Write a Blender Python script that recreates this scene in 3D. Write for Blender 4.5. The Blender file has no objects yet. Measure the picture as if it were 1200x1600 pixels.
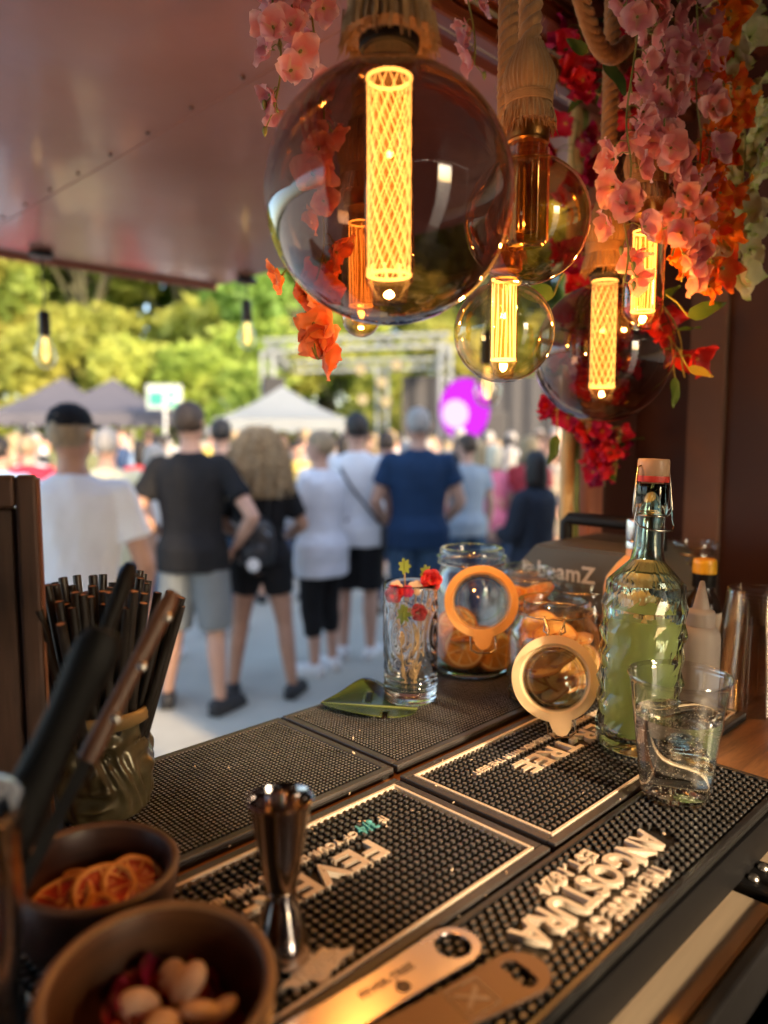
import bpy, bmesh, math, random
import numpy as np
from mathutils import Vector, Matrix, Euler, Quaternion, noise as mnoise

R = math.radians
PI = math.pi
random.seed(7)
S = bpy.context.scene
COL = S.collection

# ------------------------------------------------------------------ camera
FPX = 1180.0            # focal length in pixels of the 1200 x 1600 photograph
EYE = 1.67              # lens height above the square
PITCH = math.atan(120.0 / FPX)
cam_d = bpy.data.cameras.new('camera')
cam = bpy.data.objects.new('camera', cam_d)
COL.objects.link(cam)
cam.location = (0, 0, EYE)
cam.rotation_euler = (PI / 2 - PITCH, 0, 0)
cam_d.sensor_width = 36.0
cam_d.lens = FPX / 1600.0 * 36.0
cam_d.clip_start = 0.02
cam_d.clip_end = 900
cam_d.dof.use_dof = True
cam_d.dof.focus_distance = 0.79
cam_d.dof.aperture_fstop = 2.6
S.camera = cam

# ------------------------------------------------------------------ sky and sun
SUN_EL, SUN_AZ = 20.0, 138.0     # azimuth, clockwise from +Y
w = bpy.data.worlds.new('World')
S.world = w
w.use_nodes = True
wn = w.node_tree.nodes
wl = w.node_tree.links
bg = wn['Background']
sky = wn.new('ShaderNodeTexSky')
sky.sky_type = 'NISHITA'
sky.sun_disc = False
sky.sun_elevation = R(SUN_EL)
sky.sun_rotation = R(SUN_AZ)
sky.altitude = 200
sky.air_density = 1.0
sky.dust_density = 2.5
sky.ozone_density = 1.0
wl.new(sky.outputs[0], bg.inputs['Color'])
bg.inputs['Strength'].default_value = 0.15
sd = bpy.data.lights.new('sun', 'SUN')
sun = bpy.data.objects.new('sun', sd)
COL.objects.link(sun)
sd.energy = 2.0
sd.angle = R(2.5)
sd.color = (1.0, 0.72, 0.43)
_dir = Vector((math.sin(R(SUN_AZ)) * math.cos(R(SUN_EL)), math.cos(R(SUN_AZ)) * math.cos(R(SUN_EL)), math.sin(R(SUN_EL))))
sun.rotation_euler = _dir.to_track_quat('Z', 'Y').to_euler()
sun.location = (8, -9, 5)

# ------------------------------------------------------------------ render
S.render.engine = 'CYCLES'
S.view_settings.view_transform = 'Standard'
S.view_settings.look = 'None'
S.view_settings.exposure = 1.97
S.view_settings.gamma = 1.0
S.view_settings.use_curve_mapping = False
cy = S.cycles
cy.use_denoising = True
try:
    cy.denoiser = 'OPENIMAGEDENOISE'
    cy.denoising_input_passes = 'RGB_ALBEDO_NORMAL'
except Exception:
    pass
cy.max_bounces = 16
cy.diffuse_bounces = 4
cy.glossy_bounces = 6
cy.transmission_bounces = 14
cy.transparent_max_bounces = 40
cy.sample_clamp_indirect = 4.0
cy.blur_glossy = 0.6
cy.use_adaptive_sampling = True
cy.adaptive_threshold = 0.015

# ------------------------------------------------------------------ geometry of the place
ROT = R(44.8)                     # the bar runs 44.8 degrees to the right of the view's cross axis
CU, SU = math.cos(ROT), math.sin(ROT)


def bar(u, v, z):                 # u along the bar, v across it towards the bartender
    return Vector((u * CU + v * SU, u * SU - v * CU, z))


def ray(px, py):
    return Vector((0, math.cos(PITCH), -math.sin(PITCH))) + Vector(((px - 600) / FPX, 0, 0)) - Vector((0, math.sin(PITCH), math.cos(PITCH))) * ((py - 800) / FPX)


def atd(px, py, d):               # point at depth d
    return Vector((0, 0, EYE)) + ray(px, py) * d


def on(px, py, z):
    r = ray(px, py)
    return Vector((0, 0, EYE)) + r * ((z - EYE) / r.z)


ZT = 1.32                         # top of the rubber bar mats
ZC = 1.31                         # top of the wooden counter


# ------------------------------------------------------------------ mesh helpers
class MB:
    def __init__(s):
        s.v, s.f, s.mi, s.uv = [], [], [], {}

    def add(s, verts, faces, M=None, mi=0):
        o = len(s.v)
        if M is None:
            s.v += [tuple(p) for p in verts]
        else:
            s.v += [tuple(M @ Vector(p)) for p in verts]
        s.f += [tuple(i + o for i in f) for f in faces]
        s.mi += [mi] * len(faces)
        return s

    def box(s, c, d, M=None, mi=0, bevel=0.0):
        x, y, z = d[0] / 2, d[1] / 2, d[2] / 2
        if bevel <= 0:
            vs = [(c[0] + i * x, c[1] + j * y, c[2] + k * z) for i in (-1, 1) for j in (-1, 1) for k in (-1, 1)]
            fs = [(0, 1, 3, 2), (4, 6, 7, 5), (0, 4, 5, 1), (2, 3, 7, 6), (0, 2, 6, 4), (1, 5, 7, 3)]
            return s.add(vs, fs, M, mi)
        bm = bmesh.new()
        bmesh.ops.create_cube(bm, size=1)
        for vv in bm.verts:
            vv.co = Vector((vv.co.x * d[0], vv.co.y * d[1], vv.co.z * d[2])) + Vector(c)
        bmesh.ops.bevel(bm, geom=bm.edges[:], offset=bevel, segments=2, affect='EDGES', profile=0.5)
        bm.verts.index_update()
        vs = [v.co.copy() for v in bm.verts]
        fs = [[v.index for v in f.verts] for f in bm.faces]
        bm.free()
        return s.add(vs, fs, M, mi)

    def tube(s, path, r, n=8, cap=True, M=None, mi=0, closed=False, flat=1.0, up=None):
        P = [Vector(p) for p in path]
        m = len(P)
        rr = r if isinstance(r, (list, tuple)) else [r] * m
        T = []
        for i in range(m):
            if closed:
                t = P[(i + 1) % m] - P[i - 1]
            else:
                t = P[min(i + 1, m - 1)] - P[max(i - 1, 0)]
            T.append(t.normalized() if t.length > 1e-9 else Vector((0, 0, 1)))
        a = Vector(up) if up is not None else (Vector((0, 0, 1)) if abs(T[0].z) < 0.9 else Vector((1, 0, 0)))
        nrm = (a - T[0] * a.dot(T[0])).normalized()
        vs = []
        for i in range(m):
            if i > 0:
                q = T[i - 1].rotation_difference(T[i])
                nrm = q @ nrm
                nrm = (nrm - T[i] * nrm.dot(T[i])).normalized()
            b = T[i].cross(nrm)
            for k in range(n):
                an = 2 * PI * k / n
                vs.append(P[i] + nrm * (math.cos(an) * rr[i] * flat) + b * (math.sin(an) * rr[i]))
        fs = []
        for i in range(m if closed else m - 1):
            for k in range(n):
                a0, a1 = i * n + k, i * n + (k + 1) % n
                j = (i + 1) % m
                fs.append((a0, a1, j * n + (k + 1) % n, j * n + k))
        if cap and not closed:
            fs.append(tuple(range(n - 1, -1, -1)))
            fs.append(tuple((m - 1) * n + k for k in range(n)))
        return s.add(vs, fs, M, mi)

    def lathe(s, prof, n=32, M=None, mi=0, fn=None, closed=False):
        vs, fs = [], []
        rows = []
        for (r, z) in prof:
            if r < 1e-7 and not closed:
                rows.append([len(vs)])
                vs.append((0, 0, z))
            else:
                row = []
                for k in range(n):
                    an = 2 * PI * k / n
                    q = r if fn is None else fn(r, z, an)
                    row.append(len(vs))
                    vs.append((q * math.cos(an), q * math.sin(an), z))
                rows.append(row)
        pairs = list(zip(rows[:-1], rows[1:]))
        if closed:
            pairs.append((rows[-1], rows[0]))
        for A, B in pairs:
            if len(A) == 1 and len(B) == 1:
                continue
            for k in range(n):
                k1 = (k + 1) % n
                if len(A) == 1:
                    fs.append((A[0], B[k1], B[k]))
                elif len(B) == 1:
                    fs.append((A[k], A[k1], B[0]))
                else:
                    fs.append((A[k], A[k1], B[k1], B[k]))
        return s.add(vs, fs, M, mi)

    def rings(s, rs, n=20, M=None, mi=0):      # rs: (cx, cy, cz, rx, ry)
        vs, fs = [], []
        for (cx, cy, cz, rx, ry) in rs:
            for k in range(n):
                an = 2 * PI * k / n
                vs.append((cx + rx * math.cos(an), cy + ry * math.sin(an), cz))
        m = len(rs)
        for i in range(m - 1):
            for k in range(n):
                k1 = (k + 1) % n
                fs.append((i * n + k, i * n + k1, (i + 1) * n + k1, (i + 1) * n + k))
        fs.append(tuple(range(n - 1, -1, -1)))
        fs.append(tuple((m - 1) * n + k for k in range(n)))
        return s.add(vs, fs, M, mi)

    def prism(s, pts, z0, z1, M=None, mi=0):
        n = len(pts)
        vs = [(p[0], p[1], z0) for p in pts] + [(p[0], p[1], z1) for p in pts]
        fs = [tuple(range(n - 1, -1, -1)), tuple(range(n, 2 * n))]
        fs += [(k, (k + 1) % n, n + (k + 1) % n, n + k) for k in range(n)]
        return s.add(vs, fs, M, mi)

    def mesh(s, name, mats, smooth=None, fix=False):
        me = bpy.data.meshes.new(name)
        me.from_pydata(s.v, [], s.f)
        for m_ in (mats if isinstance(mats, (list, tuple)) else [mats]):
            me.materials.append(m_)
        if any(s.mi):
            me.polygons.foreach_set('material_index', s.mi)
        if smooth:
            me.polygons.foreach_set('use_smooth', [True] * len(me.polygons))
            if smooth < 179:
                me.set_sharp_from_angle(angle=R(smooth))
        if fix:
            bm = bmesh.new()
            bm.from_mesh(me)
            bmesh.ops.recalc_face_normals(bm, faces=bm.faces[:])
            bm.to_mesh(me)
            bm.free()
        me.update()
        return me


def link(name, me, parent=None, loc=None, rot=None):
    o = bpy.data.objects.new(name, me)
    COL.objects.link(o)
    o.parent = parent
    if loc is not None:
        o.location = loc
    if rot is not None:
        o.rotation_euler = rot
    return o


def obj(name, mb, mats, parent=None, smooth=40, loc=None, rot=None, fix=False):
    return link(name, mb.mesh(name, mats, smooth, fix), parent, loc, rot)


def tag(o, label=None, cat=None, group=None, kind=None):
    if label:
        o['label'] = label
    if cat:
        o['category'] = cat
    if group:
        o['group'] = group
    if kind:
        o['kind'] = kind
    return o


def thing(name, label, cat, loc=(0, 0, 0), rotz=0.0, group=None, rot=None):
    o = bpy.data.objects.new(name, None)
    COL.objects.link(o)
    o.empty_display_size = 0.05
    o.location = loc
    o.rotation_euler = rot if rot is not None else (0, 0, rotz)
    return tag(o, label, cat, group)


def dup(root, loc=None, rot=None, label=None):
    r = root.copy()
    COL.objects.link(r)
    if loc is not None:
        r.location = loc
    if rot is not None:
        r.rotation_euler = rot
    if label:
        r['label'] = label
    for ch in list(root.children):
        c = ch.copy()
        COL.objects.link(c)
        c.parent = r
        for g in list(ch.children):
            d = g.copy()
            COL.objects.link(d)
            d.parent = c
    return r


def frame_to(dirv, up=(0, 0, 1)):          # matrix whose local z points along dirv
    return Vector(dirv).to_track_quat('Z', 'Y').to_matrix().to_4x4()


# ------------------------------------------------------------------ materials
MC = {}


def _nodes(name):
    m = bpy.data.materials.new(name)
    m.use_nodes = True
    nt = m.node_tree
    return m, nt, nt.nodes, nt.links, nt.nodes['Principled BSDF']


def pbr(name, col, rough=0.5, metal=0.0, var=0.15, vscale=8.0, bump=0.0, bscale=60.0, bdist=0.002, col2=None, rvar=0.1,
        stretch=(1, 1, 1), coat=0.0, objcol=False, orand=0.0, detail=6, sheen=0.0, spec=0.5, sss=0.0):
    if name in MC:
        return MC[name]
    m, nt, n, l, p = _nodes(name)
    tc = n.new('ShaderNodeTexCoord')
    mp = n.new('ShaderNodeMapping')
    mp.inputs['Scale'].default_value = stretch
    l.new(tc.outputs['Object'], mp.inputs['Vector'])
    nz = n.new('ShaderNodeTexNoise')
    nz.inputs['Scale'].default_value = vscale
    nz.inputs['Detail'].default_value = detail
    nz.inputs['Roughness'].default_value = 0.6
    l.new(mp.outputs[0], nz.inputs['Vector'])
    rp = n.new('ShaderNodeValToRGB')
    rp.color_ramp.elements[0].position = 0.3
    rp.color_ramp.elements[1].position = 0.72
    if col2 is None:
        c1 = tuple(max(0, c * (1 - var)) for c in col)
        c2 = tuple(min(1, c * (1 + var)) for c in col)
    else:
        c1, c2 = col, col2
    rp.color_ramp.elements[0].color = (*c1, 1)
    rp.color_ramp.elements[1].color = (*c2, 1)
    l.new(nz.outputs['Fac'], rp.inputs[0])
    out = rp.outputs[0]
    if objcol:
        oi = n.new('ShaderNodeObjectInfo')
        mx = n.new('ShaderNodeMix')
        mx.data_type = 'RGBA'
        mx.blend_type = 'MULTIPLY'
        mx.inputs[0].default_value = 1
        l.new(oi.outputs['Color'], mx.inputs[6])
        l.new(out, mx.inputs[7])
        out = mx.outputs[2]
    if orand > 0:
        oi = n.new('ShaderNodeObjectInfo')
        hs = n.new('ShaderNodeHueSaturation')
        mr = n.new('ShaderNodeMapRange')
        mr.inputs['To Min'].default_value = 1 - orand
        mr.inputs['To Max'].default_value = 1 + orand
        l.new(oi.outputs['Random'], mr.inputs['Value'])
        l.new(mr.outputs[0], hs.inputs['Value'])
        l.new(out, hs.inputs['Color'])
        out = hs.outputs[0]
    l.new(out, p.inputs['Base Color'])
    p.inputs['Metallic'].default_value = metal
    p.inputs['Specular IOR Level'].default_value = spec
    p.inputs['Coat Weight'].default_value = coat
    p.inputs['Coat Roughness'].default_value = 0.08
    p.inputs['Sheen Weight'].default_value = sheen
    if sss > 0:
        p.inputs['Subsurface Weight'].default_value = sss
        p.inputs['Subsurface Radius'].default_value = (0.01, 0.004, 0.002)
    mr2 = n.new('ShaderNodeMapRange')
    mr2.inputs['To Min'].default_value = max(0.0, rough - rvar)
    mr2.inputs['To Max'].default_value = min(1.0, rough + rvar)
    l.new(nz.outputs['Fac'], mr2.inputs['Value'])
    l.new(mr2.outputs[0], p.inputs['Roughness'])
    if bump > 0:
        nb = n.new('ShaderNodeTexNoise')
        nb.inputs['Scale'].default_value = bscale
        nb.inputs['Detail'].default_value = 4
        l.new(mp.outputs[0], nb.inputs['Vector'])
        b = n.new('ShaderNodeBump')
        b.inputs['Strength'].default_value = bump
        b.inputs['Distance'].default_value = bdist
        l.new(nb.outputs['Fac'], b.inputs['Height'])
        l.new(b.outputs[0], p.inputs['Normal'])
    MC[name] = m
    return m


def thin_glass(name, tint=(0.96, 0.97, 0.96), rough=0.02, f0=0.045, edge=None, bump=0.0, bscale=20, power=4.0, gloss=(1, 1, 1), smudge=0.0):
    """Thin clear wall: straight-through transmission, mirror reflection that grows towards the rim."""
    if name in MC:
        return MC[name]
    m, nt, n, l, p = _nodes(name)
    n.remove(p)
    out = n['Material Output']
    lw = n.new('ShaderNodeLayerWeight')
    lw.inputs['Blend'].default_value = 0.5
    pw = n.new('ShaderNodeMath')
    pw.operation = 'POWER'
    pw.inputs[1].default_value = power
    l.new(lw.outputs['Facing'], pw.inputs[0])
    mr = n.new('ShaderNodeMapRange')
    mr.inputs['To Min'].default_value = f0
    mr.inputs['To Max'].default_value = 0.9
    l.new(pw.outputs[0], mr.inputs['Value'])
    tr = n.new('ShaderNodeBsdfTransparent')
    mxc = n.new('ShaderNodeMix')
    mxc.data_type = 'RGBA'
    mxc.inputs[6].default_value = (*tint, 1)
    mxc.inputs[7].default_value = (*(edge or tuple(c * 0.72 for c in tint)), 1)
    pw2 = n.new('ShaderNodeMath')
    pw2.operation = 'POWER'
    pw2.inputs[1].default_value = 2.0
    l.new(lw.outputs['Facing'], pw2.inputs[0])
    l.new(pw2.outputs[0], mxc.inputs[0])
    l.new(mxc.outputs[2], tr.inputs['Color'])
    gl = n.new('ShaderNodeBsdfGlossy')
    gl.inputs['Roughness'].default_value = rough
    gl.inputs['Color'].default_value = (*gloss, 1)
    if smudge > 0:                       # finger marks: patches where the sheen is duller
        tc0 = n.new('ShaderNodeTexCoord')
        n0 = n.new('ShaderNodeTexNoise')
        n0.inputs['Scale'].default_value = 26
        n0.inputs['Detail'].default_value = 6
        l.new(tc0.outputs['Object'], n0.inputs['Vector'])
        m0 = n.new('ShaderNodeMapRange')
        m0.inputs['From Min'].default_value = .48
        m0.inputs['From Max'].default_value = .72
        m0.inputs['To Min'].default_value = rough
        m0.inputs['To Max'].default_value = smudge
        l.new(n0.outputs['Fac'], m0.inputs['Value'])
        l.new(m0.outputs[0], gl.inputs['Roughness'])
    mx = n.new('ShaderNodeMixShader')
    l.new(mr.outputs[0], mx.inputs[0])
    l.new(tr.outputs[0], mx.inputs[1])
    l.new(gl.outputs[0], mx.inputs[2])
    l.new(mx.outputs[0], out.inputs['Surface'])
    if bump > 0:
        tc = n.new('ShaderNodeTexCoord')
        nz = n.new('ShaderNodeTexNoise')
        nz.inputs['Scale'].default_value = bscale
        l.new(tc.outputs['Object'], nz.inputs['Vector'])
        b = n.new('ShaderNodeBump')
        b.inputs['Strength'].default_value = bump
        b.inputs['Distance'].default_value = 0.004
        l.new(nz.outputs['Fac'], b.inputs['Height'])
        l.new(b.outputs[0], gl.inputs['Normal'])
        l.new(b.outputs[0], lw.inputs['Normal'])
    MC[name] = m
    return m


def glass(name, col=(0.97, 0.99, 0.98), ior=1.47, rough=0.0, bump=0.0, bscale=30):
    if name in MC:
        return MC[name]
    m, nt, n, l, p = _nodes(name)
    p.inputs['Base Color'].default_value = (*col, 1)
    p.inputs['Transmission Weight'].default_value = 1
    p.inputs['Roughness'].default_value = rough
    p.inputs['IOR'].default_value = ior
    if bump > 0:
        tc = n.new('ShaderNodeTexCoord')
        nz = n.new('ShaderNodeTexNoise')
        nz.inputs['Scale'].default_value = bscale
        l.new(tc.outputs['Object'], nz.inputs['Vector'])
        b = n.new('ShaderNodeBump')
        b.inputs['Strength'].default_value = bump
        b.inputs['Distance'].default_value = 0.003
        l.new(nz.outputs['Fac'], b.inputs['Height'])
        l.new(b.outputs[0], p.inputs['Normal'])
    MC[name] = m
    return m


def emit(name, col, strength, through=False):
    """A glowing surface; with through=True the glow is a thin luminous skin that lets light pass."""
    if name in MC:
        return MC[name]
    m, nt, n, l, p = _nodes(name)
    n.remove(p)
    out = n['Material Output']
    e = n.new('ShaderNodeEmission')
    e.inputs['Color'].default_value = (*col, 1)
    e.inputs['Strength'].default_value = strength
    if through:
        t = n.new('ShaderNodeBsdfTransparent')
        a = n.new('ShaderNodeAddShader')
        l.new(e.outputs[0], a.inputs[0])
        l.new(t.outputs[0], a.inputs[1])
        l.new(a.outputs[0], out.inputs['Surface'])
    else:
        l.new(e.outputs[0], out.inputs['Surface'])
    MC[name] = m
    return m


def leafy(name, stops, trans=0.45, rough=0.5, vscale=0.0, hue=0.02, val=0.2, radial=True, spec=0.3):
    """Petal or leaf: colour runs along the blade (UV x), some light passes through."""
    if name in MC:
        return MC[name]
    m, nt, n, l, p = _nodes(name)
    out = n['Material Output']
    rp = n.new('ShaderNodeValToRGB')
    el = rp.color_ramp.elements
    el[0].position, el[0].color = stops[0][0], (*stops[0][1], 1)
    el[1].position, el[1].color = stops[-1][0], (*stops[-1][1], 1)
    for ps, c in stops[1:-1]:
        e = el.new(ps)
        e.color = (*c, 1)
    tc = n.new('ShaderNodeTexCoord')
    if radial:
        sp = n.new('ShaderNodeSeparateXYZ')
        l.new(tc.outputs['UV'], sp.inputs[0])
        nz = n.new('ShaderNodeTexNoise')
        nz.inputs['Scale'].default_value = 60
        l.new(tc.outputs['Object'], nz.inputs['Vector'])
        ad = n.new('ShaderNodeMath')
        ad.operation = 'MULTIPLY_ADD'
        ad.inputs[1].default_value = 0.35
        l.new(nz.outputs['Fac'], ad.inputs[0])
        sb = n.new('ShaderNodeMath')
        sb.operation = 'SUBTRACT'
        sb.inputs[1].default_value = 0.17
        l.new(sp.outputs[0], ad.inputs[2])
        l.new(ad.outputs[0], sb.inputs[0])
        l.new(sb.outputs[0], rp.inputs[0])
    else:
        nz = n.new('ShaderNodeTexNoise')
        nz.inputs['Scale'].default_value = vscale
        nz.inputs['Detail'].default_value = 3
        l.new(tc.outputs['Object'], nz.inputs['Vector'])
        l.new(nz.outputs['Fac'], rp.inputs[0])
    oi = n.new('ShaderNodeObjectInfo')
    hs = n.new('ShaderNodeHueSaturation')
    a = n.new('ShaderNodeMapRange')
    a.inputs['To Min'].default_value = 1 - val
    a.inputs['To Max'].default_value = 1 + val
    b = n.new('ShaderNodeMapRange')
    b.inputs['To Min'].default_value = 0.5 - hue
    b.inputs['To Max'].default_value = 0.5 + hue
    l.new(oi.outputs['Random'], a.inputs['Value'])
    l.new(oi.outputs['Random'], b.inputs['Value'])
    l.new(a.outputs[0], hs.inputs['Value'])
    l.new(b.outputs[0], hs.inputs['Hue'])
    l.new(rp.outputs[0], hs.inputs['Color'])
    l.new(hs.outputs[0], p.inputs['Base Color'])
    p.inputs['Roughness'].default_value = rough
    p.inputs['Specular IOR Level'].default_value = spec
    t = n.new('ShaderNodeBsdfTranslucent')
    l.new(hs.outputs[0], t.inputs['Color'])
    mx = n.new('ShaderNodeMixShader')
    mx.inputs[0].default_value = trans
    l.new(p.outputs[0], mx.inputs[1])
    l.new(t.outputs[0], mx.inputs[2])
    l.new(mx.outputs[0], out.inputs['Surface'])
    MC[name] = m
    return m


def wood(name, c1, c2, scale=3.0, stretch=(1, 12, 12), rough=0.4, coat=0.0, bump=0.15):
    if name in MC:
        return MC[name]
    m, nt, n, l, p = _nodes(name)
    tc = n.new('ShaderNodeTexCoord')
    mp = n.new('ShaderNodeMapping')
    mp.inputs['Scale'].default_value = stretch
    l.new(tc.outputs['Object'], mp.inputs['Vector'])
    nz = n.new('ShaderNodeTexNoise')
    nz.inputs['Scale'].default_value = scale
    nz.inputs['Detail'].default_value = 8
    nz.inputs['Roughness'].default_value = 0.65
    nz.inputs['Distortion'].default_value = 0.6
    l.new(mp.outputs[0], nz.inputs['Vector'])
    n2 = n.new('ShaderNodeTexNoise')
    n2.inputs['Scale'].default_value = scale * 7
    n2.inputs['Detail'].default_value = 3
    l.new(mp.outputs[0], n2.inputs['Vector'])
    ad = n.new('ShaderNodeMath')
    ad.operation = 'MULTIPLY_ADD'
    ad.inputs[1].default_value = 0.35
    l.new(n2.outputs['Fac'], ad.inputs[0])
    l.new(nz.outputs['Fac'], ad.inputs[2])
    rp = n.new('ShaderNodeValToRGB')
    rp.color_ramp.elements[0].position = 0.42
    rp.color_ramp.elements[1].position = 0.85
    rp.color_ramp.elements[0].color = (*c1, 1)
    rp.color_ramp.elements[1].color = (*c2, 1)
    l.new(ad.outputs[0], rp.inputs[0])
    l.new(rp.outputs[0], p.inputs['Base Color'])
    p.inputs['Roughness'].default_value = rough
    p.inputs['Coat Weight'].default_value = coat
    p.inputs['Coat Roughness'].default_value = 0.15
    b = n.new('ShaderNodeBump')
    b.inputs['Strength'].default_value = bump
    b.inputs['Distance'].default_value = 0.002
    l.new(ad.outputs[0], b.inputs['Height'])
    l.new(b.outputs[0], p.inputs['Normal'])
    MC[name] = m
    return m


def text_mesh(s, w, h, depth, z0, mat, bevel=0.0004, shear=0.0, bold=0.022, space=1.05):
    """Raised lettering as a mesh, centred on x/y, w wide and h tall, from z0 up by depth."""
    cu = bpy.data.curves.new('lettering', 'FONT')
    cu.body = s
    cu.align_x = 'CENTER'
    cu.extrude = 0.5
    cu.offset = bold
    cu.space_character = space
    cu.resolution_u = 3
    cu.shear = shear
    o = bpy.data.objects.new('lettering', cu)
    COL.objects.link(o)
    dg = bpy.context.evaluated_depsgraph_get()
    me = bpy.data.meshes.new_from_object(o.evaluated_get(dg))
    bpy.data.objects.remove(o)
    bpy.data.curves.remove(cu)
    n = len(me.vertices)
    co = np.empty(n * 3)
    me.vertices.foreach_get('co', co)
    co = co.reshape(-1, 3)
    lo, hi = co.min(0), co.max(0)
    c = (lo + hi) / 2
    co[:, 0] = (co[:, 0] - c[0]) * (w / (hi[0] - lo[0]))
    co[:, 1] = (co[:, 1] - c[1]) * (h / (hi[1] - lo[1]))
    co[:, 2] = z0 + (co[:, 2] - lo[2]) / max(hi[2] - lo[2], 1e-9) * depth
    me.vertices.foreach_set('co', co.ravel())
    me.materials.clear()
    me.materials.append(mat)
    me.update()
    return me


def lettering(s, w, h, depth, loc, mat, parent, name='lettering', rot=None, z0=0.0):
    return link(name, text_mesh(s, w, h, depth, z0, mat), parent, loc, rot)


def bake(o, mods):
    """Apply modifiers to a temporary object, return a fresh mesh."""
    for (t, kw) in mods:
        md = o.modifiers.new(t, t)
        for k, val in kw.items():
            setattr(md, k, val)
    dg = bpy.context.evaluated_depsgraph_get()
    me = bpy.data.meshes.new_from_object(o.evaluated_get(dg))
    return me


def fuse(mb, voxel, mat, smooth_it=4, name='body', fold=0.0, seed=0):
    me0 = mb.mesh('tmp', mat, None)
    o = link('tmp', me0)
    me = bake(o, [('REMESH', dict(mode='VOXEL', voxel_size=voxel)), ('SMOOTH', dict(factor=0.5, iterations=smooth_it))])
    bpy.data.objects.remove(o)
    bpy.data.meshes.remove(me0)
    if fold > 0:                     # drape: soft creases that run mostly downwards
        n = len(me.vertices)
        co = np.empty(n * 3); no = np.empty(n * 3)
        me.vertices.foreach_get('co', co)
        me.vertices.foreach_get('normal', no)
        co = co.reshape(-1, 3); no = no.reshape(-1, 3)
        for i in range(n):
            x, y, z = co[i]
            q = mnoise.noise(Vector((x * 13 + z * 4, y * 13, z * 4 + seed))) + .5 * mnoise.noise(Vector((x * 26 - z * 9, y * 26, z * 9 + seed)))
            co[i] += no[i] * (q * fold + fold * .35)
        me.vertices.foreach_set('co', co.ravel())
    me.name = name
    me.materials.clear()
    me.materials.append(mat)
    me.polygons.foreach_set('use_smooth', [True] * len(me.polygons))
    me.update()
    return me
# ================================================================== SETTING: square, trees
m_paving = pbr('paving', (0.40, 0.385, 0.33), 0.75, var=0.18, vscale=0.9, bump=0.2, bscale=30, col2=(0.62, 0.60, 0.50), detail=10)
g = MB()
g.add([(-300, -300, 0), (300, -300, 0), (300, 300, 0), (-300, 300, 0)], [(0, 1, 2, 3)])
gr = obj('ground', g, m_paving, smooth=None)
tag(gr, 'pale grey paved square under the crowd', 'ground', kind='structure')

m_lawn = pbr('lawn', (0.05, 0.09, 0.02), 0.9, var=0.4, vscale=0.6, bump=0.6, bscale=20, bdist=0.05)
g = MB()
g.add([(-120, 27, 0.02), (120, 27, 0.02), (120, 200, 9), (-120, 200, 9)], [(0, 1, 2, 3)])
lw_ = obj('lawn', g, m_lawn, smooth=None)
tag(lw_, 'green bank rising behind the square', 'lawn', kind='structure')

m_bark = pbr('bark', (0.07, 0.07, 0.04), 0.9, var=0.35, vscale=6, bump=0.6, bscale=18, bdist=0.03)
m_leafs = [leafy('tree_leaf_%d' % i, st, trans=0.5, vscale=0.35, radial=False, hue=0.03, val=0.2) for i, st in enumerate([
    [(0.3, (0.11, 0.18, 0.04)), (0.5, (0.26, 0.36, 0.08)), (0.72, (0.46, 0.52, 0.12))],
    [(0.3, (0.20, 0.27, 0.05)), (0.5, (0.42, 0.48, 0.10)), (0.72, (0.64, 0.62, 0.16))],
    [(0.3, (0.12, 0.20, 0.05)), (0.5, (0.25, 0.36, 0.09)), (0.72, (0.44, 0.52, 0.14))]])]


def tree_meshes(seed, H, W, leaf, mat, nleaf=5200, low=0.25):
    rn = random.Random(seed)
    tb = MB()
    top = H * 0.62
    pts = [(rn.uniform(-.1, .1) * k, rn.uniform(-.1, .1) * k, top * k / 5) for k in range(6)]
    tb.tube(pts, [0.30 * H / 9 * (1 - 0.13 * k) for k in range(6)], 10)
    blobs = []
    for k in range(13):
        an = k * 2.4 + rn.uniform(-.4, .4)
        zz = H * rn.uniform(low + 0.08, 0.9)
        sp = W * (0.55 * math.sin(PI * min(1, max(0.12, (zz / H - low) / (1.02 - low)))) + 0.12)
        c = Vector((math.cos(an) * sp, math.sin(an) * sp, zz))
        z0 = min(top, zz * 0.7)
        tb.tube([(0, 0, z0 * 0.8), c * 0.5 + Vector((0, 0, z0 * 0.45)), c], [0.09 * H / 9, 0.06 * H / 9, 0.02], 6)
        blobs.append((c, W * rn.uniform(0.28, 0.42), W * rn.uniform(0.22, 0.32)))
    blobs.append((Vector((0, 0, H * 0.86)), W * 0.36, W * 0.3))
    vs, fs = [], []
    per = nleaf // len(blobs)
    for (c, rr, rz) in blobs:
        for _ in range(per):
            d = Vector((rn.gauss(0, 1), rn.gauss(0, 1), rn.gauss(0, 1))).normalized()
            q = rn.uniform(0.45, 1.0) ** 0.6
            lump = 1 + 0.3 * mnoise.noise(d * 2.3 + c)
            p = c + Vector((d.x * rr, d.y * rr, d.z * rz)) * (q * lump)
            a = Vector((rn.gauss(0, 1), rn.gauss(0, 1), rn.gauss(0, .7))).normalized()
            b = a.cross(Vector((rn.gauss(0, 1), rn.gauss(0, 1), rn.gauss(0, 1)))).normalized()
            s_ = leaf * rn.uniform(0.6, 1.3)
            o = len(vs)
            vs += [p - a * s_, p + b * s_ * 0.45, p + a * s_, p - b * s_ * 0.45]
            fs.append((o, o + 1, o + 2, o + 3))
    cb = MB()
    cb.add(vs, fs)
    return tb.mesh('trunk', m_bark, 60), cb.mesh('crown', mat, None)


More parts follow.
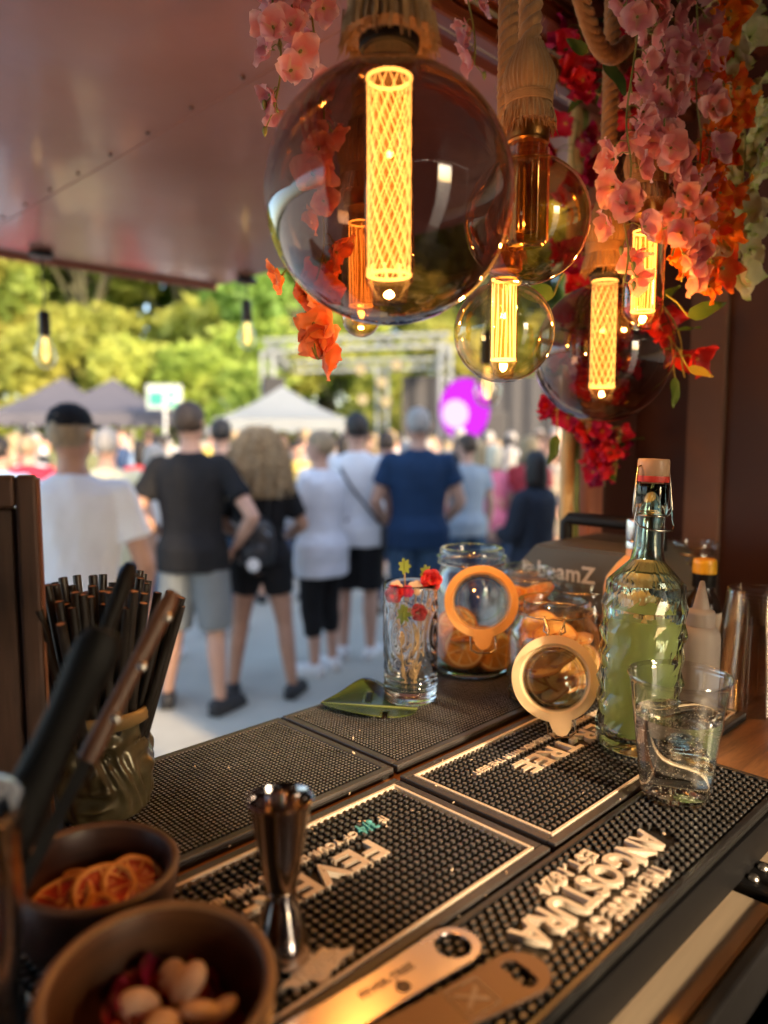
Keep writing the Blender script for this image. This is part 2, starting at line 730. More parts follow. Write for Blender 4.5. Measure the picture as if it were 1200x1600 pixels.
_tm = [tree_meshes(3, 12, 4.2, 0.30, m_leafs[0]), tree_meshes(5, 10, 3.8, 0.28, m_leafs[1]), tree_meshes(8, 14, 4.6, 0.32, m_leafs[2]),
       tree_meshes(11, 6.0, 3.2, 0.22, m_leafs[1], low=0.05), tree_meshes(13, 13, 4.4, 0.30, m_leafs[0])]
TREES = [  # x, y, kind, scale, label
    (-17.5, 31, 2, 1.25, 'dark green tree at the far left edge of the wood'),
    (-15.0, 27, 1, 0.95, 'sunlit yellow-green tree above the far left tent'),
    (-11.6, 30, 0, 1.0, 'mid green tree behind the left grey tent'),
    (-10.2, 24.5, 3, 0.95, 'low bushy yellow tree rising over the grey tents'),
    (-7.8, 31, 1, 1.15, 'tall yellow-green tree right of the grey tents'),
    (-5.0, 34, 2, 1.0, 'dark tree in the shaded gap over the white sign'),
    (-3.2, 27, 0, 0.9, 'mid green tree behind the white tent'),
    (-1.0, 32, 1, 1.0, 'yellow-green tree behind the left stage tower'),
    (1.6, 34, 2, 1.05, 'dark green tree behind the middle of the stage'),
    (4.0, 30, 0, 1.0, 'mid green tree behind the right stage tower'),
    (7.0, 33, 2, 1.0, 'dark tree behind the purple disc'),
    (10.5, 31, 4, 1.0, 'tree far right behind the flower-hung post'),
    (14.5, 34, 2, 1.0, 'rightmost dark tree beyond the stall wall'),
    (-20.5, 30, 4, 1.25, 'tree beyond the left end of the square'),
    (-13.6, 36, 2, 1.5, 'tall dark tree in the second row at left'),
    (-3.0, 40, 4, 1.6, 'tall pale tree in the second row at centre'),
    (4.5, 41, 2, 1.6, 'tall dark tree in the second row at right'),
    (-9.0, 39, 4, 1.6, 'tall pale tree in the second row behind the tents'),
    (-18.5, 40, 4, 1.6, 'tall pale tree in the second row at far left'),
    (-7.2, 23.5, 3, 0.75, 'round light bush between the grey tents and the white tent'),
    (-12.8, 23.0, 3, 0.80, 'low light bush behind the left end of the grey tents'),
    (-4.6, 24.0, 3, 0.85, 'low light bush behind the sign pole'),
    (-1.2, 24.5, 3, 0.80, 'low light bush behind the left half of the stage'),
    (2.4, 25.0, 3, 0.85, 'low light bush behind the right half of the stage'),
    (5.6, 24.5, 3, 0.80, 'low light bush right of the stage'),
    (-19.0, 25.0, 3, 1.0, 'round yellow bush left of the grey tents'),
]
for i, (x, y, k, sc, lb) in enumerate(TREES):
    t = thing('tree', lb, 'tree', (x, y, 0.0), i * 1.7, 'trees behind the square')
    t.scale = (sc, sc, sc)
    link('trunk', _tm[k][0], t)
    link('crown', _tm[k][1], t)

# ------------------------------------------------------------------ pop-up tents
m_tgrey = pbr('tent_grey', (0.085, 0.083, 0.105), 0.8, var=0.1, vscale=1.5, bump=0.3, bscale=4, bdist=0.05)
m_twhite = pbr('tent_white', (0.20, 0.225, 0.245), 0.8, var=0.06, vscale=1.5, bump=0.3, bscale=4, bdist=0.05)
m_alu = pbr('aluminium', (0.62, 0.64, 0.66), 0.35, 0.9, var=0.08)
m_blackmetal = pbr('black_metal', (0.02, 0.02, 0.022), 0.45, var=0.2)


def tent(loc, rz, W, zeave, zpeak, mat, label):
    t = thing('canopy_tent', label, 'tent', loc, rz, 'tents at the edge of the square')
    n = 12
    vs, fs = [], []
    for j in range(n + 1):                       # four concave faces up to a peak
        q = j / n
        h = W / 2 * (1 - q)
        z = zeave + (zpeak - zeave) * (q ** 1.35)
        for (sx, sy) in ((-1, -1), (1, -1), (1, 1), (-1, 1)):
            vs.append((sx * h, sy * h, z))
    for j in range(n):
        for k in range(4):
            fs.append((j * 4 + k, j * 4 + (k + 1) % 4, j * 4 + 4 + (k + 1) % 4, j * 4 + 4 + k))
    cb = MB()
    cb.add(vs, fs)
    c = obj('canopy', cb, mat, t, None)
    vb = MB()
    h = W / 2
    for k in range(4):
        a = [(-h, -h), (h, -h), (h, h), (-h, h)]
        p, q = a[k], a[(k + 1) % 4]
        for s_ in range(8):
            f0, f1 = s_ / 8, (s_ + 1) / 8
            A = (p[0] + (q[0] - p[0]) * f0, p[1] + (q[1] - p[1]) * f0)
            B = (p[0] + (q[0] - p[0]) * f1, p[1] + (q[1] - p[1]) * f1)
            Mi = ((A[0] + B[0]) / 2, (A[1] + B[1]) / 2)
            vb.add([(*A, zeave), (*B, zeave), (*B, zeave - .22), (*Mi, zeave - .30), (*A, zeave - .22)], [(0, 1, 2, 3, 4)])
    obj('valance', vb, mat, c, None)
    for (sx, sy) in ((-1, -1), (1, -1), (1, 1), (-1, 1)):
        lb = MB()
        lb.box((sx * (h - .04), sy * (h - .04), zeave / 2), (.05, .05, zeave), bevel=.005)
        obj('leg', lb, m_alu, t, None)
    return t


tent((-7.65, 18.2, 0), 0.2, 2.9, 2.15, 3.05, m_tgrey, 'grey peaked tent, the left one of the pair')
tent((-5.95, 16.8, 0), 0.1, 2.7, 2.12, 2.92, m_tgrey, 'grey peaked tent, the right one of the pair')
tent((-2.15, 16.2, 0), 0.12, 2.65, 2.0, 2.72, m_twhite, 'white peaked tent behind the curly haired person')

# ------------------------------------------------------------------ stage
def truss_run(mb, a, b, s_=0.28, r=0.03):
    a, b = Vector(a), Vector(b)
    L = (b - a).length
    M = Matrix.Translation(a) @ frame_to(b - a)
    h = s_ / 2
    for (i, j) in ((-h, -h), (h, -h), (h, h), (-h, h)):
        mb.tube([(i, j, 0), (i, j, L)], r, 6, M=M)
    n = max(2, int(L / (s_ * 1.1)))
    for k in range(n):
        z0, z1 = L * k / n, L * (k + 1) / n
        for (p, q) in (((-h, -h), (h, -h)), ((h, -h), (h, h)), ((h, h), (-h, h)), ((-h, h), (-h, -h))):
            A, B = (p, q) if k % 2 == 0 else (q, p)
            mb.tube([(*A, z0), (*B, z1)], r * 0.5, 5, M=M)


m_truss = pbr('truss_white', (0.30, 0.33, 0.34), 0.4, 0.2, var=0.05)
YS = 17.5
for (x, h, lb) in ((-2.65, 3.55, 'white lattice tower at the left end of the stage'), (1.40, 3.7, 'white lattice tower at the right end of the stage'),
                   (-0.05, 3.3, 'slim white lattice tower in the middle of the stage')):
    mb = MB()
    truss_run(mb, (0, 0, 0.02), (0, 0, h), 0.26)
    t = thing('stage_tower', lb, 'truss tower', (x, YS + (0.8 if x == -0.05 else 0), 0), 0, 'stage towers')
    obj('lattice', mb, m_truss, t, 40)
    mb = MB()
    mb.box((0, 0, 0.02), (.6, .6, .03), bevel=.005)
    obj('base_plate', mb, m_blackmetal, t, None)
mb = MB()
truss_run(mb, (-2.75, 0, 0), (1.5, 0, 0.15), 0.26)
mb2 = MB()
truss_run(mb2, (-2.4, 3.0, -0.2), (1.5, 3.0, -0.1), 0.26)
t = thing('stage_crossbar', 'white lattice beam spanning the top of the stage', 'truss beam', (0, YS, 3.68))
obj('front_beam', mb, m_truss, t, 40)
obj('rear_beam', mb2, m_truss, t, 40)
for x in (-2.6, 1.4):
    mb = MB()
    truss_run(mb, (x, 0.1, -0.05), (x, 3.0, -0.2), 0.2)
    obj('side_beam', mb, m_truss, t, 40)
m_spk = pbr('speaker_grille', (0.025, 0.025, 0.028), 0.7, bump=0.3, bscale=90)
for (x, z, lb) in ((-2.45, 2.45, 'black speaker box hung at the left stage tower'), (2.45, 1.7, 'black speaker box right of the purple disc')):
    t = thing('loudspeaker', lb, 'loudspeaker', (x, YS - .5, z), 0.1, 'stage loudspeakers')
    mb = MB(); mb.box((0, 0, 0), (.5, .45, 1.0), bevel=.02)
    obj('cabinet', mb, m_blackmetal, t, None)
    mb = MB(); mb.box((0, -.235, 0), (.44, .02, .9), bevel=.005)
    obj('grille', mb, m_spk, t, None)
    mb = MB(); mb.tube([(0, 0.1, -.5), (0, .1, -z)], .03, 8)
    obj('pole', mb, m_blackmetal, t, 40)
# stage floor and back cloth
mb = MB(); mb.box((0, 0, .45), (6.4, 3.6, .9), bevel=.01)
t = thing('stage_platform', 'dark stage platform behind the crowd', 'stage', (0.3, YS + 2.2, 0))
obj('deck', mb, m_blackmetal, t, None)
m_bcloth = pbr('back_cloth', (0.045, 0.045, 0.05), 0.9, bump=0.4, bscale=3, bdist=.05)
mb = MB()
vs = [(-1.4 + 4.4 * k / 40, 0.08 * math.sin(k * 1.3), z) for z in (0.9, 3.3) for k in range(41)]
mb.add(vs, [(k, k + 1, 42 + k, 41 + k) for k in range(40)])
o = obj('back_cloth', mb, m_bcloth, None, 60, loc=(1.9, YS + 3.6, 0))
tag(o, 'dark pleated cloth hung at the back of the stage', 'curtain')
# purple luminous disc
t = thing('stage_disc', 'glowing purple round panel with a white patch beside the stage', 'stage light', (1.72, YS - 1.2, 2.22), 0.25)
m_pur = emit('purple_glow', (0.62, 0.03, 0.75), 0.36)
m_purw = emit('white_glow', (0.85, 0.62, 1.0), 0.36)
mb = MB()
mb.lathe([(0.0, -.05), (.60, -.05), (.66, 0), (.66, .05), (0.0, .05)], 40, M=Matrix.Rotation(PI / 2, 4, 'X') @ Matrix.Scale(0.85, 4, (1, 0, 0)))
obj('panel', mb, m_pur, t, 40)
mb = MB()
mb.lathe([(0.0, 0), (.28, 0), (.30, .02), (0.0, .02)], 24, M=Matrix.Translation((-.24, -.09, -.1)) @ Matrix.Rotation(PI / 2, 4, 'X'))
obj('bright_patch', mb, m_purw, t, 40)
mb = MB(); mb.tube([(0, .06, -.6), (0, .06, -2.2)], .03, 8)
obj('pole', mb, m_blackmetal, t, 40)
# row of warm stage lamps
m_par = emit('stage_lamp_lens', (1.0, 0.72, 0.35), 0.3)
for k, (x, z) in enumerate(((-0.55, 3.2), (-0.05, 2.9), (0.3, 3.3), (0.05, 2.45), (-.5, 2.5))):
    t = thing('stage_lamp', ['topmost left', 'upper middle', 'topmost right', 'lower right', 'lower left'][k] + ' of the warm lamps on the middle stage tower', 'stage lamp', (x, YS + .35, z), 0, 'warm stage lamps')
    mb = MB(); mb.lathe([(0, .25), (.08, .25), (.13, .1), (.14, 0), (.13, 0), (.12, .05)], 16, M=Matrix.Rotation(-PI / 2, 4, 'X'))
    obj('housing', mb, m_blackmetal, t, 40)
    mb = MB(); mb.lathe([(0, .02), (.12, .03)], 16, M=Matrix.Rotation(-PI / 2, 4, 'X'))
    obj('lens', mb, m_par, t, 40)
    mb = MB(); mb.tube([(0, .1, 0), (-.02 if x > 0 else .02, .45, 0.05)], .02, 6)
    obj('bracket', mb, m_blackmetal, t, 40)
# green and white sign
t = thing('green_sign', 'white sign board with a green field on a pole near the tents', 'sign', (-4.32, 15.0, 0), 0.1)
m_sgn = pbr('sign_white', (0.40, 0.46, 0.44), 0.5, var=0.03)
m_sgg = pbr('sign_green', (0.03, 0.38, 0.22), 0.5, var=0.05)
mb = MB(); mb.box((0, 0, 2.42), (.68, .04, .48), bevel=.01)
obj('board', mb, m_sgn, t, None)
mb = MB(); mb.box((-.15, -.026, 2.38), (.26, .008, .26)); mb.box((.14, -.026, 2.46), (.2, .008, .1)); mb.box((.14, -.026, 2.28), (.2, .008, .1))
obj('green_field', mb, m_sgg, t, None)
mb = MB(); mb.tube([(0, .04, 0), (0, .04, 2.6)], .03, 10)
obj('pole', mb, m_alu, t, 40)
# ================================================================== PEOPLE
m_skin = pbr('skin', (0.55, 0.32, 0.23), 0.5, var=0.08, vscale=14, sss=0.0, bump=0.05, bscale=120)
m_skin2 = pbr('skin_tan', (0.46, 0.25, 0.165), 0.5, var=0.08, vscale=14, bump=0.05, bscale=120)
m_eye = pbr('eye', (0.05, 0.04, 0.035), 0.2)
m_lip = pbr('lip', (0.42, 0.16, 0.13), 0.5)


def cloth(name, col, var=0.08):
    return pbr('cloth_' + name, col, 0.85, var=var, vscale=9, bump=0.55, bscale=7, bdist=0.03, sheen=0.0, spec=0.2)


def hairmat(name, col):
    return pbr('hair_' + name, col, 0.55, var=0.4, vscale=40, stretch=(1, 1, 0.2), bump=0.5, bscale=120, bdist=0.004)


def lerp(a, b, t):
    return Vector(a) * (1 - t) + Vector(b) * t


def limb(mb, pts, rs, n=14, sub=5):
    P, Q = [], []
    for i in range(len(pts) - 1):
        for k in range(sub):
            t = k / sub
            P.append(lerp(pts[i], pts[i + 1], t)); Q.append(rs[i] * (1 - t) + rs[i + 1] * t)
    P.append(Vector(pts[-1])); Q.append(rs[-1])
    mb.tube(P, Q, n)


def hand(mb, w, d, side, curl=0.4, palm=None):
    """palm and five bent fingers at wrist w, pointing along d"""
    d = Vector(d).normalized()
    x = Vector(palm) if palm else Vector((0, 1, 0))
    x = (x - d * x.dot(d)).normalized()        # direction across the knuckles
    nrm = d.cross(x) * side
    w = Vector(w)
    for k in range(4):
        o = (k - 1.5) * 0.021
        mb.tube([w + x * o * 0.6 - d * .005, w + x * o + d * .045, w + x * o + d * .088], [.015, .0155, .0125], 8, flat=1.0)
        L = (.068, .078, .072, .056)[k]
        p0 = w + x * o * 1.1 + d * .082
        p1 = p0 + (d * math.cos(curl * .5) + nrm * math.sin(curl * .5)) * L * .5
        p2 = p1 + (d * math.cos(curl * 1.4) + nrm * math.sin(curl * 1.4)) * L * .3
        p3 = p2 + (d * math.cos(curl * 2.2) + nrm * math.sin(curl * 2.2)) * L * .25
        mb.tube([p0, p1, p2, p3], [.0105, .010, .0092, .0075], 8)
    t0 = w + x * -.03 + d * .02
    t1 = t0 + (x * -.6 + d * .75 + nrm * .2).normalized() * .042
    t2 = t1 + (x * -.25 + d * .9 + nrm * .3).normalized() * .034
    mb.tube([t0, t1, t2], [.015, .0125, .0095], 8)


def head_rings(k=1.0, dz=0.0, back=0.0):
    base = [(0.012, 1.555, .040, .048), (0.014, 1.572, .054, .068), (.010, 1.60, .066, .083), (.004, 1.64, .072, .092),
            (0, 1.675, .0755, .097), (-.004, 1.71, .0755, .097), (-.006, 1.74, .067, .087), (-.008, 1.765, .048, .062), (-.008, 1.779, .018, .024)]
    return [(0, y - back, z + dz, rx * k, ry * k) for (y, z, rx, ry) in base]


def build_person(root, H=1.78, build=1.0, stance=0.10, arms=None, legs=None, skin=None, top=None, topcol=None, sleeve=0.55, hem=0.84,
                 bottom=None, bottomcol=None, bottom_len=0.50, hair='short', haircol=None, voxel=0.008, shoe=None, headyaw=0.0, female=False,
                 cap=None, sock=None, tilt=0.0, cvoxel=0.012, neckline=1.505, cache=None):
    """One continuous body and its clothes; local +y is forward; drawn for 1.78 m and scaled to H."""
    sc = H / 1.78
    root.scale = (sc, sc, sc)
    bw = build * (0.90 if female else 1.0)
    hipw = build * (1.04 if female else 1.0)
    A = arms or {}
    sh = {s: Vector((s * .180 * bw, 0, 1.425)) for s in (-1, 1)}
    el = {s: Vector(A.get(('e', s), (s * .245 * bw, -.03, 1.14))) for s in (-1, 1)}
    wr = {s: Vector(A.get(('w', s), (s * .255 * bw, .06, .90))) for s in (-1, 1)}
    hd = {s: Vector(A.get(('h', s), (0, .1, -1))) for s in (-1, 1)}
    Lg = legs or {}
    hip = {s: Vector((s * .088 * hipw, 0, .90)) for s in (-1, 1)}
    kn = {s: Vector(Lg.get(('k', s), (s * (.088 + (stance - .08) * .5), .015, .49))) for s in (-1, 1)}
    an = {s: Vector(Lg.get(('a', s), (s * stance, -.02, .085))) for s in (-1, 1)}
    toe = {s: Lg.get(('t', s), s * 0.22) for s in (-1, 1)}
    torso = [(0, 0, .84, .135 * hipw, .10), (0, -.01, .90, .165 * hipw, .115), (0, -.012, .97, .168 * hipw, .115), (0, 0, 1.06, .146 * bw, .098),
             (0, .005, 1.15, .148 * bw, .10), (0, .008, 1.26, .170 * bw, .115), (0, .004, 1.36, .182 * bw, .113), (0, -.004, 1.42, .172 * bw, .095),
             (0, -.01, 1.465, .125 * bw, .075), (0, -.008, 1.495, .075, .062), (0, -.002, 1.53, .056, .058), (0, .004, 1.59, .054, .058)]
    b = MB()
    b.rings(torso, 24)
    hb = MB()
    hb.rings(head_rings(), 24)
    hb.tube([(0, .088, 1.690), (0, .102, 1.668), (0, .116, 1.645), (0, .100, 1.632)], [.008, .011, .014, .010], 8)   # nose
    hb.tube([(-.026, .093, 1.612), (.026, .093, 1.612)], [.006, .006], 8)
    for s in (-1, 1):
        hb.tube([(s * .072, -.004, 1.685), (s * .086, -.014, 1.672), (s * .082, -.006, 1.640), (s * .070, .002, 1.634)], [.008, .013, .010, .006], 8)
    RH = Matrix.Rotation(headyaw, 4, 'Z') @ Matrix.Translation((0, 0, 1.56)) @ Matrix.Rotation(tilt, 4, 'X') @ Matrix.Translation((0, 0, -1.56))
    b.add(hb.v, hb.f, RH)
    for s in (-1, 1):
        limb(b, [lerp(sh[s], (0, 0, 1.42), .35), sh[s], lerp(sh[s], el[s], .45), el[s], lerp(el[s], wr[s], .35), wr[s]], [.058, .056 * build, .047 * build, .040, .041, .027])
        hand(b, wr[s], hd[s], s, palm=A.get(('p', s)))
        calf = lerp(kn[s], an[s], .32) + Vector((0, -.018, 0))
        limb(b, [hip[s] + Vector((0, -.01, .02)), lerp(hip[s], kn[s], .35), kn[s], calf, an[s]], [.092 * hipw, .080 * hipw, .055, .055, .034])
        f = Vector((math.sin(toe[s]), math.cos(toe[s]), 0))
        b.tube([an[s] - f * .05 + Vector((0, 0, -.045)), an[s] + f * .03 + Vector((0, 0, -.04)), an[s] + f * .13 + Vector((0, 0, -.06)), an[s] + f * .19 + Vector((0, 0, -.066))], [.033, .04, .034, .02], 10)
    sk = skin or m_skin
    body = link('body', fuse(b, voxel, sk, 3), root)
    parts = [body]
    # face
    for s in ((-1, 1) if voxel < .018 else ()):
        e = MB()
        e.lathe([(0, -.009), (.006, -.006), (.009, 0), (.006, .006), (0, .009)], 10, M=RH @ Matrix.Translation((s * .031, .087, 1.672)))
        parts.append(obj('eye', e, m_eye, root, 80))
    if voxel < .018:
      e = MB()
      e.tube([(-.024, .097, 1.611), (0, .103, 1.612), (.024, .097, 1.611)], [.003, .0055, .003], 6, M=RH)
      parts.append(obj('mouth', e, m_lip, root, 80))
    # top
    if top:
        t = MB()
        g_ = .022 if top != 'loose' else .045
        rs = []
        if hem < .84:
            rs.append((0, -.012, hem, (.168 * hipw) + g_ + .012, .115 + g_ + .012))
        for (x, y, z, rx, ry) in torso:
            if hem <= z <= neckline + .001:
                if z < 1.0:
                    rx, ry = .184 * hipw, .130
                rs.append((x, y, z, rx + g_ * (1 if z < 1.44 else .6), ry + g_ * (1 if z < 1.44 else .6)))
        rs.append((0, -.006, neckline, .072, .068))
        rs = sorted(rs, key=lambda q: q[2])
        if female and top == 'tank':
            rs = [q for q in rs if q[2] < 1.40] + [(0, -.004, 1.40, .165 * bw, .11)]
        t.rings(rs, 28)
        if top != 'tank':
            for s in (-1, 1):
                if sleeve <= 1:
                    e_ = lerp(sh[s], el[s], sleeve)
                    d_ = (el[s] - sh[s]).normalized()
                    limb(t, [lerp(sh[s], (0, 0, 1.40), .5), sh[s] + Vector((0, 0, -.004)), lerp(sh[s], e_, .5), e_ + d_ * .005], [.064, .067 * build, .061 * build, .066 * build])
                else:
                    e_ = lerp(el[s], wr[s], sleeve - 1)
                    limb(t, [lerp(sh[s], (0, 0, 1.40), .5), sh[s], lerp(sh[s], el[s], .5), el[s], e_], [.064, .067 * build, .060 * build, .056 * build, .050])
        parts.append(link('t_shirt' if top == 'tee' else ('shirt' if top == 'loose' else 'top'), fuse(t, cvoxel, topcol, 5, fold=.007 if voxel < .018 else .004, seed=H * 37), root))
    # bottoms
    if bottom == 'skirt':
        t = MB()
        t.rings([(0, -.01, bottom_len, .235 * hipw, .19), (0, -.012, .80, .215 * hipw, .165), (0, -.012, .95, .185 * hipw, .135), (0, -.01, 1.04, .16 * hipw, .115)], 28)
        parts.append(link('skirt', fuse(t, cvoxel, bottomcol, 5), root))
    elif bottom:
        t = MB()
        t.rings([(0, -.01, .85, .15 * hipw, .115), (0, -.012, .92, .186 * hipw, .137), (0, -.012, .98, .184 * hipw, .133), (0, 0, 1.05, .165 * hipw, .118)], 28)
        for s in (-1, 1):
            if bottom_len > .49:
                q = (hip[s].z - bottom_len) / (hip[s].z - kn[s].z)
                e_ = lerp(hip[s], kn[s], min(q, 1))
                limb(t, [hip[s] + Vector((0, -.01, .03)), lerp(hip[s], e_, .4), e_], [.112 * hipw, .108 * hipw, .100 if bottom == 'loose' else .09])
            else:
                q = (kn[s].z - bottom_len) / (kn[s].z - an[s].z)
                e_ = lerp(kn[s], an[s], min(q, .97))
                limb(t, [hip[s] + Vector((0, -.01, .03)), lerp(hip[s], kn[s], .4), kn[s], lerp(kn[s], e_, .5) + Vector((0, -.012, 0)), e_], [.112 * hipw, .102 * hipw, .078, .072, .062])
        parts.append(link('shorts' if bottom_len > .3 else 'trousers', fuse(t, cvoxel, bottomcol, 5, fold=.005, seed=H * 11), root))
    # shoes
    if shoe:
        for s in (-1, 1):
            f = Vector((math.sin(toe[s]), math.cos(toe[s]), 0))
            t = MB()
            a0 = Vector((an[s].x, an[s].y, 0))
            t.tube([a0 - f * .075 + Vector((0, 0, .035)), a0 - f * .06 + Vector((0, 0, .055)), a0 + f * .02 + Vector((0, 0, .055)), a0 + f * .11 + Vector((0, 0, .042)),
                    a0 + f * .18 + Vector((0, 0, .034)), a0 + f * .215 + Vector((0, 0, .03))], [.02, .045, .052, .047, .04, .018], 14)
            t.box(a0 + f * .07 + Vector((0, 0, .012)), (.085, .27, .022), M=Matrix.Translation(a0 + f * .07) @ Matrix.Rotation(-toe[s], 4, 'Z') @ Matrix.Translation(-(a0 + f * .07)))
            parts.append(link('shoe', fuse(t, max(cvoxel * .7, .008), shoe, 2), root))
    # hair
    hm = haircol
    if hair in ('short', 'buzz'):
        k = 1.10 if hair == 'short' else 1.045
        t = MB()
        hr = [(0, -.020, 1.615, .060, .070), (0, -.022, 1.64, .074 * k, .080 * k), (0, -.020, 1.675, .0775 * k, .088 * k), (0, -.010, 1.71, .077 * k, .094 * k),
              (0, -.006, 1.74, .069 * k, .089 * k), (0, -.006, 1.768, .050 * k, .066 * k), (0, -.006, 1.779 + .10 * (k - 1), .02, .028)]
        t.rings(hr, 28, M=RH)
        for i, p in enumerate(t.v):
            p = Vector(p)
            nz = mnoise.noise(p * 38) * .006 + mnoise.noise(p * 90) * .003
            c = RH @ Vector((0, 0, 1.68))
            t.v[i] = tuple(p + (p - c).normalized() * nz)
        parts.append(obj('hair', t, hm, root, 80))
    elif hair == 'bob':
        t = MB()
        hr = [(0, -.035, 1.50, .075, .060), (0, -.035, 1.55, .092, .078), (0, -.03, 1.60, .092, .085), (0, -.022, 1.65, .090, .092), (0, -.016, 1.70, .088, .098),
              (0, -.010, 1.745, .078, .094), (0, -.006, 1.778, .052, .068), (0, -.006, 1.793, .02, .028)]
        t.rings(hr, 28, M=RH)
        parts.append(obj('hair', t, hm, root, 80))
    elif hair == 'long':
        t = MB()
        hr = [(0, -.10, 1.28, .085, .035), (0, -.10, 1.36, .11, .045), (0, -.085, 1.46, .115, .055), (0, -.05, 1.55, .10, .07), (0, -.03, 1.62, .093, .085),
              (0, -.016, 1.70, .088, .098), (0, -.010, 1.745, .078, .094), (0, -.006, 1.778, .052, .068), (0, -.006, 1.793, .02, .028)]
        t.rings(hr, 28, M=RH)
        parts.append(obj('hair', t, hm, root, 80))
    elif hair == 'curly':
        rn = random.Random(4)
        t = MB()
        t.rings([(0, -.09, 1.34, .12, .05), (0, -.09, 1.42, .15, .07), (0, -.07, 1.52, .155, .09), (0, -.045, 1.62, .14, .105), (0, -.025, 1.70, .12, .11), (0, -.012, 1.76, .085, .09), (0, -.01, 1.80, .03, .04)], 24)
        for i in range(360):
            an0 = rn.uniform(0, 2 * PI)
            if math.sin(an0) > .55 and rn.random() < .9:
                continue
            z0 = rn.uniform(1.58, 1.80)
            q = math.sqrt(max(0.02, 1 - ((z0 - 1.62) / .19) ** 2))
            p0 = Vector((.13 * q * math.cos(an0), -.03 + .11 * q * math.sin(an0), z0))
            Lc = rn.uniform(.12, .30)
            out = Vector((math.cos(an0), math.sin(an0) - .3, 0)) * rn.uniform(.02, .07)
            rc, fr, ph = rn.uniform(.008, .016), rn.uniform(22, 34), rn.uniform(0, 6)
            pts = []
            for k in range(22):
                q = k / 21
                pp = p0 + out * math.sin(q * 1.9) + Vector((0, -.03 * q, -Lc * q))
                pp.z = max(pp.z, 1.27 + rn.uniform(0, .01))
                pts.append(pp + Vector((math.cos(fr * q * Lc * 5 + ph), math.sin(fr * q * Lc * 5 + ph), 0)) * rc)
            t.tube(pts, [.0065 * (1 - .5 * k / 21) for k in range(22)], 4)
        t.v = [(x * 1.2, y, z) for x, y, z in t.v]
        parts.append(obj('hair', t, hm, root, 80))
    if cap is not None:
        t = MB()
        cr = [(0, -.006, 1.70, .084, .103), (0, -.006, 1.73, .083, .102), (0, -.008, 1.765, .066, .082), (0, -.008, 1.788, .03, .04), (0, -.008, 1.792, .008, .01)]
        t.rings(cr, 28, M=RH)
        c = obj('cap', t, cap, root, 60)
        t = MB()
        fl = -1 if A.get('cap_back') else 1
        vs = []
        for r_ in (0.085, .17):
            for k in range(13):
                a_ = PI * (.12 + .76 * k / 12)
                vs.append((r_ * .95 * math.cos(a_) * (1 if r_ < .1 else .62), fl * (r_ * math.sin(a_) + .01), 1.705 - (.018 if r_ > .1 else 0)))
        n13 = [(k, k + 1, 14 + k, 13 + k) for k in range(12)]
        t.add(vs, n13, RH)
        t.add([(x, y, z - .004) for x, y, z in vs], [f[::-1] for f in n13], RH)
        obj('peak', t, cap, c, 60)
    return parts


def person(label, x, y, face=0.0, group=None, **kw):
    t = thing('person', label, 'person', (x, y, 0), face, group)
    build_person(t, **kw)
    return t


c_white = cloth('white', (0.78, 0.80, 0.84), .03)
c_white2 = cloth('white_thin', (0.70, 0.73, 0.80), .04)
c_black = cloth('black', (0.014, 0.014, 0.016), .2)
c_charc = cloth('charcoal', (0.016, 0.016, 0.018), .15)
c_grey = cloth('grey', (0.20, 0.22, 0.23))
c_greyblue = cloth('greyblue', (0.30, 0.36, 0.42))
c_navy = cloth('navy', (0.018, 0.045, 0.105), .12)
c_jeans = cloth('jeans', (0.045, 0.09, 0.16), .25)
c_jeanb = cloth('jeans_bright', (0.06, 0.15, 0.36), .15)
c_cream = cloth('cream', (0.66, 0.62, 0.42))
c_red = cloth('red', (0.55, 0.03, 0.06))
c_pink = cloth('pink', (0.70, 0.20, 0.32))
c_sky = cloth('sky', (0.35, 0.48, 0.68))
m_sneak = pbr('sneaker_black', (0.02, 0.02, 0.024), 0.6)
m_sneakw = pbr('sneaker_white', (0.75, 0.75, 0.76), 0.6)
h_brown = hairmat('brown', (0.055, 0.032, 0.018))
h_dark = hairmat('dark', (0.018, 0.013, 0.010))
h_grey = hairmat('grey', (0.33, 0.31, 0.29))
h_ashblond = hairmat('ash_blond', (0.30, 0.22, 0.13))
h_curl = hairmat('curly_blond', (0.44, 0.31, 0.17))
h_plat = hairmat('platinum', (0.72, 0.66, 0.48))

HANG = {}
HIP_R = {('e', 1): (.36, -.10, 1.15), ('w', 1): (.235, .06, .97), ('h', 1): (-.5, .6, -.6)}
FRONT = {('e', -1): (-.25, .06, 1.14), ('e', 1): (.25, .06, 1.14), ('w', -1): (-.07, .27, 1.14), ('w', 1): (.07, .29, 1.10), ('h', -1): (.9, .4, 0), ('h', 1): (-.9, .4, 0), ('p', -1): (0, 0, 1), ('p', 1): (0, 0, 1)}
HIPS2 = {('e', -1): (-.39, -.08, 1.16), ('w', -1): (-.22, .06, 1.0), ('h', -1): (.5, .6, -.5), ('e', 1): (.39, -.08, 1.16), ('w', 1): (.22, .06, 1.0), ('h', 1): (-.5, .6, -.5)}

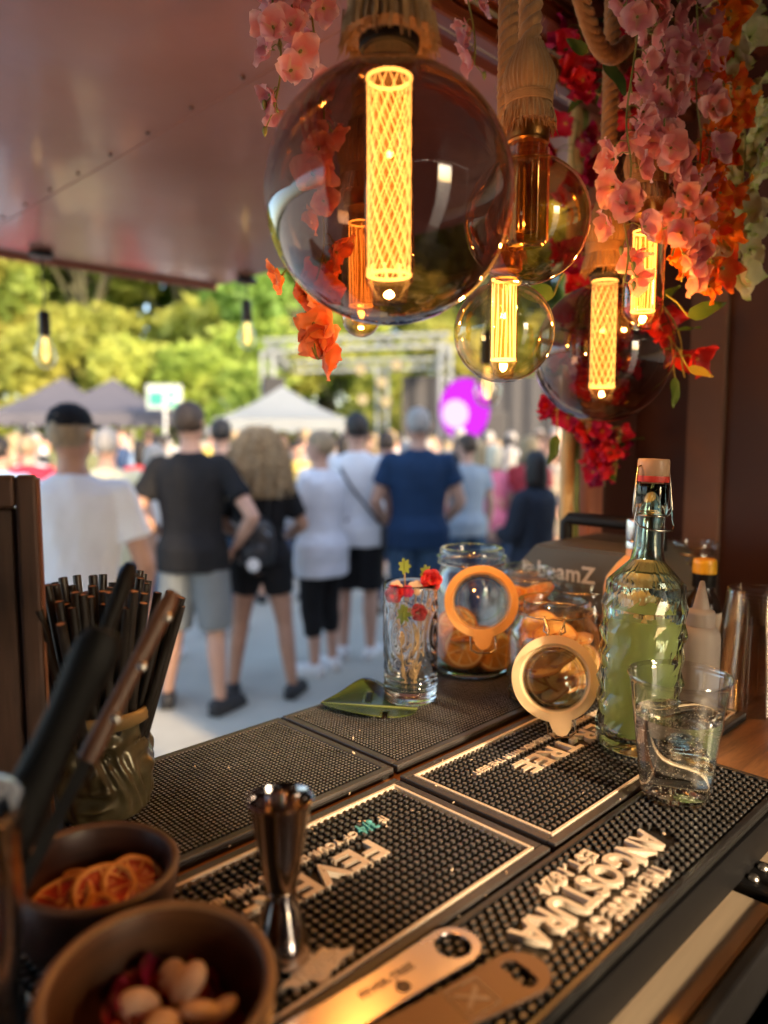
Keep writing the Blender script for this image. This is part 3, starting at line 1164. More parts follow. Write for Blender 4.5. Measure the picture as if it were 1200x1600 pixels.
person('person in a white t-shirt and black cap seen from behind at left', -1.27, 3.08, 0.12, H=1.79, build=1.0, top='tee', topcol=c_white, bottom='loose', bottomcol=c_black,
       hair='buzz', haircol=h_ashblond, shoe=m_sneak, cap=c_black, headyaw=-.25, skin=m_skin2, sleeve=.62,
       arms={('e', -1): (-.26, .10, 1.16), ('w', -1): (-.15, .30, 1.12), ('h', -1): (.6, .6, .1), ('e', 1): (.275, -.01, 1.13), ('w', 1): (.24, .17, .96), ('h', 1): (-.1, .7, -.6)})
person('person in a charcoal t-shirt and grey shorts with one hand on the hip', -1.13, 4.42, 0.0, H=1.86, build=1.0, stance=.14, top='tee', topcol=c_charc, bottom='loose',
       bottomcol=c_grey, bottom_len=.50, hair='short', haircol=h_brown, shoe=m_sneak, sleeve=.62, arms={**HIP_R, ('e', -1): (-.31, -.06, 1.16), ('w', -1): (-.19, .12, 1.02), ('h', -1): (.5, .6, -.4)},
       headyaw=-.2, legs={('t', 1): .5, ('a', -1): (-.20, .10, .085)})
person('person with long curly blond hair in a black top and black shorts', -.775, 4.72, -.05, H=1.71, build=.98, female=True, stance=.20, top='tee', topcol=c_black, bottom='slim',
       bottomcol=c_black, bottom_len=.70, hair='curly', haircol=h_curl, shoe=m_sneak, skin=m_skin2, hem=.88, sleeve=.75,
       arms={('e', -1): (-.27, .05, 1.15), ('w', -1): (-.14, .22, 1.05), ('h', -1): (.6, .6, 0), ('e', 1): (.27, .05, 1.15), ('w', 1): (.14, .22, 1.05), ('h', 1): (-.6, .6, 0)})
person('dark haired person in a black t-shirt just behind the charcoal t-shirt', -1.33, 6.2, .1, H=1.80, top='tee', topcol=c_black, bottom='slim', bottomcol=c_jeans, bottom_len=.12,
       hair='short', haircol=h_dark, shoe=m_sneak, voxel=.012)
person('short haired person in a loose white shirt and black capri trousers turned left', -.44, 5.2, .95, H=1.70, build=.95, female=True, top='loose', topcol=c_white2, bottom='slim',
       bottomcol=c_black, bottom_len=.30, hair='short', haircol=h_ashblond, shoe=m_sneakw, sleeve=1.35, hem=.74, arms=FRONT, headyaw=.35)
person('person in a white t-shirt with a dark strap across the back', -.20, 5.55, -.15, H=1.83, top='tee', topcol=c_white, bottom='loose', bottomcol=c_black, bottom_len=.52,
       hair='short', haircol=h_dark, shoe=m_sneakw, headyaw=.5, sleeve=.5)
person('grey haired person in a navy t-shirt and blue jeans seen from behind', .24, 5.3, .05, H=1.86, build=1.06, top='tee', topcol=c_navy, bottom='slim', bottomcol=c_jeans, bottom_len=.12,
       hair='buzz', haircol=h_grey, shoe=m_sneak, arms={('e', -1): (-.29, 0, 1.15), ('w', -1): (-.22, .2, 1.0), ('h', -1): (.3, .7, -.3), ('e', 1): (.29, 0, 1.15), ('w', 1): (.22, .2, 1.0), ('h', 1): (-.3, .7, -.3)})
person('person in a grey-blue t-shirt right of the navy t-shirt', .72, 6.6, .35, H=1.68, top='tee', topcol=c_greyblue, bottom='slim', bottomcol=c_jeans, bottom_len=.12, hair='short',
       haircol=h_brown, shoe=m_sneak, voxel=.011, headyaw=.4)
person('platinum blond person in a pink top', 1.07, 7.4, .1, H=1.58, female=True, top='tee', topcol=c_pink, bottom='slim', bottomcol=c_jeans, bottom_len=.15, hair='bob', haircol=h_plat,
       shoe=m_sneakw, voxel=.012)
person('dark haired person in a dark jacket beside the flower-hung post', 1.02, 5.1, .9, H=1.56, build=1.2, female=True, top='loose', topcol=cloth('dark_jacket', (.03, .036, .05)), bottom='slim',
       bottomcol=c_black, bottom_len=.12, hair='bob', haircol=h_dark, shoe=m_sneak, sleeve=1.8, arms=FRONT, headyaw=-.6)
person('person in a cream t-shirt behind the white t-shirt with cap', -1.83, 5.0, .1, H=1.72, build=1.12, top='tee', topcol=c_cream, bottom='loose', bottomcol=c_jeans, bottom_len=.5, hair='buzz',
       haircol=h_grey, shoe=m_sneak, voxel=.011)
person('fair haired person in a pale top and blue shorts with hands on hips', -1.66, 5.5, .1, H=1.60, female=True, top='tank', topcol=c_white2, bottom='loose', bottomcol=c_jeanb, bottom_len=.56,
       hair='bob', haircol=h_grey, shoe=m_sneakw, arms=HIPS2, voxel=.011)
person('person in a red t-shirt far left in the crowd', -3.25, 6.9, .2, H=1.66, build=1.1, top='tee', topcol=c_red, bottom='slim', bottomcol=c_jeans, bottom_len=.12, hair='short', haircol=h_ashblond,
       shoe=m_sneak, voxel=.014)
person('person in a pale blue t-shirt at the left edge of the picture', -2.85, 5.6, 0, H=1.66, build=1.05, top='tee', topcol=c_sky, bottom='slim', bottomcol=c_jeans, bottom_len=.12, hair='short',
       haircol=h_dark, shoe=m_sneak, voxel=.014)
person('person in a plain white t-shirt between the strap and the navy t-shirt', .02, 7.0, 0, H=1.70, top='tee', topcol=c_white, bottom='slim', bottomcol=c_jeans, bottom_len=.12, hair='short',
       haircol=h_brown, shoe=m_sneak, voxel=.014)

# bags carried by people
m_bag = pbr('bag_black', (0.022, 0.022, 0.026), 0.4, bump=.3, bscale=30)
m_zip = pbr('zip_metal', (0.6, 0.6, 0.62), 0.3, 1.0)
t = thing('backpack', 'small black backpack with a silver tag worn by the curly haired person', 'backpack', (-.775, 4.72, 0), -.05)
mb = MB()
mb.rings([(0, -.16, .88, .09, .03), (0, -.175, .90, .115, .055), (0, -.18, 1.02, .125, .065), (0, -.175, 1.12, .11, .058), (0, -.165, 1.17, .07, .04), (0, -.16, 1.185, .03, .015)], 24)
bp = obj('pouch', mb, m_bag, t, 60)
mb = MB(); mb.rings([(0, -.225, .90, .07, .02), (0, -.235, .92, .085, .03), (0, -.235, 1.0, .08, .028), (0, -.225, 1.03, .05, .015)], 20)
obj('front_pocket', mb, m_bag, t, 60)
mb = MB(); mb.tube([(.1 * math.cos(a_), -.238 + .02 * math.sin(a_), 1.06 + .05 * math.sin(a_)) for a_ in np.linspace(.2, PI - .2, 16)], .004, 6)
obj('zip', mb, m_zip, t, 60)
mb = MB(); mb.lathe([(0, 0), (.035, 0), (.04, .006), (0, .01)], 20, M=Matrix.Translation((.01, -.268, .90)) @ Matrix.Rotation(PI / 2, 4, 'X'))
obj('tag', mb, m_sneakw, t, 40)
for s in (-1, 1):
    mb = MB(); mb.tube([(s * .07, -.15, 1.16), (s * .08, -.13, 1.30), (s * .09, -.10, 1.42), (s * .095, 0, 1.475), (s * .1, .11, 1.38), (s * .11, .125, 1.2), (s * .12, -.05, 1.0), (s * .1, -.15, .93)], .012, 8, flat=.5)
    obj('strap', mb, m_bag, t, 60)
t = thing('crossbody_bag', 'dark bag on a long strap worn over the white t-shirt', 'bag', (-.20, 5.55, 0), -.15)
mb = MB(); mb.box((.215, .02, .92), (.07, .2, .17), bevel=.02)
obj('pouch', mb, m_bag, t, None)
mb = MB(); mb.tube([(.20, -.05, 1.0), (.13, -.14, 1.12), (.0, -.15, 1.28), (-.09, -.135, 1.42), (-.115, -.02, 1.485), (-.06, .12, 1.40), (.08, .15, 1.2), (.2, .08, 1.02)], .016, 8, flat=.4)
obj('strap', mb, m_bag, t, 60)

# ------------------------------------------------------------------ the crowd further back
OC = pbr('crowd_cloth', (0.92, 0.92, 0.92), 0.85, var=.06, vscale=9, bump=.5, bscale=7, bdist=.03, objcol=True)
OH = pbr('crowd_hair', (0.9, 0.9, 0.9), 0.6, var=.3, vscale=40, objcol=True)
protos = []
for (kw) in (dict(H=1.78, hair='short', bottom='slim', bottom_len=.12), dict(H=1.78, female=True, hair='long', bottom='slim', bottom_len=.12),
             dict(H=1.78, hair='buzz', bottom='loose', bottom_len=.5, arms=FRONT, build=1.1), dict(H=1.78, female=True, hair='bob', bottom='skirt', bottom_len=.5)):
    t = thing('person', 'x', 'person', (0, 0, 0))
    build_person(t, top='tee', topcol=OC, bottomcol=OC, haircol=OH, shoe=m_sneak, voxel=.02, cvoxel=.02, skin=m_skin, **kw)
    protos.append(t)
SH = {'white': (.72, .73, .76), 'black': (.03, .03, .035), 'pale blue': (.35, .48, .66), 'navy': (.03, .06, .14), 'red': (.5, .04, .05), 'grey': (.28, .29, .31), 'pink': (.7, .3, .38),
      'olive': (.16, .17, .08), 'beige': (.55, .47, .35), 'teal': (.06, .25, .28), 'brown': (.16, .09, .05), 'yellow': (.68, .52, .12)}
HC = {'dark': (.02, .015, .012), 'brown': (.09, .05, .03), 'blond': (.42, .30, .15), 'grey': (.4, .38, .36)}
rn = random.Random(21)
SPOTS = []
ROWS = ('front', 'second', 'third', 'fourth', 'fifth', 'rearmost')
for row, (yy, x0, x1, nn) in enumerate(((7.7, -4.1, 2.5, 10), (8.9, -4.8, 2.8, 13), (10.2, -5.4, 3.1, 15), (11.7, -6.1, 3.4, 17), (13.2, -6.8, 3.9, 19), (14.6, -7.3, 4.2, 20))):
    for k in range(nn):
        SPOTS.append((x0 + (x1 - x0) * (k + rn.uniform(.2, .8)) / nn, yy + rn.uniform(-.45, .45), row))
PROTO_USED = set()
SEEN = set()
SHW = ['white', 'white', 'white', 'pale blue', 'black', 'black', 'grey', 'navy', 'red', 'pink', 'olive', 'beige', 'teal', 'brown', 'yellow']
for i, (x, y, row) in enumerate(SPOTS):
    while True:
        shn, hcn, k = rn.choice(SHW), rn.choice(list(HC)), rn.randrange(4)
        if (shn, hcn, k, row) not in SEEN:
            break
    SEEN.add((shn, hcn, k, row))
    src = protos[k]
    h = rn.uniform(1.60, 1.80) if k % 2 == 0 else rn.uniform(1.54, 1.70)
    sc = h / 1.78
    kindw = {0: 'cropped {} hair, long trousers', 1: 'long {} hair', 2: 'shaved {} hair, shorts', 3: '{} bob, skirt'}[k].format(hcn)
    lab = 'person in %s top, %s, %s row of the far crowd' % (shn, kindw, ROWS[row])
    rz = rn.uniform(-.8, .8) if rn.random() < .8 else rn.uniform(1.2, 5)
    if k in PROTO_USED:
        r = dup(src, (x, y, 0), (0, 0, rz), lab)
    else:
        PROTO_USED.add(k)
        r = src
        r.location = (x, y, 0)
        r.rotation_euler = (0, 0, rz)
        r['label'] = lab
    r['group'] = 'crowd further back on the square'
    r.scale = (sc * rn.uniform(.95, 1.1), sc, sc)
    bc = rn.choice([(.05, .07, .13), (.03, .03, .035), (.25, .22, .17), (.12, .16, .24)])
    for ch in r.children:
        nm = ch.name.split('.')[0]
        if nm in ('t_shirt', 'top'):
            ch.color = (*SH[shn], 1)
        elif nm in ('trousers', 'shorts', 'skirt'):
            ch.color = (*bc, 1)
        elif nm == 'hair':
            ch.color = (*HC[hcn], 1)
# ================================================================== THE BAR STALL
m_hatch = pbr('hatch_paint', (0.31, 0.120, 0.078), 0.32, var=.10, vscale=2.2, bump=.16, bscale=2.6, bdist=.03, rvar=.12, coat=.30, col2=(.40, .165, .112), detail=9)
m_wallp = pbr('wall_panel', (0.060, 0.020, 0.014), 0.50, var=.2, vscale=3, bump=.1, bscale=40)
m_ceil = pbr('ceiling_panel', (0.050, 0.022, 0.016), 0.5, var=.2, vscale=3)
m_redwood = wood('red_brown_wood', (0.10, 0.028, 0.018), (0.20, 0.065, 0.035), rough=.35, coat=.3)
m_brass = pbr('brass_trim', (0.62, 0.40, 0.16), 0.28, 1.0, var=.1)
m_trim = pbr('brown_trim', (0.20, 0.115, 0.080), 0.5, var=.15, vscale=5)
m_counter = wood('counter_wood', (0.10, 0.040, 0.018), (0.30, 0.14, 0.055), scale=4, stretch=(2, 16, 16), rough=.38, coat=.2)
m_bambooy = pbr('bamboo_yellow', (0.55, 0.40, 0.16), 0.4, var=.2, vscale=5, stretch=(6, 6, .6))
m_bamboog = pbr('bamboo_green', (0.22, 0.30, 0.08), 0.4, var=.2, vscale=5, stretch=(6, 6, .6))
m_pinkw = wood('pink_wood', (0.36, 0.13, 0.085), (0.55, 0.24, 0.16), stretch=(14, 14, 1), rough=.5)
m_blk = pbr('black_edge', (0.006, 0.006, 0.007), 0.5, var=.2, spec=.25)
m_screw = pbr('screw_steel', (0.16, 0.10, 0.08), 0.5, .6)
m_floor = pbr('stall_floor', (0.05, 0.04, 0.035), 0.7, var=.2)

stall = thing('bar_stall', 'dark red-brown bar stall with its serving hatch raised', 'stall', (0, 0, 0), ROT)
U0, U1 = -1.5, 1.5


def sbox(name, u0, u1, v0, v1, z0, z1, mat, parent=stall, bevel=.003, smooth=None):
    mb = MB()
    mb.box(((u0 + u1) / 2, -(v0 + v1) / 2, (z0 + z1) / 2), (u1 - u0, abs(v1 - v0), z1 - z0), bevel=bevel)
    return obj(name, mb, mat, parent, smooth)


ZH = 2.27
# hatch: a flat panel swung out to the horizontal, slightly rippled sheet
mb = MB()
nu, nv = 40, 30
uu = [-1.55 + (1.72 + 1.55) * i / nu for i in range(nu + 1)]
vv = [-0.815 - (2.70 - 0.815) * j / nv for j in range(nv + 1)]
vs = []
for zz, sgn in ((0, 1), (.035, 0)):
    for v_ in vv:
        for u_ in uu:
            vs.append((u_, -v_, ZH + zz + sgn * (.0035 * mnoise.noise(Vector((u_ * 2.1, v_ * 2.1, 3))) )))
fs = []
W1 = nu + 1
N1 = W1 * (nv + 1)
for j in range(nv):
    for i in range(nu):
        a_ = j * W1 + i
        fs.append((a_, a_ + W1, a_ + W1 + 1, a_ + 1))
        fs.append((N1 + a_, N1 + a_ + 1, N1 + a_ + W1 + 1, N1 + a_ + W1))
for i in range(nu):
    fs.append((i, i + 1, N1 + i + 1, N1 + i))
    b_ = nv * W1 + i
    fs.append((b_ + 1, b_, N1 + b_, N1 + b_ + 1))
for j in range(nv):
    a_ = j * W1
    fs.append((a_ + W1, a_, N1 + a_, N1 + a_ + W1))
    b_ = j * W1 + nu
    fs.append((b_, b_ + W1, N1 + b_ + W1, N1 + b_))
mb.add(vs, fs)
hatch = obj('hatch', mb, m_hatch, stall, 50, fix=True)
mb = MB()
mb.box((.08, 2.708, ZH + .012), (3.3, .012, .06), bevel=.002)
obj('edge_strip', mb, m_hatch, hatch, None)
scm = MB()
scm.lathe([(0, -.003), (.003, -.0026), (.0045, -.001), (.005, .001), (0, .001)], 12)
scme = scm.mesh('screw', m_screw, 60)
for us in (0.773, -0.35, 1.66):
    for k in range(11):
        link('screw', scme, hatch, (us, 0.95 + k * .165, ZH - .003))
mb = MB()
mb.box((0.795, 1.76, ZH - .0005), (.003, 1.86, .003))
obj('sheet_seam', mb, m_hatch, hatch, None)

# header beam over the opening and its metal strips
hd_ = sbox('header_beam', U0, 1.72, -.80, -.66, ZH + .004, 2.40, m_redwood)
for (v_, z_, h_) in ((-.765, ZH, .014), (-.700, ZH + .002, .008), (-.655, ZH + .03, .010)):
    mb = MB()
    mb.box((.1, -v_, z_ - .002), (3.2, .012, h_), bevel=.002)
    obj('metal_strip', mb, m_brass, hd_, None)
mb = MB(); mb.box((.1, .735, ZH - .012), (3.2, .03, .026), bevel=.006)
obj('rail', mb, m_redwood, hd_, None)
sbox('ceiling', U0 - .05, U1 + .05, -.66, 1.9, 2.40, 2.44, m_ceil)
sbox('roof', U0 - .15, U1 + .15, -.90, 2.0, 2.445, 2.50, m_wallp)
# ceiling battens that the lamp ropes are tied to
for v_ in (-.52, -.20, .25):
    sbox('ceiling_batten', U0, U1, v_ - .025, v_ + .025, 2.35, 2.398, m_redwood)
# walls
sbox('end_wall', U1, U1 + .04, -.80, 1.9, .3, 2.40, m_wallp)
sbox('end_wall', U0 - .04, U0, -.80, 1.9, .3, 2.40, m_wallp)
sbox('rear_wall', U0, .28, 1.9, 1.94, .3, 2.398, m_wallp)
sbox('rear_wall', .76, U1, 1.9, 1.94, .3, 2.398, m_wallp)
sbox('sun_gap_header', .282, .758, 1.9, 1.94, 2.33, 2.398, m_wallp)  # opening below is added so that low sun reaches the bar
sbox('added_shade_fascia', U0 - .15, U1 + .15, -.90, -.86, 2.503, 3.25, m_redwood)  # unseen board added above the roof to shade the crowd
sbox('jamb', 1.365, U1 - .002, -.80, -.755, ZC, ZH, m_wallp)
sbox('floor', U0, U1, -.76, 1.9, .26, .30, m_floor)
sbox('front_panel', U0, U1, -.80, -.765, .30, 1.262, m_redwood)
sbox('wall_strip', U1 - .018, U1 - .001, -.645, -.575, ZC, 2.40, m_trim)
sbox('wall_strip', U1 - .018, U1 - .001, .10, .17, .32, 2.40, m_trim)
# narrow posts at the end of the opening
sbox('post', 1.302, 1.355, -.795, -.75, ZC, ZH, m_pinkw)
mb = MB(); mb.box((1.36 + .003, .80, 1.8), (.006, .006, .9), bevel=.001)


def bamboo(u, v, r, mat, name):
    mb = MB()
    pr = []
    z = ZC
    while z < ZH - .02:
        z1 = min(z + .21, ZH)
        pr += [(r * 1.10, z), (r * 1.12, z + .006), (r, z + .016), (r * .97, (z + z1) / 2), (r, z1 - .008)]
        z = z1
    pr += [(r, ZH)]
    mb.lathe([(0, ZC)] + pr + [(0, ZH)], 16, M=Matrix.Translation((u, -v, 0)))
    return obj(name, mb, mat, stall, 50)


bamboo(1.246, -.765, .013, m_bambooy, 'bamboo_pole')
bamboo(1.279, -.772, .012, m_bamboog, 'bamboo_pole')
# counter
ct = sbox('counter_top', U0 + .004, U1 - .004, -.752, -.233, 1.272, ZC, m_counter, bevel=.006)
mb = MB(); mb.box((0, .2305, 1.2905), (2.98, .003, .037)); 
obj('edge_band', mb, m_blk, ct, None)
mb = MB(); mb.box((0, .754, 1.294), (2.98, .003, .034))
obj('edge_band', mb, m_blk, ct, None)
sbox('counter_apron', U0 + .01, U1 - .01, -.74, -.34, 1.10, 1.268, m_blk)

# refrigerated bench under the counter, brushed steel lid
m_steel = pbr('brushed_steel', (0.62, 0.60, 0.58), 0.34, 1.0, var=.12, vscale=6, stretch=(1, 40, 1), rvar=.08)
m_lid = pbr('warm_lit_lid_steel', (0.62, 0.50, 0.36), 0.50, .45, var=.10, vscale=6, stretch=(1, 12, 1), rvar=.06)  # steel tinted orange for the warm light it reflects
bench = thing('cooler_bench', 'low steel cooler bench with a black hinge strip below the counter edge', 'cooler', (0, 0, 0), ROT)
sbox('lid', -.6, .672, -.335, -.196, 1.252, 1.266, m_lid, bench, bevel=.004)
sbox('lid', .732, 1.3, -.335, -.196, 1.252, 1.266, m_lid, bench, bevel=.004)
hp = sbox('hinge_plate', .676, .728, -.335, -.150, 1.254, 1.272, m_blk, bench, bevel=.003)
for (u_, v_) in ((.690, -.222), (.714, -.222), (.690, -.204), (.714, -.204)):
    mb = MB(); mb.lathe([(0, .004), (.003, .0035), (.0048, .0012), (.005, 0), (0, 0)], 14)
    obj('screw', mb, m_steel, hp, 50, loc=(u_, -v_, 1.2722))
sbox('rail', -.6, 1.3, -.192, -.180, 1.235, 1.275, m_blk, bench, bevel=.003)
sbox('front', -.6, 1.3, -.178, .22, .31, 1.215, pbr('cooler_front', (.05, .04, .035), .5), bench, bevel=.004)
sbox('body', -.6, 1.3, -.33, -.19, .31, 1.25, m_blk, bench, bevel=.004)

# ------------------------------------------------------------------ rubber bar mats
m_rub = pbr('black_rubber', (0.018, 0.018, 0.019), 0.34, var=.25, vscale=30, rvar=.10, spec=.6)
m_rubd = pbr('deep_rubber', (0.008, 0.008, 0.008), 0.55, var=.2, vscale=30)
m_rubt = pbr('hatch_sheen_rubber_top', (0.085, 0.078, 0.074), 0.36, var=.35, vscale=45, rvar=.10, spec=.7)  # brown-grey reflection of the hatch put into the nub tops' colour
m_rubw = pbr('sky_sheen_rubber_top', (0.19, 0.185, 0.18), 0.38, var=.35, vscale=45, rvar=.10, spec=.7)  # paler nub tops, the sky's reflection painted in
m_rubf = pbr('rubber_frame', (0.055, 0.052, 0.053), 0.40, var=.25, vscale=20)
m_white = pbr('white_rubber', (0.60, 0.51, 0.40), 0.5, var=.06, vscale=35, col2=(.72, .62, .50), bump=.1, bscale=300)
m_teal = pbr('teal_rubber', (0.10, 0.42, 0.46), 0.5, var=.06)


def nub_field(x0, x1, y0, y1, pitch, r, z0, z1, skip=None):
    """pitch, r: (x, y) spacing and half-axes; a third value in pitch staggers the rows"""
    T = []
    n = 8
    for (q, zz) in ((1.0, z0), (.97, z1 - .0005), (.84, z1)):
        T += [(r[0] * q * math.cos(2 * PI * (k + .5) / n), r[1] * q * math.sin(2 * PI * (k + .5) / n), zz) for k in range(n)]
    F, FM = [], []
    for j in range(2):
        F += [(j * n + k, j * n + (k + 1) % n, (j + 1) * n + (k + 1) % n, (j + 1) * n + k) for k in range(n)]
        FM += [0] * n
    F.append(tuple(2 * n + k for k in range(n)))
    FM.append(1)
    mb = MB()
    nx = int((x1 - x0) / pitch[0])
    ny = int((y1 - y0) / pitch[1])
    px = (x1 - x0) / nx
    py = (y1 - y0) / ny
    st = pitch[2] if len(pitch) > 2 else 0
    rn = random.Random(3)
    for j in range(ny):
        for i in range(nx):
            x = x0 + (i + .5 + (.25 * (1 if j % 2 else -1) if st else 0)) * px
            y = y0 + (j + .5) * py
            if skip and skip(x, y):
                continue
            o = len(mb.v)
            jx, jy, jz = rn.gauss(0, .0001), rn.gauss(0, .0001), rn.gauss(0, .00012)
            mb.v += [(x + a_ + jx, y + b_ + jy, c_ + (jz if c_ > z0 else 0)) for a_, b_, c_ in T]
            mb.f += [tuple(q + o for q in f) for f in F]
            mb.mi += FM
    return mb


def bar_mat(label, u0, u1, v0, v1, pitch, r, white=False, skip=None, rim=.009, top=None, rimmat=None):
    L, D = u1 - u0, v1 - v0
    t = thing('bar_mat', label, 'bar mat', bar((u0 + u1) / 2, (v0 + v1) / 2, ZC), ROT + PI, 'rubber bar mats on the counter')
    mb = MB()
    mb.box((0, 0, .0027), (L, D, .0050), bevel=.0008)
    obj('base', mb, m_rubd, t, None)
    for (c, d) in (((0, D / 2 - rim / 2), (L, rim)), ((0, -D / 2 + rim / 2), (L, rim)), ((L / 2 - rim / 2, 0), (rim, D - 2 * rim)), ((-L / 2 + rim / 2, 0), (rim, D - 2 * rim))):
        mb = MB(); mb.box((c[0], c[1], .0075), (d[0], d[1], .0048), bevel=.0012)
        obj('rim', mb, rimmat or m_rubf, t, None)
    i_ = rim + .001
    if white:
        ww = .0034
        for (c, d) in (((0, D / 2 - i_ - ww / 2), (L - 2 * i_, ww)), ((0, -D / 2 + i_ + ww / 2), (L - 2 * i_, ww)), ((L / 2 - i_ - ww / 2, 0), (ww, D - 2 * i_ - 2 * ww)), ((-L / 2 + i_ + ww / 2, 0), (ww, D - 2 * i_ - 2 * ww))):
            mb = MB(); mb.box((c[0], c[1], .0078), (d[0], d[1], .0056), bevel=.0006)
            obj('white_line', mb, m_white, t, None)
        i_ += ww + .002
    nb = nub_field(-L / 2 + i_, L / 2 - i_, -D / 2 + i_, D / 2 - i_, pitch, r, .0050, .0100, skip)
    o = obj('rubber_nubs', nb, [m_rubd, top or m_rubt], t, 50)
    o['kind'] = 'stuff'
    return t


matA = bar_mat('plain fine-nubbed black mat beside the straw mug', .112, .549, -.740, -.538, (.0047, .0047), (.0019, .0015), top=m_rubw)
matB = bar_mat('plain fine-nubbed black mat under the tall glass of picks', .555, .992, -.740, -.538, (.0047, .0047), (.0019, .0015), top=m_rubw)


def local(u, v, uc, vc):
    return (-(u - uc), v - vc)


def tree_mat(label, u0, u1, v0, v1, crest):
    uc, vc = (u0 + u1) / 2, (v0 + v1) / 2
    boxes = [(-.123, .123, -.0265, .0025), (-.158, .166, -.0495, -.0355)]
    def sk(x, y):
        return any(a_ <= x <= b_ and c_ <= y <= d_ for a_, b_, c_, d_ in boxes)
    t = bar_mat(label, u0, u1, v0, v1, (.0077, .0077), (.0027, .0027), True, sk)
    z0, dp = .005, .0054
    lettering('FEVER-TREE', .236, .0285, dp, (0, -.012, 0), m_white, t, z0=z0)
    # the line below it, with the fraction in teal
    lettering('IF', .0085, .0105, dp, (-.1515, -.042, 0), m_white, t, z0=z0)
    lettering('3/4', .019, .016, dp, (-.133, -.042, 0), m_teal, t, z0=z0)
    lettering('OF YOUR DRINK IS THE MIXER, MIX WITH THE BEST', .282, .0105, dp, (.022, -.042, 0), m_white, t, z0=z0)
    if crest:
        rn = random.Random(2)
        mb = MB()
        cx, cy = local(.298, -.364, uc, vc)
        pts = []
        for k in range(40):
            a_ = 2 * PI * k / 40
            rr = .0125 * (1 + .16 * math.sin(5 * a_ + .6) + .12 * math.sin(9 * a_ + 2)) * (1 if math.sin(a_) > -.2 else .8)
            pts.append((cx + rr * 2.0 * math.cos(a_), cy + rr * 1.0 * math.sin(a_)))
        mb.prism(pts, z0, z0 + dp)
        for _ in range(60):
            a_, q = rn.uniform(0, 2 * PI), math.sqrt(rn.random()) * .85
            x, y = cx + .022 * q * math.cos(a_), cy + .011 * q * math.sin(a_)
            mb.lathe([(.0016, z0 + dp - .0003), (.0013, z0 + dp + .0008), (0, z0 + dp + .0010)], 8, M=Matrix.Translation((x, y, 0)))
        obj('tree_emblem', mb, m_white, t, 40)
    return t


matC = tree_mat('white-bordered mat lettered FEVER-TREE under the green bottle', .540, .980, -.521, -.334, False)
matD = tree_mat('white-bordered mat lettered FEVER-TREE under the jigger', .092, .532, -.521, -.334, True)
def skE(x, y):
    return (-.112 < x - SKX < .106 and -.015 < y - SKY < .015) or (-.042 < x - SKX2 < .042 and -.009 < y - SKY2 < .0085) or (-.061 < x - SKX3 < .061 and -.0085 < y - SKY3 < .009)


SKX, SKY = local((.612 + .418) / 2, -.281, (.200 + .803) / 2, (-.329 - .2315) / 2)
SKX2, SKY2 = local((.548 + .478) / 2, -.306, (.200 + .803) / 2, (-.329 - .2315) / 2)
SKX3, SKY3 = local((.569 + .461) / 2, -.2535, (.200 + .803) / 2, (-.329 - .2315) / 2)
matE = bar_mat('long narrow mat lettered ANGOSTURA along the bartender edge', .200, .803, -.329, -.2315, (.0096, .0060, 1), (.0034, .0021), False, skE, rim=.006, rimmat=m_rub)
zE = dict(depth=.0085, z0=.004)
ucE, vcE = (.200 + .803) / 2, (-.329 - .2315) / 2
x_, y_ = local((.612 + .418) / 2, -.281, ucE, vcE)
lettering('ANGOSTURA', .200, .0290, .0056, (x_, y_, 0), m_white, matE, z0=.005)
x_, y_ = local((.548 + .478) / 2, -.306, ucE, vcE)
lettering('EST.1824', .076, .0148, .0052, (x_, y_, 0), m_white, matE, z0=.005)
x_, y_ = local((.569 + .461) / 2, -.2535, ucE, vcE)
lettering('THE HOUSE OF', .114, .0150, .0052, (x_, y_, 0), m_white, matE, z0=.005)

# ------------------------------------------------------------------ unseen stall added beyond the end wall to shade the crowd
t = thing('added_shade_stall', 'tall dark unseen stall added beyond the end wall to shade the crowd', 'stall', (0, 0, 0), ROT)
sbox('side_wall', 2.05, 2.09, -.95, 1.95, 0, 3.3, m_wallp, t)
sbox('side_wall', 6.46, 6.50, -.95, 1.95, 0, 3.3, m_wallp, t)
sbox('front_wall', 2.095, 6.455, -.95, -.91, 0, 3.3, m_redwood, t)
sbox('back_wall', 2.095, 6.455, 1.91, 1.95, 0, 3.3, m_redwood, t)
sbox('roof', 1.95, 6.6, -1.05, 2.05, 3.305, 3.37, m_wallp, t)

# ------------------------------------------------------------------ crumbs on the mats
m_crumb = pbr('crumbs', (0.45, 0.26, 0.12), 0.8, var=.6, vscale=30, col2=(.75, .66, .55))
mb = MB()
rn = random.Random(77)
for k in range(70):
    u_, v_ = rn.uniform(.14, .95), rn.uniform(-.73, -.25)
    if rn.random() < .4:
        u_, v_ = rn.gauss(.42, .12), rn.gauss(-.45, .07)
    if not (.12 < u_ < .79 and -.73 < v_ < -.245):
        continue
    q = rn.uniform(.0005, .0014)
    mb.lathe([(0, -q * .5), (q, -q * .2), (q * .8, q * .4), (0, q * .6)], 5, M=Matrix.Translation(bar(u_, v_, ZT + q * .4)) @ Euler((k, k * 3, k * 7)).to_matrix().to_4x4() @ Matrix.Scale(rn.uniform(1, 2.4), 4, (1, 0, 0)))
o = obj('crumbs', mb, m_crumb, None, None)
tag(o, 'tiny crumbs scattered over the rubber mats', 'crumbs', kind='stuff')
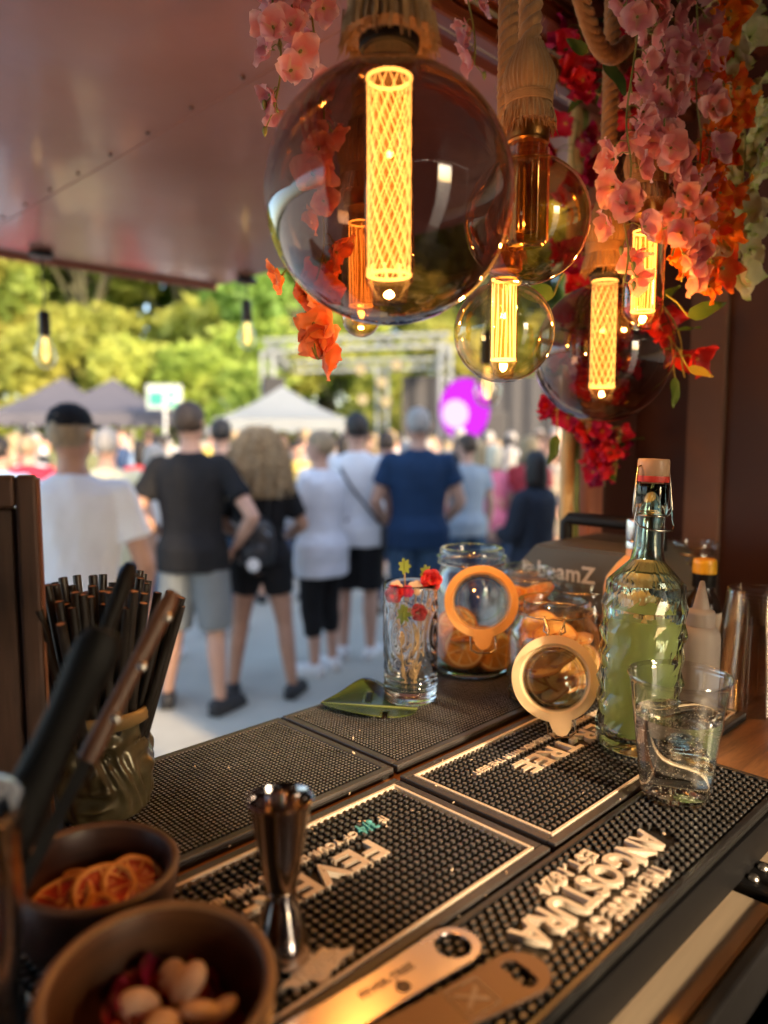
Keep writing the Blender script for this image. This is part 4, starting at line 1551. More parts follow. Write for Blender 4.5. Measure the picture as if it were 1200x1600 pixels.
# ================================================================== THINGS ON THE COUNTER
m_jarg = thin_glass('jar_glass', (0.965, 0.975, 0.965), f0=.05, power=3.2, edge=(.72, .78, .74))
m_jarb = glass('jar_base_glass', (0.80, 0.95, 0.88))
m_wire = pbr('wire_steel', (0.60, 0.56, 0.50), 0.25, 1.0, var=.1)
m_gasket = pbr('gasket_orange', (0.92, 0.50, 0.18), 0.48, var=.07, vscale=30, bump=.08, bscale=90)
m_gasketp = pbr('gasket_pale', (0.90, 0.66, 0.40), 0.50, var=.06, vscale=30, bump=.08, bscale=90)
m_rind = pbr('orange_rind', (0.62, 0.20, 0.02), 0.55, var=.3, vscale=60, bump=.4, bscale=300)
m_pulp = pbr('orange_pulp', (0.82, 0.30, 0.03), 0.42, var=.35, vscale=70, bump=.5, bscale=220)
m_pith = pbr('orange_pith', (0.88, 0.56, 0.20), 0.6, var=.15, vscale=60)


def jar_mesh(Rb, Rn, H, n=48):
    t = .0028
    out = [(0, .0), (Rb * .80, .0), (Rb * .95, .004), (Rb, .014), (Rb, H * .58), (Rb * .985, H * .66), (Rb * .93, H * .74), (Rn + .001, H * .82), (Rn - .001, H * .86),
           (Rn - .001, H * .90), (Rn + .004, H * .915), (Rn + .005, H * .935), (Rn + .001, H * .95), (Rn + .001, H * .985), (Rn - .001, H)]
    inn = [(Rn - .006, H), (Rn - .0075, H * .985), (Rn - .0065, H * .86), (Rn - .003, H * .82), (Rb * .93 - t, H * .74), (Rb - t, H * .58), (Rb - t, .016), (Rb * .9 - t, .008), (0, .0072)]
    mb = MB()
    mb.lathe(out + inn, n)
    return mb


def lid_parts(parent, M, Rg, mat):
    """glass lid disc with its rubber ring; local z is the outward face"""
    l = MB()
    Rl = Rg * .74
    l.lathe([(0, .013), (Rl * .62, .0135), (Rl * .74, .0125), (Rl * .78, .016), (Rl * .94, .016), (Rl, .012), (Rl * 1.02, .004), (Rl * .98, -.006), (Rl * .90, -.008),
             (Rl * .84, .004), (Rl * .70, .008), (0, .0085)], 56, M=M)
    lid = obj('lid', l, m_jarg, parent, 45)
    gk = MB()
    pts_o, pts_i = [], []
    n = 72
    for k in range(n):
        a_ = 2 * PI * k / n
        d_ = abs(((a_ + PI / 2 + PI) % (2 * PI)) - PI)          # distance from straight down
        q = Rg + (.016 * math.cos(min(d_ / .26, 1) * PI / 2) ** .8 if d_ < .26 else 0)
        pts_o.append((q * math.cos(a_), q * math.sin(a_)))
        pts_i.append((Rl * 1.025 * math.cos(a_), Rl * 1.025 * math.sin(a_)))
    vs, fs = [], []
    for k in range(n):
        (ox, oy), (ix, iy) = pts_o[k], pts_i[k]
        mx_, my_ = ox * .985 + ix * .015, oy * .985 + iy * .015
        vs += [(ix, iy, .0015), (mx_, my_, .0032), (ox, oy, .0018), (ox, oy, -.0008), (mx_, my_, -.0022), (ix, iy, -.0015), (ix * .8 + ox * .2, iy * .8 + oy * .2, .0042)]
    ordr = [0, 6, 1, 2, 3, 4, 5]
    for k in range(n):
        k1 = (k + 1) % n
        for j in range(7):
            a_, b_ = ordr[j], ordr[(j + 1) % 7]
            fs.append((k * 7 + a_, k * 7 + b_, k1 * 7 + b_, k1 * 7 + a_))
    gk.add(vs, fs, M)
    obj('gasket', gk, mat, lid, 50, fix=True)
    return lid


def swing_jar(label, base, Rb, Rn, H, lid=None, group='clip jars on the counter'):
    t = thing('clip_jar', label, 'jar', base, 0, group)
    obj('jar_wall', jar_mesh(Rb, Rn, H), m_jarg, t, 40)
    mb = MB(); mb.lathe([(0, .0008), (Rb * .8, .0008), (Rb * .955, .005), (Rb * .97, .013), (Rb * .90, .0085), (0, .0068)], 40)
    obj('jar_base', mb, m_jarb, t, 40)
    w = MB()
    w.tube([((Rn + .0032) * math.cos(a_), (Rn + .0032) * math.sin(a_), H * .885) for a_ in np.linspace(0, 2 * PI, 49)[:-1]], .0011, 6, closed=True)
    obj('neck_wire', w, m_wire, t, 60)
    if lid:
        c, nrm, up, Rg, mat = lid
        z = Vector(nrm).normalized()
        y = (Vector(up) - z * Vector(up).dot(z)).normalized()
        x = y.cross(z)
        M = Matrix.Translation(Vector(c) - Vector(base)) @ Matrix((x, y, z)).transposed().to_4x4()
        lid_parts(t, M, Rg, mat)
        Rl = Rg * .74
        w = MB()          # bail: from the neck down to the lid and round it
        cl = Vector(c) - Vector(base)
        dirh = Vector((cl.x, cl.y, 0)).normalized()
        sd_ = Vector((-dirh.y, dirh.x, 0))
        for s in (-1, 1):
            p0 = dirh * (Rn + .003) + sd_ * (s * .012) + Vector((0, 0, H * .885))
            p1 = p0 + dirh * .012 + Vector((0, 0, .004)) + sd_ * s * .001
            p2 = p1 + dirh * .006 + Vector((0, 0, -.014)) - sd_ * s * .006
            p3 = M @ Vector((s * .010, Rl * .92, -.006))
            w.tube([p0, lerp(p0, p1, .6) + Vector((0, 0, .002)), p1, p2, p3], .0013, 6)
            w.tube([p0 + Vector((0, 0, -.006)), p1 + Vector((0, 0, -.016)), p2 + Vector((0, 0, -.004))], .0011, 6)
        w.tube([M @ Vector((Rl * 1.0 * math.cos(a_), Rl * 1.0 * math.sin(a_), -.0085)) for a_ in np.linspace(0, 2 * PI, 41)[:-1]], .0012, 6, closed=True)
        # closing loop that hangs below the lid
        b0 = M @ Vector((-.016, -Rl * .98, -.006))
        b1 = M @ Vector((.016, -Rl * .98, -.006))
        dn = (M.to_3x3() @ Vector((0, -1, 0)))
        nn = (M.to_3x3() @ Vector((0, 0, -1)))
        w.tube([b0, b0 + dn * .012 + nn * .004, b0 + dn * .026 + nn * .003, lerp(b0, b1, .25) + dn * .031, lerp(b0, b1, .75) + dn * .031, b1 + dn * .026 + nn * .003, b1 + dn * .012 + nn * .004, b1], .0013, 6)
        obj('wire_bail', w, m_wire, t, 60)
    return t


CAMP = Vector((0, 0, EYE))
# --- jar with orange slices
j1 = on(735, 1046, ZT)
c1 = atd(752, 940, (j1.y) * .90)
n1 = (CAMP - c1).normalized() + Vector((-.02, 0, .22))
swing_jar('large clip jar of dried orange slices behind the tall glass', j1, .0575, .046, .185, (c1, n1, (-.06, 0, 1), .0485, m_gasket))
# --- jar with pale slices
j2 = on(862, 1092, ZT)
c2 = atd(867, 1060, j2.y * .905)
n2 = (CAMP - c2).normalized() + Vector((.02, 0, .02))
swing_jar('squat clip jar of dried pale fruit slices left of the green bottle', j2, .060, .0465, .135, (c2, n2, (-.14, 0, 1), .0500, m_gasketp))
# --- jars behind
j3 = on(822, 1033, ZT)
swing_jar('open clip jar standing behind and between the two front jars', j3, .046, .037, .150)
j4 = on(905, 1030, ZT)
swing_jar('open clip jar in front of the grey machine left of the green bottle', j4, .052, .0435, .128)
j5 = on(1078, 1008, ZT)
swing_jar('open clip jar at right behind the yellow-capped bottle', j5, .044, .036, .178)


def slice_mesh(Rs, seed, th=.004, warp=.004):
    rn = random.Random(seed)
    mb = MB()
    n = 54
    seg = rn.choice((8, 9, 10))
    ph = rn.uniform(0, 1)

    def zoff(x, y):
        return warp * mnoise.noise(Vector((x * 28, y * 28, seed)))
    radii = [0, .10, .3, .55, .80, .86, .90, 1.0]
    rows = []
    vs = []
    for s in (1, -1):
        rws = []
        for q in radii:
            row = []
            for k in range(n):
                a_ = 2 * PI * k / n
                r_ = Rs * q * (1 + .025 * mnoise.noise(Vector((math.cos(a_) * 2, math.sin(a_) * 2, seed + 5))))
                x, y = r_ * math.cos(a_), r_ * math.sin(a_)
                c_ = abs(math.cos((a_ * seg / 2 + ph)))       # 0 at a membrane
                dip = -.0011 * min(1, c_ * 2.2) if .1 < q < .86 else 0
                hh = th / 2 + dip if q < .99 else th * .28
                row.append(len(vs)); vs.append((x, y, s * hh + zoff(x, y)))
            rws.append(row)
        rows.append(rws)
    fs, mi = [], []
    for si in (0, 1):
        for j in range(len(radii) - 1):
            for k in range(n):
                k1 = (k + 1) % n
                f = (rows[si][j][k], rows[si][j + 1][k], rows[si][j + 1][k1], rows[si][j][k1])
                fs.append(f if si == 0 else f[::-1])
                a_ = 2 * PI * (k + .5) / n
                c_ = abs(math.cos(a_ * seg / 2 + ph))
                q = (radii[j] + radii[j + 1]) / 2
                mi.append(0 if q > .93 else (2 if (q > .82 or q < .06 or c_ < .20) else 1))
    for k in range(n):
        k1 = (k + 1) % n
        fs.append((rows[0][-1][k], rows[1][-1][k], rows[1][-1][k1], rows[0][-1][k1]))
        mi.append(0)
    mb.v, mb.f, mb.mi = vs, fs, mi
    return mb


oms = [slice_mesh(.031, s_).mesh('orange_slice', [m_rind, m_pulp, m_pith], 60) for s_ in (1, 2, 3)]
rn = random.Random(9)


def drop_slices(meshes, base, poses, name, label, cat, group):
    for i, (dx, dy, z, rx, ry, rz) in enumerate(poses):
        o = link(name, meshes[i % len(meshes)], None, (base[0] + dx, base[1] + dy, base[2] + z), (Euler((rx, ry, 0)).to_quaternion() @ Quaternion((0, 0, 1), rz)).to_euler())
        tag(o, label, cat, group)


poses = []
for k in range(9):      # flat ones heaped at the back and left
    poses.append((rn.uniform(-.018, .018), rn.uniform(-.006, .020), .012 + k * .0058, rn.uniform(-.25, .25), rn.uniform(-.25, .25), rn.uniform(0, 6)))
for k in range(5):      # leaning on the front wall at left, faces to the bartender
    poses.append((-.020 + k * .002, -.020 - k * .0045 + .012, .037 + .001 * k, R(68), R(-14), .15 + .3 * k))
for k in range(5):      # and at right
    poses.append((.020 + .003 * k, -.014 - k * .0045 + .008, .036, R(72), R(18), -.35 + .4 * k))
poses.append((-.022, -.002, .066, R(60), R(-35), .4))
drop_slices(oms, j1, poses, 'orange_slice', 'dried orange slice inside the large clip jar', 'orange slice', 'dried orange slices in the large jar')

m_pale = pbr('dried_fruit', (0.62, 0.30, 0.07), 0.45, var=.35, vscale=40, bump=.4, bscale=150, col2=(.80, .50, .18))
m_paler = pbr('dried_fruit_edge', (0.45, 0.17, 0.03), 0.5, var=.3, vscale=40)
pms = [slice_mesh(.029, s_, th=.0035, warp=.016).mesh('fruit_slice', [m_paler, m_pale, m_pale], 60) for s_ in (11, 12, 13)]
poses = []
for k in range(16):
    a_ = k * 2.4
    poses.append((.022 * math.cos(a_), .022 * math.sin(a_), .016 + k * .0052, rn.uniform(-.9, .9), rn.uniform(-.7, .7), rn.uniform(0, 6)))
for k in range(4):
    poses.append((-.026 + .018 * k, -.020, .045 + .01 * (k % 2), R(70), R(rn.uniform(-20, 20)), k))
drop_slices(pms, j2, poses, 'fruit_slice', 'curled dried fruit slice inside the squat clip jar', 'fruit slice', 'dried fruit slices in the squat jar')
poses = [(.012 * math.cos(k * 2.4), .012 * math.sin(k * 2.4), .014 + k * .0072, rn.uniform(-.5, .5), rn.uniform(-.5, .5), k) for k in range(14)]
drop_slices([oms[0], oms[2]], j3, poses, 'orange_slice', 'dried orange slice inside the narrow middle jar', 'orange slice', 'dried orange slices in the middle jar')
m_spice = pbr('spice_brown', (0.16, 0.065, 0.02), 0.7, var=.4, vscale=50)
mb = MB()
for k in range(170):
    a_, q, z = rn.uniform(0, 2 * PI), math.sqrt(rn.random()) * .040, rn.uniform(.012, .075)
    mb.lathe([(0, -.005), (.0045, -.003), (.0055, 0), (.004, .004), (0, .0055)], 7, M=Matrix.Translation((q * math.cos(a_), q * math.sin(a_), z)) @ Euler((k, k * 2, 0)).to_matrix().to_4x4())
o = obj('spice_berries', mb, m_spice, None, 60, loc=j4)
tag(o, 'brown dried berries filling the jar by the grey machine', 'spice', kind='stuff')

# --- tall relief glass with picks, standing on a leaf
gpos = on(641, 1094, ZT) + Vector((0, 0, .003))
m_tumb = glass('tumbler_glass', (0.985, 0.99, 0.99), 1.45)
t = thing('tall_glass', 'tall clear relief glass of cocktail picks standing on a leaf', 'glass', gpos, .4)


def tiki_rel(r, z, a_):
    if r < .02:
        return r
    if z < .012 or z > .136:
        return r
    q = 0
    if z < .040:
        q = .0012 * math.sin(z * 2 * PI / .0065)
    else:
        x = ((a_ * 2 / PI) % 1) - .5
        y = (z - .09) / .05
        ring = math.hypot(x * 2.2, y * 1.1)
        q = .0016 * math.sin(ring * 17) * math.exp(-ring * .7) + .0007 * math.sin(a_ * 24) * (1 if y > .55 else 0)
    return r + q


pr = [(0, 0), (.0315, 0), (.0345, .003)] + [(.0345 + .0012 * k / 60, .004 + (.150 - .004) * k / 60) for k in range(61)] + [(.0352, .1545), (.0342, .1560), (.0332, .1545)]
pi_ = [(.0325, .150), (.0315, .022), (.029, .016), (0, .0145)]
mb = MB(); mb.lathe(pr + pi_, 96, fn=tiki_rel)
obj('glass_wall', mb, m_tumb, t, 70)
m_stick = pbr('pick_wood', (0.62, 0.42, 0.20), 0.6, var=.2, vscale=40, stretch=(4, 4, .5))
m_rose = pbr('pick_red', (0.62, 0.02, 0.025), 0.45, var=.25, vscale=60)
m_pgreen = pbr('pick_green', (0.27, 0.40, 0.05), 0.5, var=.2)
m_pcream = pbr('pick_cream', (0.78, 0.62, 0.44), 0.5, var=.1)
m_ppink = pbr('pick_pink', (0.72, 0.06, 0.20), 0.5, var=.1)


def pick(label, top, foot, head, mat, yaw=0.0, size=.009):
    d_ = Vector(top) - Vector(foot)
    t = thing('cocktail_pick', label, 'cocktail pick', Vector(gpos) + Vector(foot), 0, 'cocktail picks in the tall glass')
    mb = MB(); mb.tube([(0, 0, 0), d_ * .1, d_], [.0004, .0011, .0011], 6)
    obj('stick', mb, m_stick, t, 60)
    h = MB()
    if head == 'rose':
        for ring, (rr, nn, zz) in enumerate(((1.0, 6, 0), (.75, 5, .25), (.45, 4, .45))):
            for k in range(nn):
                a_ = 2 * PI * k / nn + ring * .5
                M = Matrix.Rotation(a_, 4, 'Z') @ Matrix.Translation((size * rr * .55, 0, size * zz * .4)) @ Matrix.Rotation(-.5 - ring * .3, 4, 'Y')
                h.lathe([(0, -.0006), (size * .52, 0), (size * .46, .0010), (0, .0012)], 9, M=M)
    elif head == 'leaf':
        pts = []
        for k in range(40):
            a_ = 2 * PI * k / 40
            rr = size * (1 + (.22 * math.cos(7 * a_)))
            pts.append((rr * .85 * math.cos(a_), rr * 1.1 * math.sin(a_)))
        h.prism(pts, -.0008, .0008)
        h.tube([(0, -size, .001), (0, size, .001)], .0006, 5)
        h.v = [(x, y, z + 18 * x * x) for x, y, z in h.v]
    else:
        for k in range(5):
            a_ = 2 * PI * k / 5
            h.lathe([(0, -.0008), (size * .5, 0), (size * .45, .0012), (0, .0016)], 9, M=Matrix.Translation((size * .55 * math.cos(a_), size * .55 * math.sin(a_), 0)))
        h.lathe([(0, .0), (size * .3, .001), (0, .003)], 9)
    q = Vector((math.sin(yaw), -1, .25)).normalized()
    hm_ = Matrix.Translation(d_) @ frame_to(q)
    h.v = [tuple(hm_ @ Vector(p)) for p in h.v]
    obj('head', h, mat, t, 60)


ZG = .0150
pick('pick with a green veined leaf head, highest in the glass', (-.008, .005, .176), (-.004, .010, ZG), 'leaf', m_pgreen, .1, .0085)
pick('pick with a large red rose head leaning right over the rim', (.026, -.006, .160), (.004, -.010, ZG), 'rose', m_rose, .2, .0150)
pick('pick with a small green leaf beside the large red rose', (.020, .006, .168), (.002, .012, ZG), 'leaf', m_pgreen, -.4, .008)
pick('pick with a cream blossom head in the middle of the glass', (.006, -.010, .150), (.008, -.004, ZG), 'daisy', m_pcream, 0, .0105)
pick('pick with a red rose head at the left rim', (-.021, -.012, .143), (-.006, -.014, ZG), 'rose', m_rose, -.2, .0125)
pick('pick with a cream head just above the left red rose', (-.019, -.002, .150), (-.010, .004, ZG), 'daisy', m_pcream, .2, .009)
pick('pick with a pink head between the roses', (-.004, -.012, .146), (.002, .002, ZG), 'rose', m_ppink, 0, .0085)
pick('pick with a green clover head hanging low in the glass', (-.010, -.022, .118), (.006, -.010, ZG), 'leaf', m_pgreen, -.1, .0095)
pick('pick with a dark red star head low at right in the glass', (.009, -.023, .121), (.004, -.014, ZG), 'rose', pbr('pick_darkred', (.42, .012, .02), .45), .1, .0115)
for k, (a_, lb) in enumerate(((2.4, 'bare wooden pick nearest the left wall of the tall glass'), (5.2, 'bare wooden pick near the right wall of the tall glass'))):
    o = MB(); o.tube([(0, 0, 0), (-.012, .002, .055), (-.018, .004, .10)], [.0004, .0011, .0010], 6)
    p = obj('cocktail_pick', o, m_stick, None, 60, loc=Vector(gpos) + Vector((.010 * math.cos(a_), .01 * math.sin(a_), ZG)), rot=(0, 0, k * 2.9))
    tag(p, lb, 'cocktail pick', 'cocktail picks in the tall glass')

# --- leaf under the glass
m_leafb = leafy('monstera_leaf', [(0.0, (0.016, .032, .017)), (0.6, (0.018, .036, .016)), (1.0, (.05, .075, .012))], trans=.0, rough=.26, hue=.0, val=.0, spec=.6)
mb = MB()
lc = on(575, 1100, ZT)
tipw = on(500, 1112, ZT) - lc
L_ = .0
nx, ny = 34, 25
vs, fs = [], []
ax = (on(497, 1113, ZT) - on(650, 1116, ZT))
Lx = ax.length
ax.normalize()
ay = Vector((-ax.y, ax.x, 0)) * -1
org = on(652, 1110, ZT)
uvs = []
for i in range(nx + 1):
    s_ = i / nx
    wd = .062 * (math.sin(PI * min(1, s_ * 1.0) ** .75)) ** .75 + .002 * (1 - s_)
    for j in range(ny + 1):
        q = j / ny * 2 - 1
        wside = wd * (1.0 if q > 0 else .72)
        lift = .005 * abs(q) ** 1.5 * (math.sin(s_ * PI)) + .014 * max(0, q) ** 2 * math.exp(-((s_ - .62) / .22) ** 2) + .0015 + .006 * s_
        p = org + ax * (Lx * s_ - .12 * abs(q) * wside * 2 * (s_ - .3)) + ay * (q * wside)
        vs.append(p + Vector((0, 0, lift)))
        uvs.append((abs(q), s_))
for i in range(nx):
    for j in range(ny):
        s_ = (i + .5) / nx
        q = (j + .5) / ny * 2 - 1
        if (.50 < s_ < .56 and .16 < q < .62) or (.30 < s_ < .35 and -1 < q < -.35):
            continue                                  # slits of the leaf
        a_ = i * (ny + 1) + j
        fs.append((a_, a_ + 1, a_ + ny + 2, a_ + ny + 1))
mb.add([Vector(v) - lc for v in vs], fs)
me = mb.mesh('blade', m_leafb, 60)
uvl = me.uv_layers.new(name='UVMap')
for lp in me.loops:
    uvl.data[lp.index].uv = uvs[lp.vertex_index]
t = thing('big_leaf', 'dark green glossy slit leaf lying under the tall glass', 'leaf', lc)
ob = link('blade', me, t)
sm_ = ob.modifiers.new('thickness', 'SOLIDIFY'); sm_.thickness = .0008
mb = MB(); mb.tube([org + ax * (Lx * k / 10) + Vector((0, 0, .0022 + .006 * k / 10)) - lc for k in range(11)], [.0016 * (1 - .08 * k) for k in range(11)], 6)
obj('midrib', mb, pbr('midrib', (.16, .20, .06), .4), t, 60)

# --- green swing-top bottle
bp_ = on(992, 1166, ZT)
m_aqua = glass('aqua_glass', (0.75, 0.95, 0.92), 1.48)
t = thing('swing_top_bottle', 'faceted aqua glass swing-top bottle half full of cloudy juice', 'bottle', bp_, rot=(0, R(2.2), .35))
nF = 7
Rb = .0455
rows = []
vsB, fsB = [], []
prof = [(.0, .000, 0), (.030, .000, 0), (.0400, .002, 0), (.0440, .007, 0), (.0445, .020, 0)]
zz = .026
ks = 0
body_rows = []
while zz < .200:
    body_rows.append((zz, ks)); zz += .0135; ks += 1
nA = nF * 4
mbB = MB()


def body_r(z):
    if z < .16:
        return .0445 + .0012 * z / .16
    q = min(1, (z - .16) / .052)
    return .0457 - (.0457 - .019) * (1 - math.sqrt(max(0, 1 - q ** 2.2)))


row_idx = []
for (r_, z_, _) in prof:
    if r_ == 0:
        row_idx.append([len(vsB)]); vsB.append((0, 0, z_ + .004))
    else:
        row = []
        for k in range(nA):
            a_ = 2 * PI * k / nA
            row.append(len(vsB)); vsB.append((r_ * math.cos(a_), r_ * math.sin(a_), z_))
        row_idx.append(row)
for (z_, k_) in body_rows:
    row = []
    for k in range(nA):
        a_ = 2 * PI * (k + .5 * (k_ % 2)) / nA
        kk = (k + (2 if (k_ // 2) % 2 else 0)) % 4
        bump_ = (.0026 if (kk == 0 and k_ % 2 == 0) else (-.0022 if (k_ % 2 == 1) else (-.0010 if kk == 2 else .0006)))
        fade = min(1, (z_ - .02) / .012) * (1 if z_ < .185 else .3)
        r_ = body_r(z_) + bump_ * fade
        row.append(len(vsB)); vsB.append((r_ * math.cos(a_), r_ * math.sin(a_), z_))
    row_idx.append(row)
neck = [(.0185, .2125), (.0165, .222), (.0158, .235), (.0156, .250), (.0158, .262), (.0172, .266), (.0178, .268), (.0178, .294), (.0172, .297), (.0160, .298)]
for (r_, z_) in neck:
    row = []
    for k in range(nA):
        a_ = 2 * PI * k / nA
        row.append(len(vsB)); vsB.append((r_ * math.cos(a_), r_ * math.sin(a_), z_))
    row_idx.append(row)
for A_, B_ in zip(row_idx[:-1], row_idx[1:]):
    for k in range(nA):
        k1 = (k + 1) % nA
        if len(A_) == 1:
            fsB.append((A_[0], B_[k1], B_[k]))
        else:
            fsB.append((A_[k], A_[k1], B_[k1])); fsB.append((A_[k], B_[k1], B_[k]))
nout = len(fsB)
inner = [(.0125, .298), (.0122, .25), (.0128, .228), (.0155, .214), (.026, .204), (.0365, .190), (.0408, .172), (.0415, .155), (.0408, .03), (.038, .016), (.02, .013), (0, .015)]
prevrow = row_idx[-1]
for (r_, z_) in inner:
    if r_ == 0:
        c_ = len(vsB); vsB.append((0, 0, z_))
        for k in range(nA):
            fsB.append((prevrow[k], prevrow[(k + 1) % nA], c_))
        break
    row = []
    for k in range(nA):
        a_ = 2 * PI * k / nA
        row.append(len(vsB)); vsB.append((r_ * math.cos(a_), r_ * math.sin(a_), z_))
    for k in range(nA):
        k1 = (k + 1) % nA
        fsB.append((prevrow[k], prevrow[k1], row[k1], row[k]))
    prevrow = row
mbB.add(vsB, fsB)
meB = mbB.mesh('bottle_glass', m_aqua, None)
sm = [False] * len(fsB)
for i, pg in enumerate(meB.polygons):
    z_ = pg.center.z
    pg.use_smooth = (i >= nout) or z_ > .206 or z_ < .022
link('bottle_glass', meB, t)


def juice_mat():
    m, nt, n, l, p = _nodes('cloudy_juice')
    p.inputs['Base Color'].default_value = (0.62, 0.56, 0.27, 1)
    p.inputs['Roughness'].default_value = .35
    p.inputs['Transmission Weight'].default_value = .5
    p.inputs['IOR'].default_value = 1.1
    tr = n.new('ShaderNodeBsdfTranslucent'); tr.inputs['Color'].default_value = (.68, .62, .30, 1)
    mx = n.new('ShaderNodeMixShader'); mx.inputs[0].default_value = .55
    l.new(p.outputs[0], mx.inputs[1]); l.new(tr.outputs[0], mx.inputs[2]); l.new(mx.outputs[0], n['Material Output'].inputs['Surface'])
    return m


mb = MB(); mb.lathe([(0, .0156), (.020, .0137), (.0374, .0168), (.0402, .03), (.0408, .150), (0, .1505)], 40)
obj('juice', mb, juice_mat(), t, 50)
m_cork = pbr('stopper_cream', (0.44, 0.28, 0.17), 0.4, var=.05)
m_seal = pbr('stopper_seal', (0.48, 0.03, 0.02), 0.5)
mb = MB(); mb.lathe([(0, .289), (.0085, .289), (.0118, .2985), (.0150, .3035), (.0170, .306), (.0170, .322), (.0160, .3245), (0, .3248)], 32)
st = obj('stopper', mb, m_cork, t, 40)
mb = MB(); mb.lathe([(.0120, .2990), (.0172, .2995), (.0178, .3025), (.0174, .3060), (.0120, .3062)], 32)
obj('seal', mb, m_seal, st, 40)
w = MB()
wr_ = .0012
w.tube([(.0172 * math.cos(a_), .0172 * math.sin(a_), .2630) for a_ in np.linspace(0, 2 * PI, 37)[:-1]], wr_, 6, closed=True)
for s in (-1, 1):
    w.tube([(s * .0176, 0, .2635), (s * .0235, -.002, .262), (s * .0262, -.004, .268), (s * .0245, -.002, .284), (s * .0205, 0, .3150), (s * .0165, 0, .3170)], wr_, 6)
    w.tube([(s * .0176, 0, .2635), (s * .0225, -.006, .272), (s * .0255, -.006, .258), (s * .0232, -.012, .2520)], wr_, 6)
w.tube([(-.0232, -.012, .252), (-.014, -.021, .2485), (0, -.0245, .2475), (.014, -.021, .2485), (.0232, -.012, .252)], wr_, 6)
obj('wire_bail', w, m_wire, t, 60)

# --- plastic cup with sparkling drink
def drink_mat():
    return glass('sparkling_drink', (.99, .975, .90), 1.26)


cp = on(1054, 1243, ZT)
m_plas = thin_glass('clear_plastic', (0.955, 0.955, 0.945), f0=.085, power=2.2, edge=(.70, .70, .68), rough=.05, bump=.06, bscale=40)
t = thing('plastic_cup', 'clear plastic cup of pale sparkling drink in front of the green bottle', 'cup', cp)


def cup_mesh(H=.122, r0=.0315, r1=.0462):
    def rr(z):
        return r0 + (r1 - r0) * z / H
    o_ = [(0, .002), (r0 * .88, .002), (r0 * .95, 0), (r0, .002)]
    for k in range(1, 25):
        z = .002 + (H - .006) * k / 24
        o_.append((rr(z) + (.0006 if abs(z - H * .62) < .003 else 0), z))
    o_ += [(r1 + .0012, H - .003), (r1 + .0020, H - .0012), (r1 + .0012, H + .0003), (r1 - .0002, H - .0008), (r1 - .0008, H - .004)]
    mb = MB(); mb.lathe(o_, 64)
    return mb


obj('cup_wall', cup_mesh(), m_plas, t, 60)
H_, r0_, r1_ = .122, .0315, .0462
lv = .083
prl = [(0, .0035), (.029, .0035), (.0308, .005)] + [(.0311 + (r1_ - r0_) * z / H_ - .0004, z) for z in (.02, .04, .06, .08)] + [(.0311 + (r1_ - r0_) * lv / H_ - .0003, lv), (.040, lv - .0006), (0, lv - .0008)]
mb = MB(); mb.lathe(prl, 64)
obj('drink', mb, drink_mat(), t, 60)
mb = MB()
rn = random.Random(31)
for k in range(620):
    z = .008 + (lv - .012) * rn.random()
    R_ = .0306 + (r1_ - r0_) * z / H_
    q = R_ * (.985 if rn.random() < .75 else math.sqrt(rn.random()))
    a_ = rn.uniform(0, 2 * PI)
    b_ = rn.uniform(.00025, .00065)
    mb.lathe([(0, -b_), (b_ * .87, -b_ * .5), (b_ * .87, b_ * .5), (0, b_)], 6, M=Matrix.Translation((q * math.cos(a_), q * math.sin(a_), z)))
o = obj('bubbles', mb, pbr('bubble_froth', (.85, .82, .72), .3), t, 179)
o['kind'] = 'stuff'
# --- upside-down stack of plastic cups
cs = on(1170, 1104, ZC)
m_plas2 = thin_glass('stack_plastic', (0.983, 0.972, 0.955), f0=.055, power=2.1, edge=(.80, .74, .66), rough=.08)
cme = cup_mesh(.118, .0335, .0470)
me = cme.mesh('stacked_cup', m_plas2, 60)
NC = 9
for k in range(NC):
    o = link('stacked_cup', me, None, (cs.x, cs.y, ZC + .119 + k * .0052), (PI, 0, k * .7))
    tag(o, 'clear plastic cup nested in the upside-down stack at the right edge', 'cup', 'cups nested in the upside-down stack')

# --- squeeze bottle
sq = on(1088, 1128, ZT)
m_ldpe = pbr('milky_plastic', (0.42, 0.37, 0.34), 0.4, var=.05)
_p = m_ldpe.node_tree.nodes['Principled BSDF']
_p.inputs['Transmission Weight'].default_value = .45
_p.inputs['IOR'].default_value = 1.2
t = thing('squeeze_bottle', 'milky plastic squeeze bottle with a pointed nozzle behind the cup', 'bottle', sq)
mb = MB(); mb.lathe([(0, .001), (.0215, .001), (.0235, .004), (.0235, .105), (.0225, .112), (.019, .118), (.0155, .1215), (0, .1215)], 36)
obj('bottle_body', mb, m_ldpe, t, 50)
mb = MB(); mb.lathe([(0, .1218), (.0165, .1218)] + [(.0165 - .0005 * (k % 2), .123 + k * .0016) for k in range(10)] + [(.0150, .1395), (.0105, .141), (.0095, .1435), (.0028, .1745), (.0018, .1755), (0, .1755)], 36)
obj('nozzle_cap', mb, m_ldpe, t, 50)

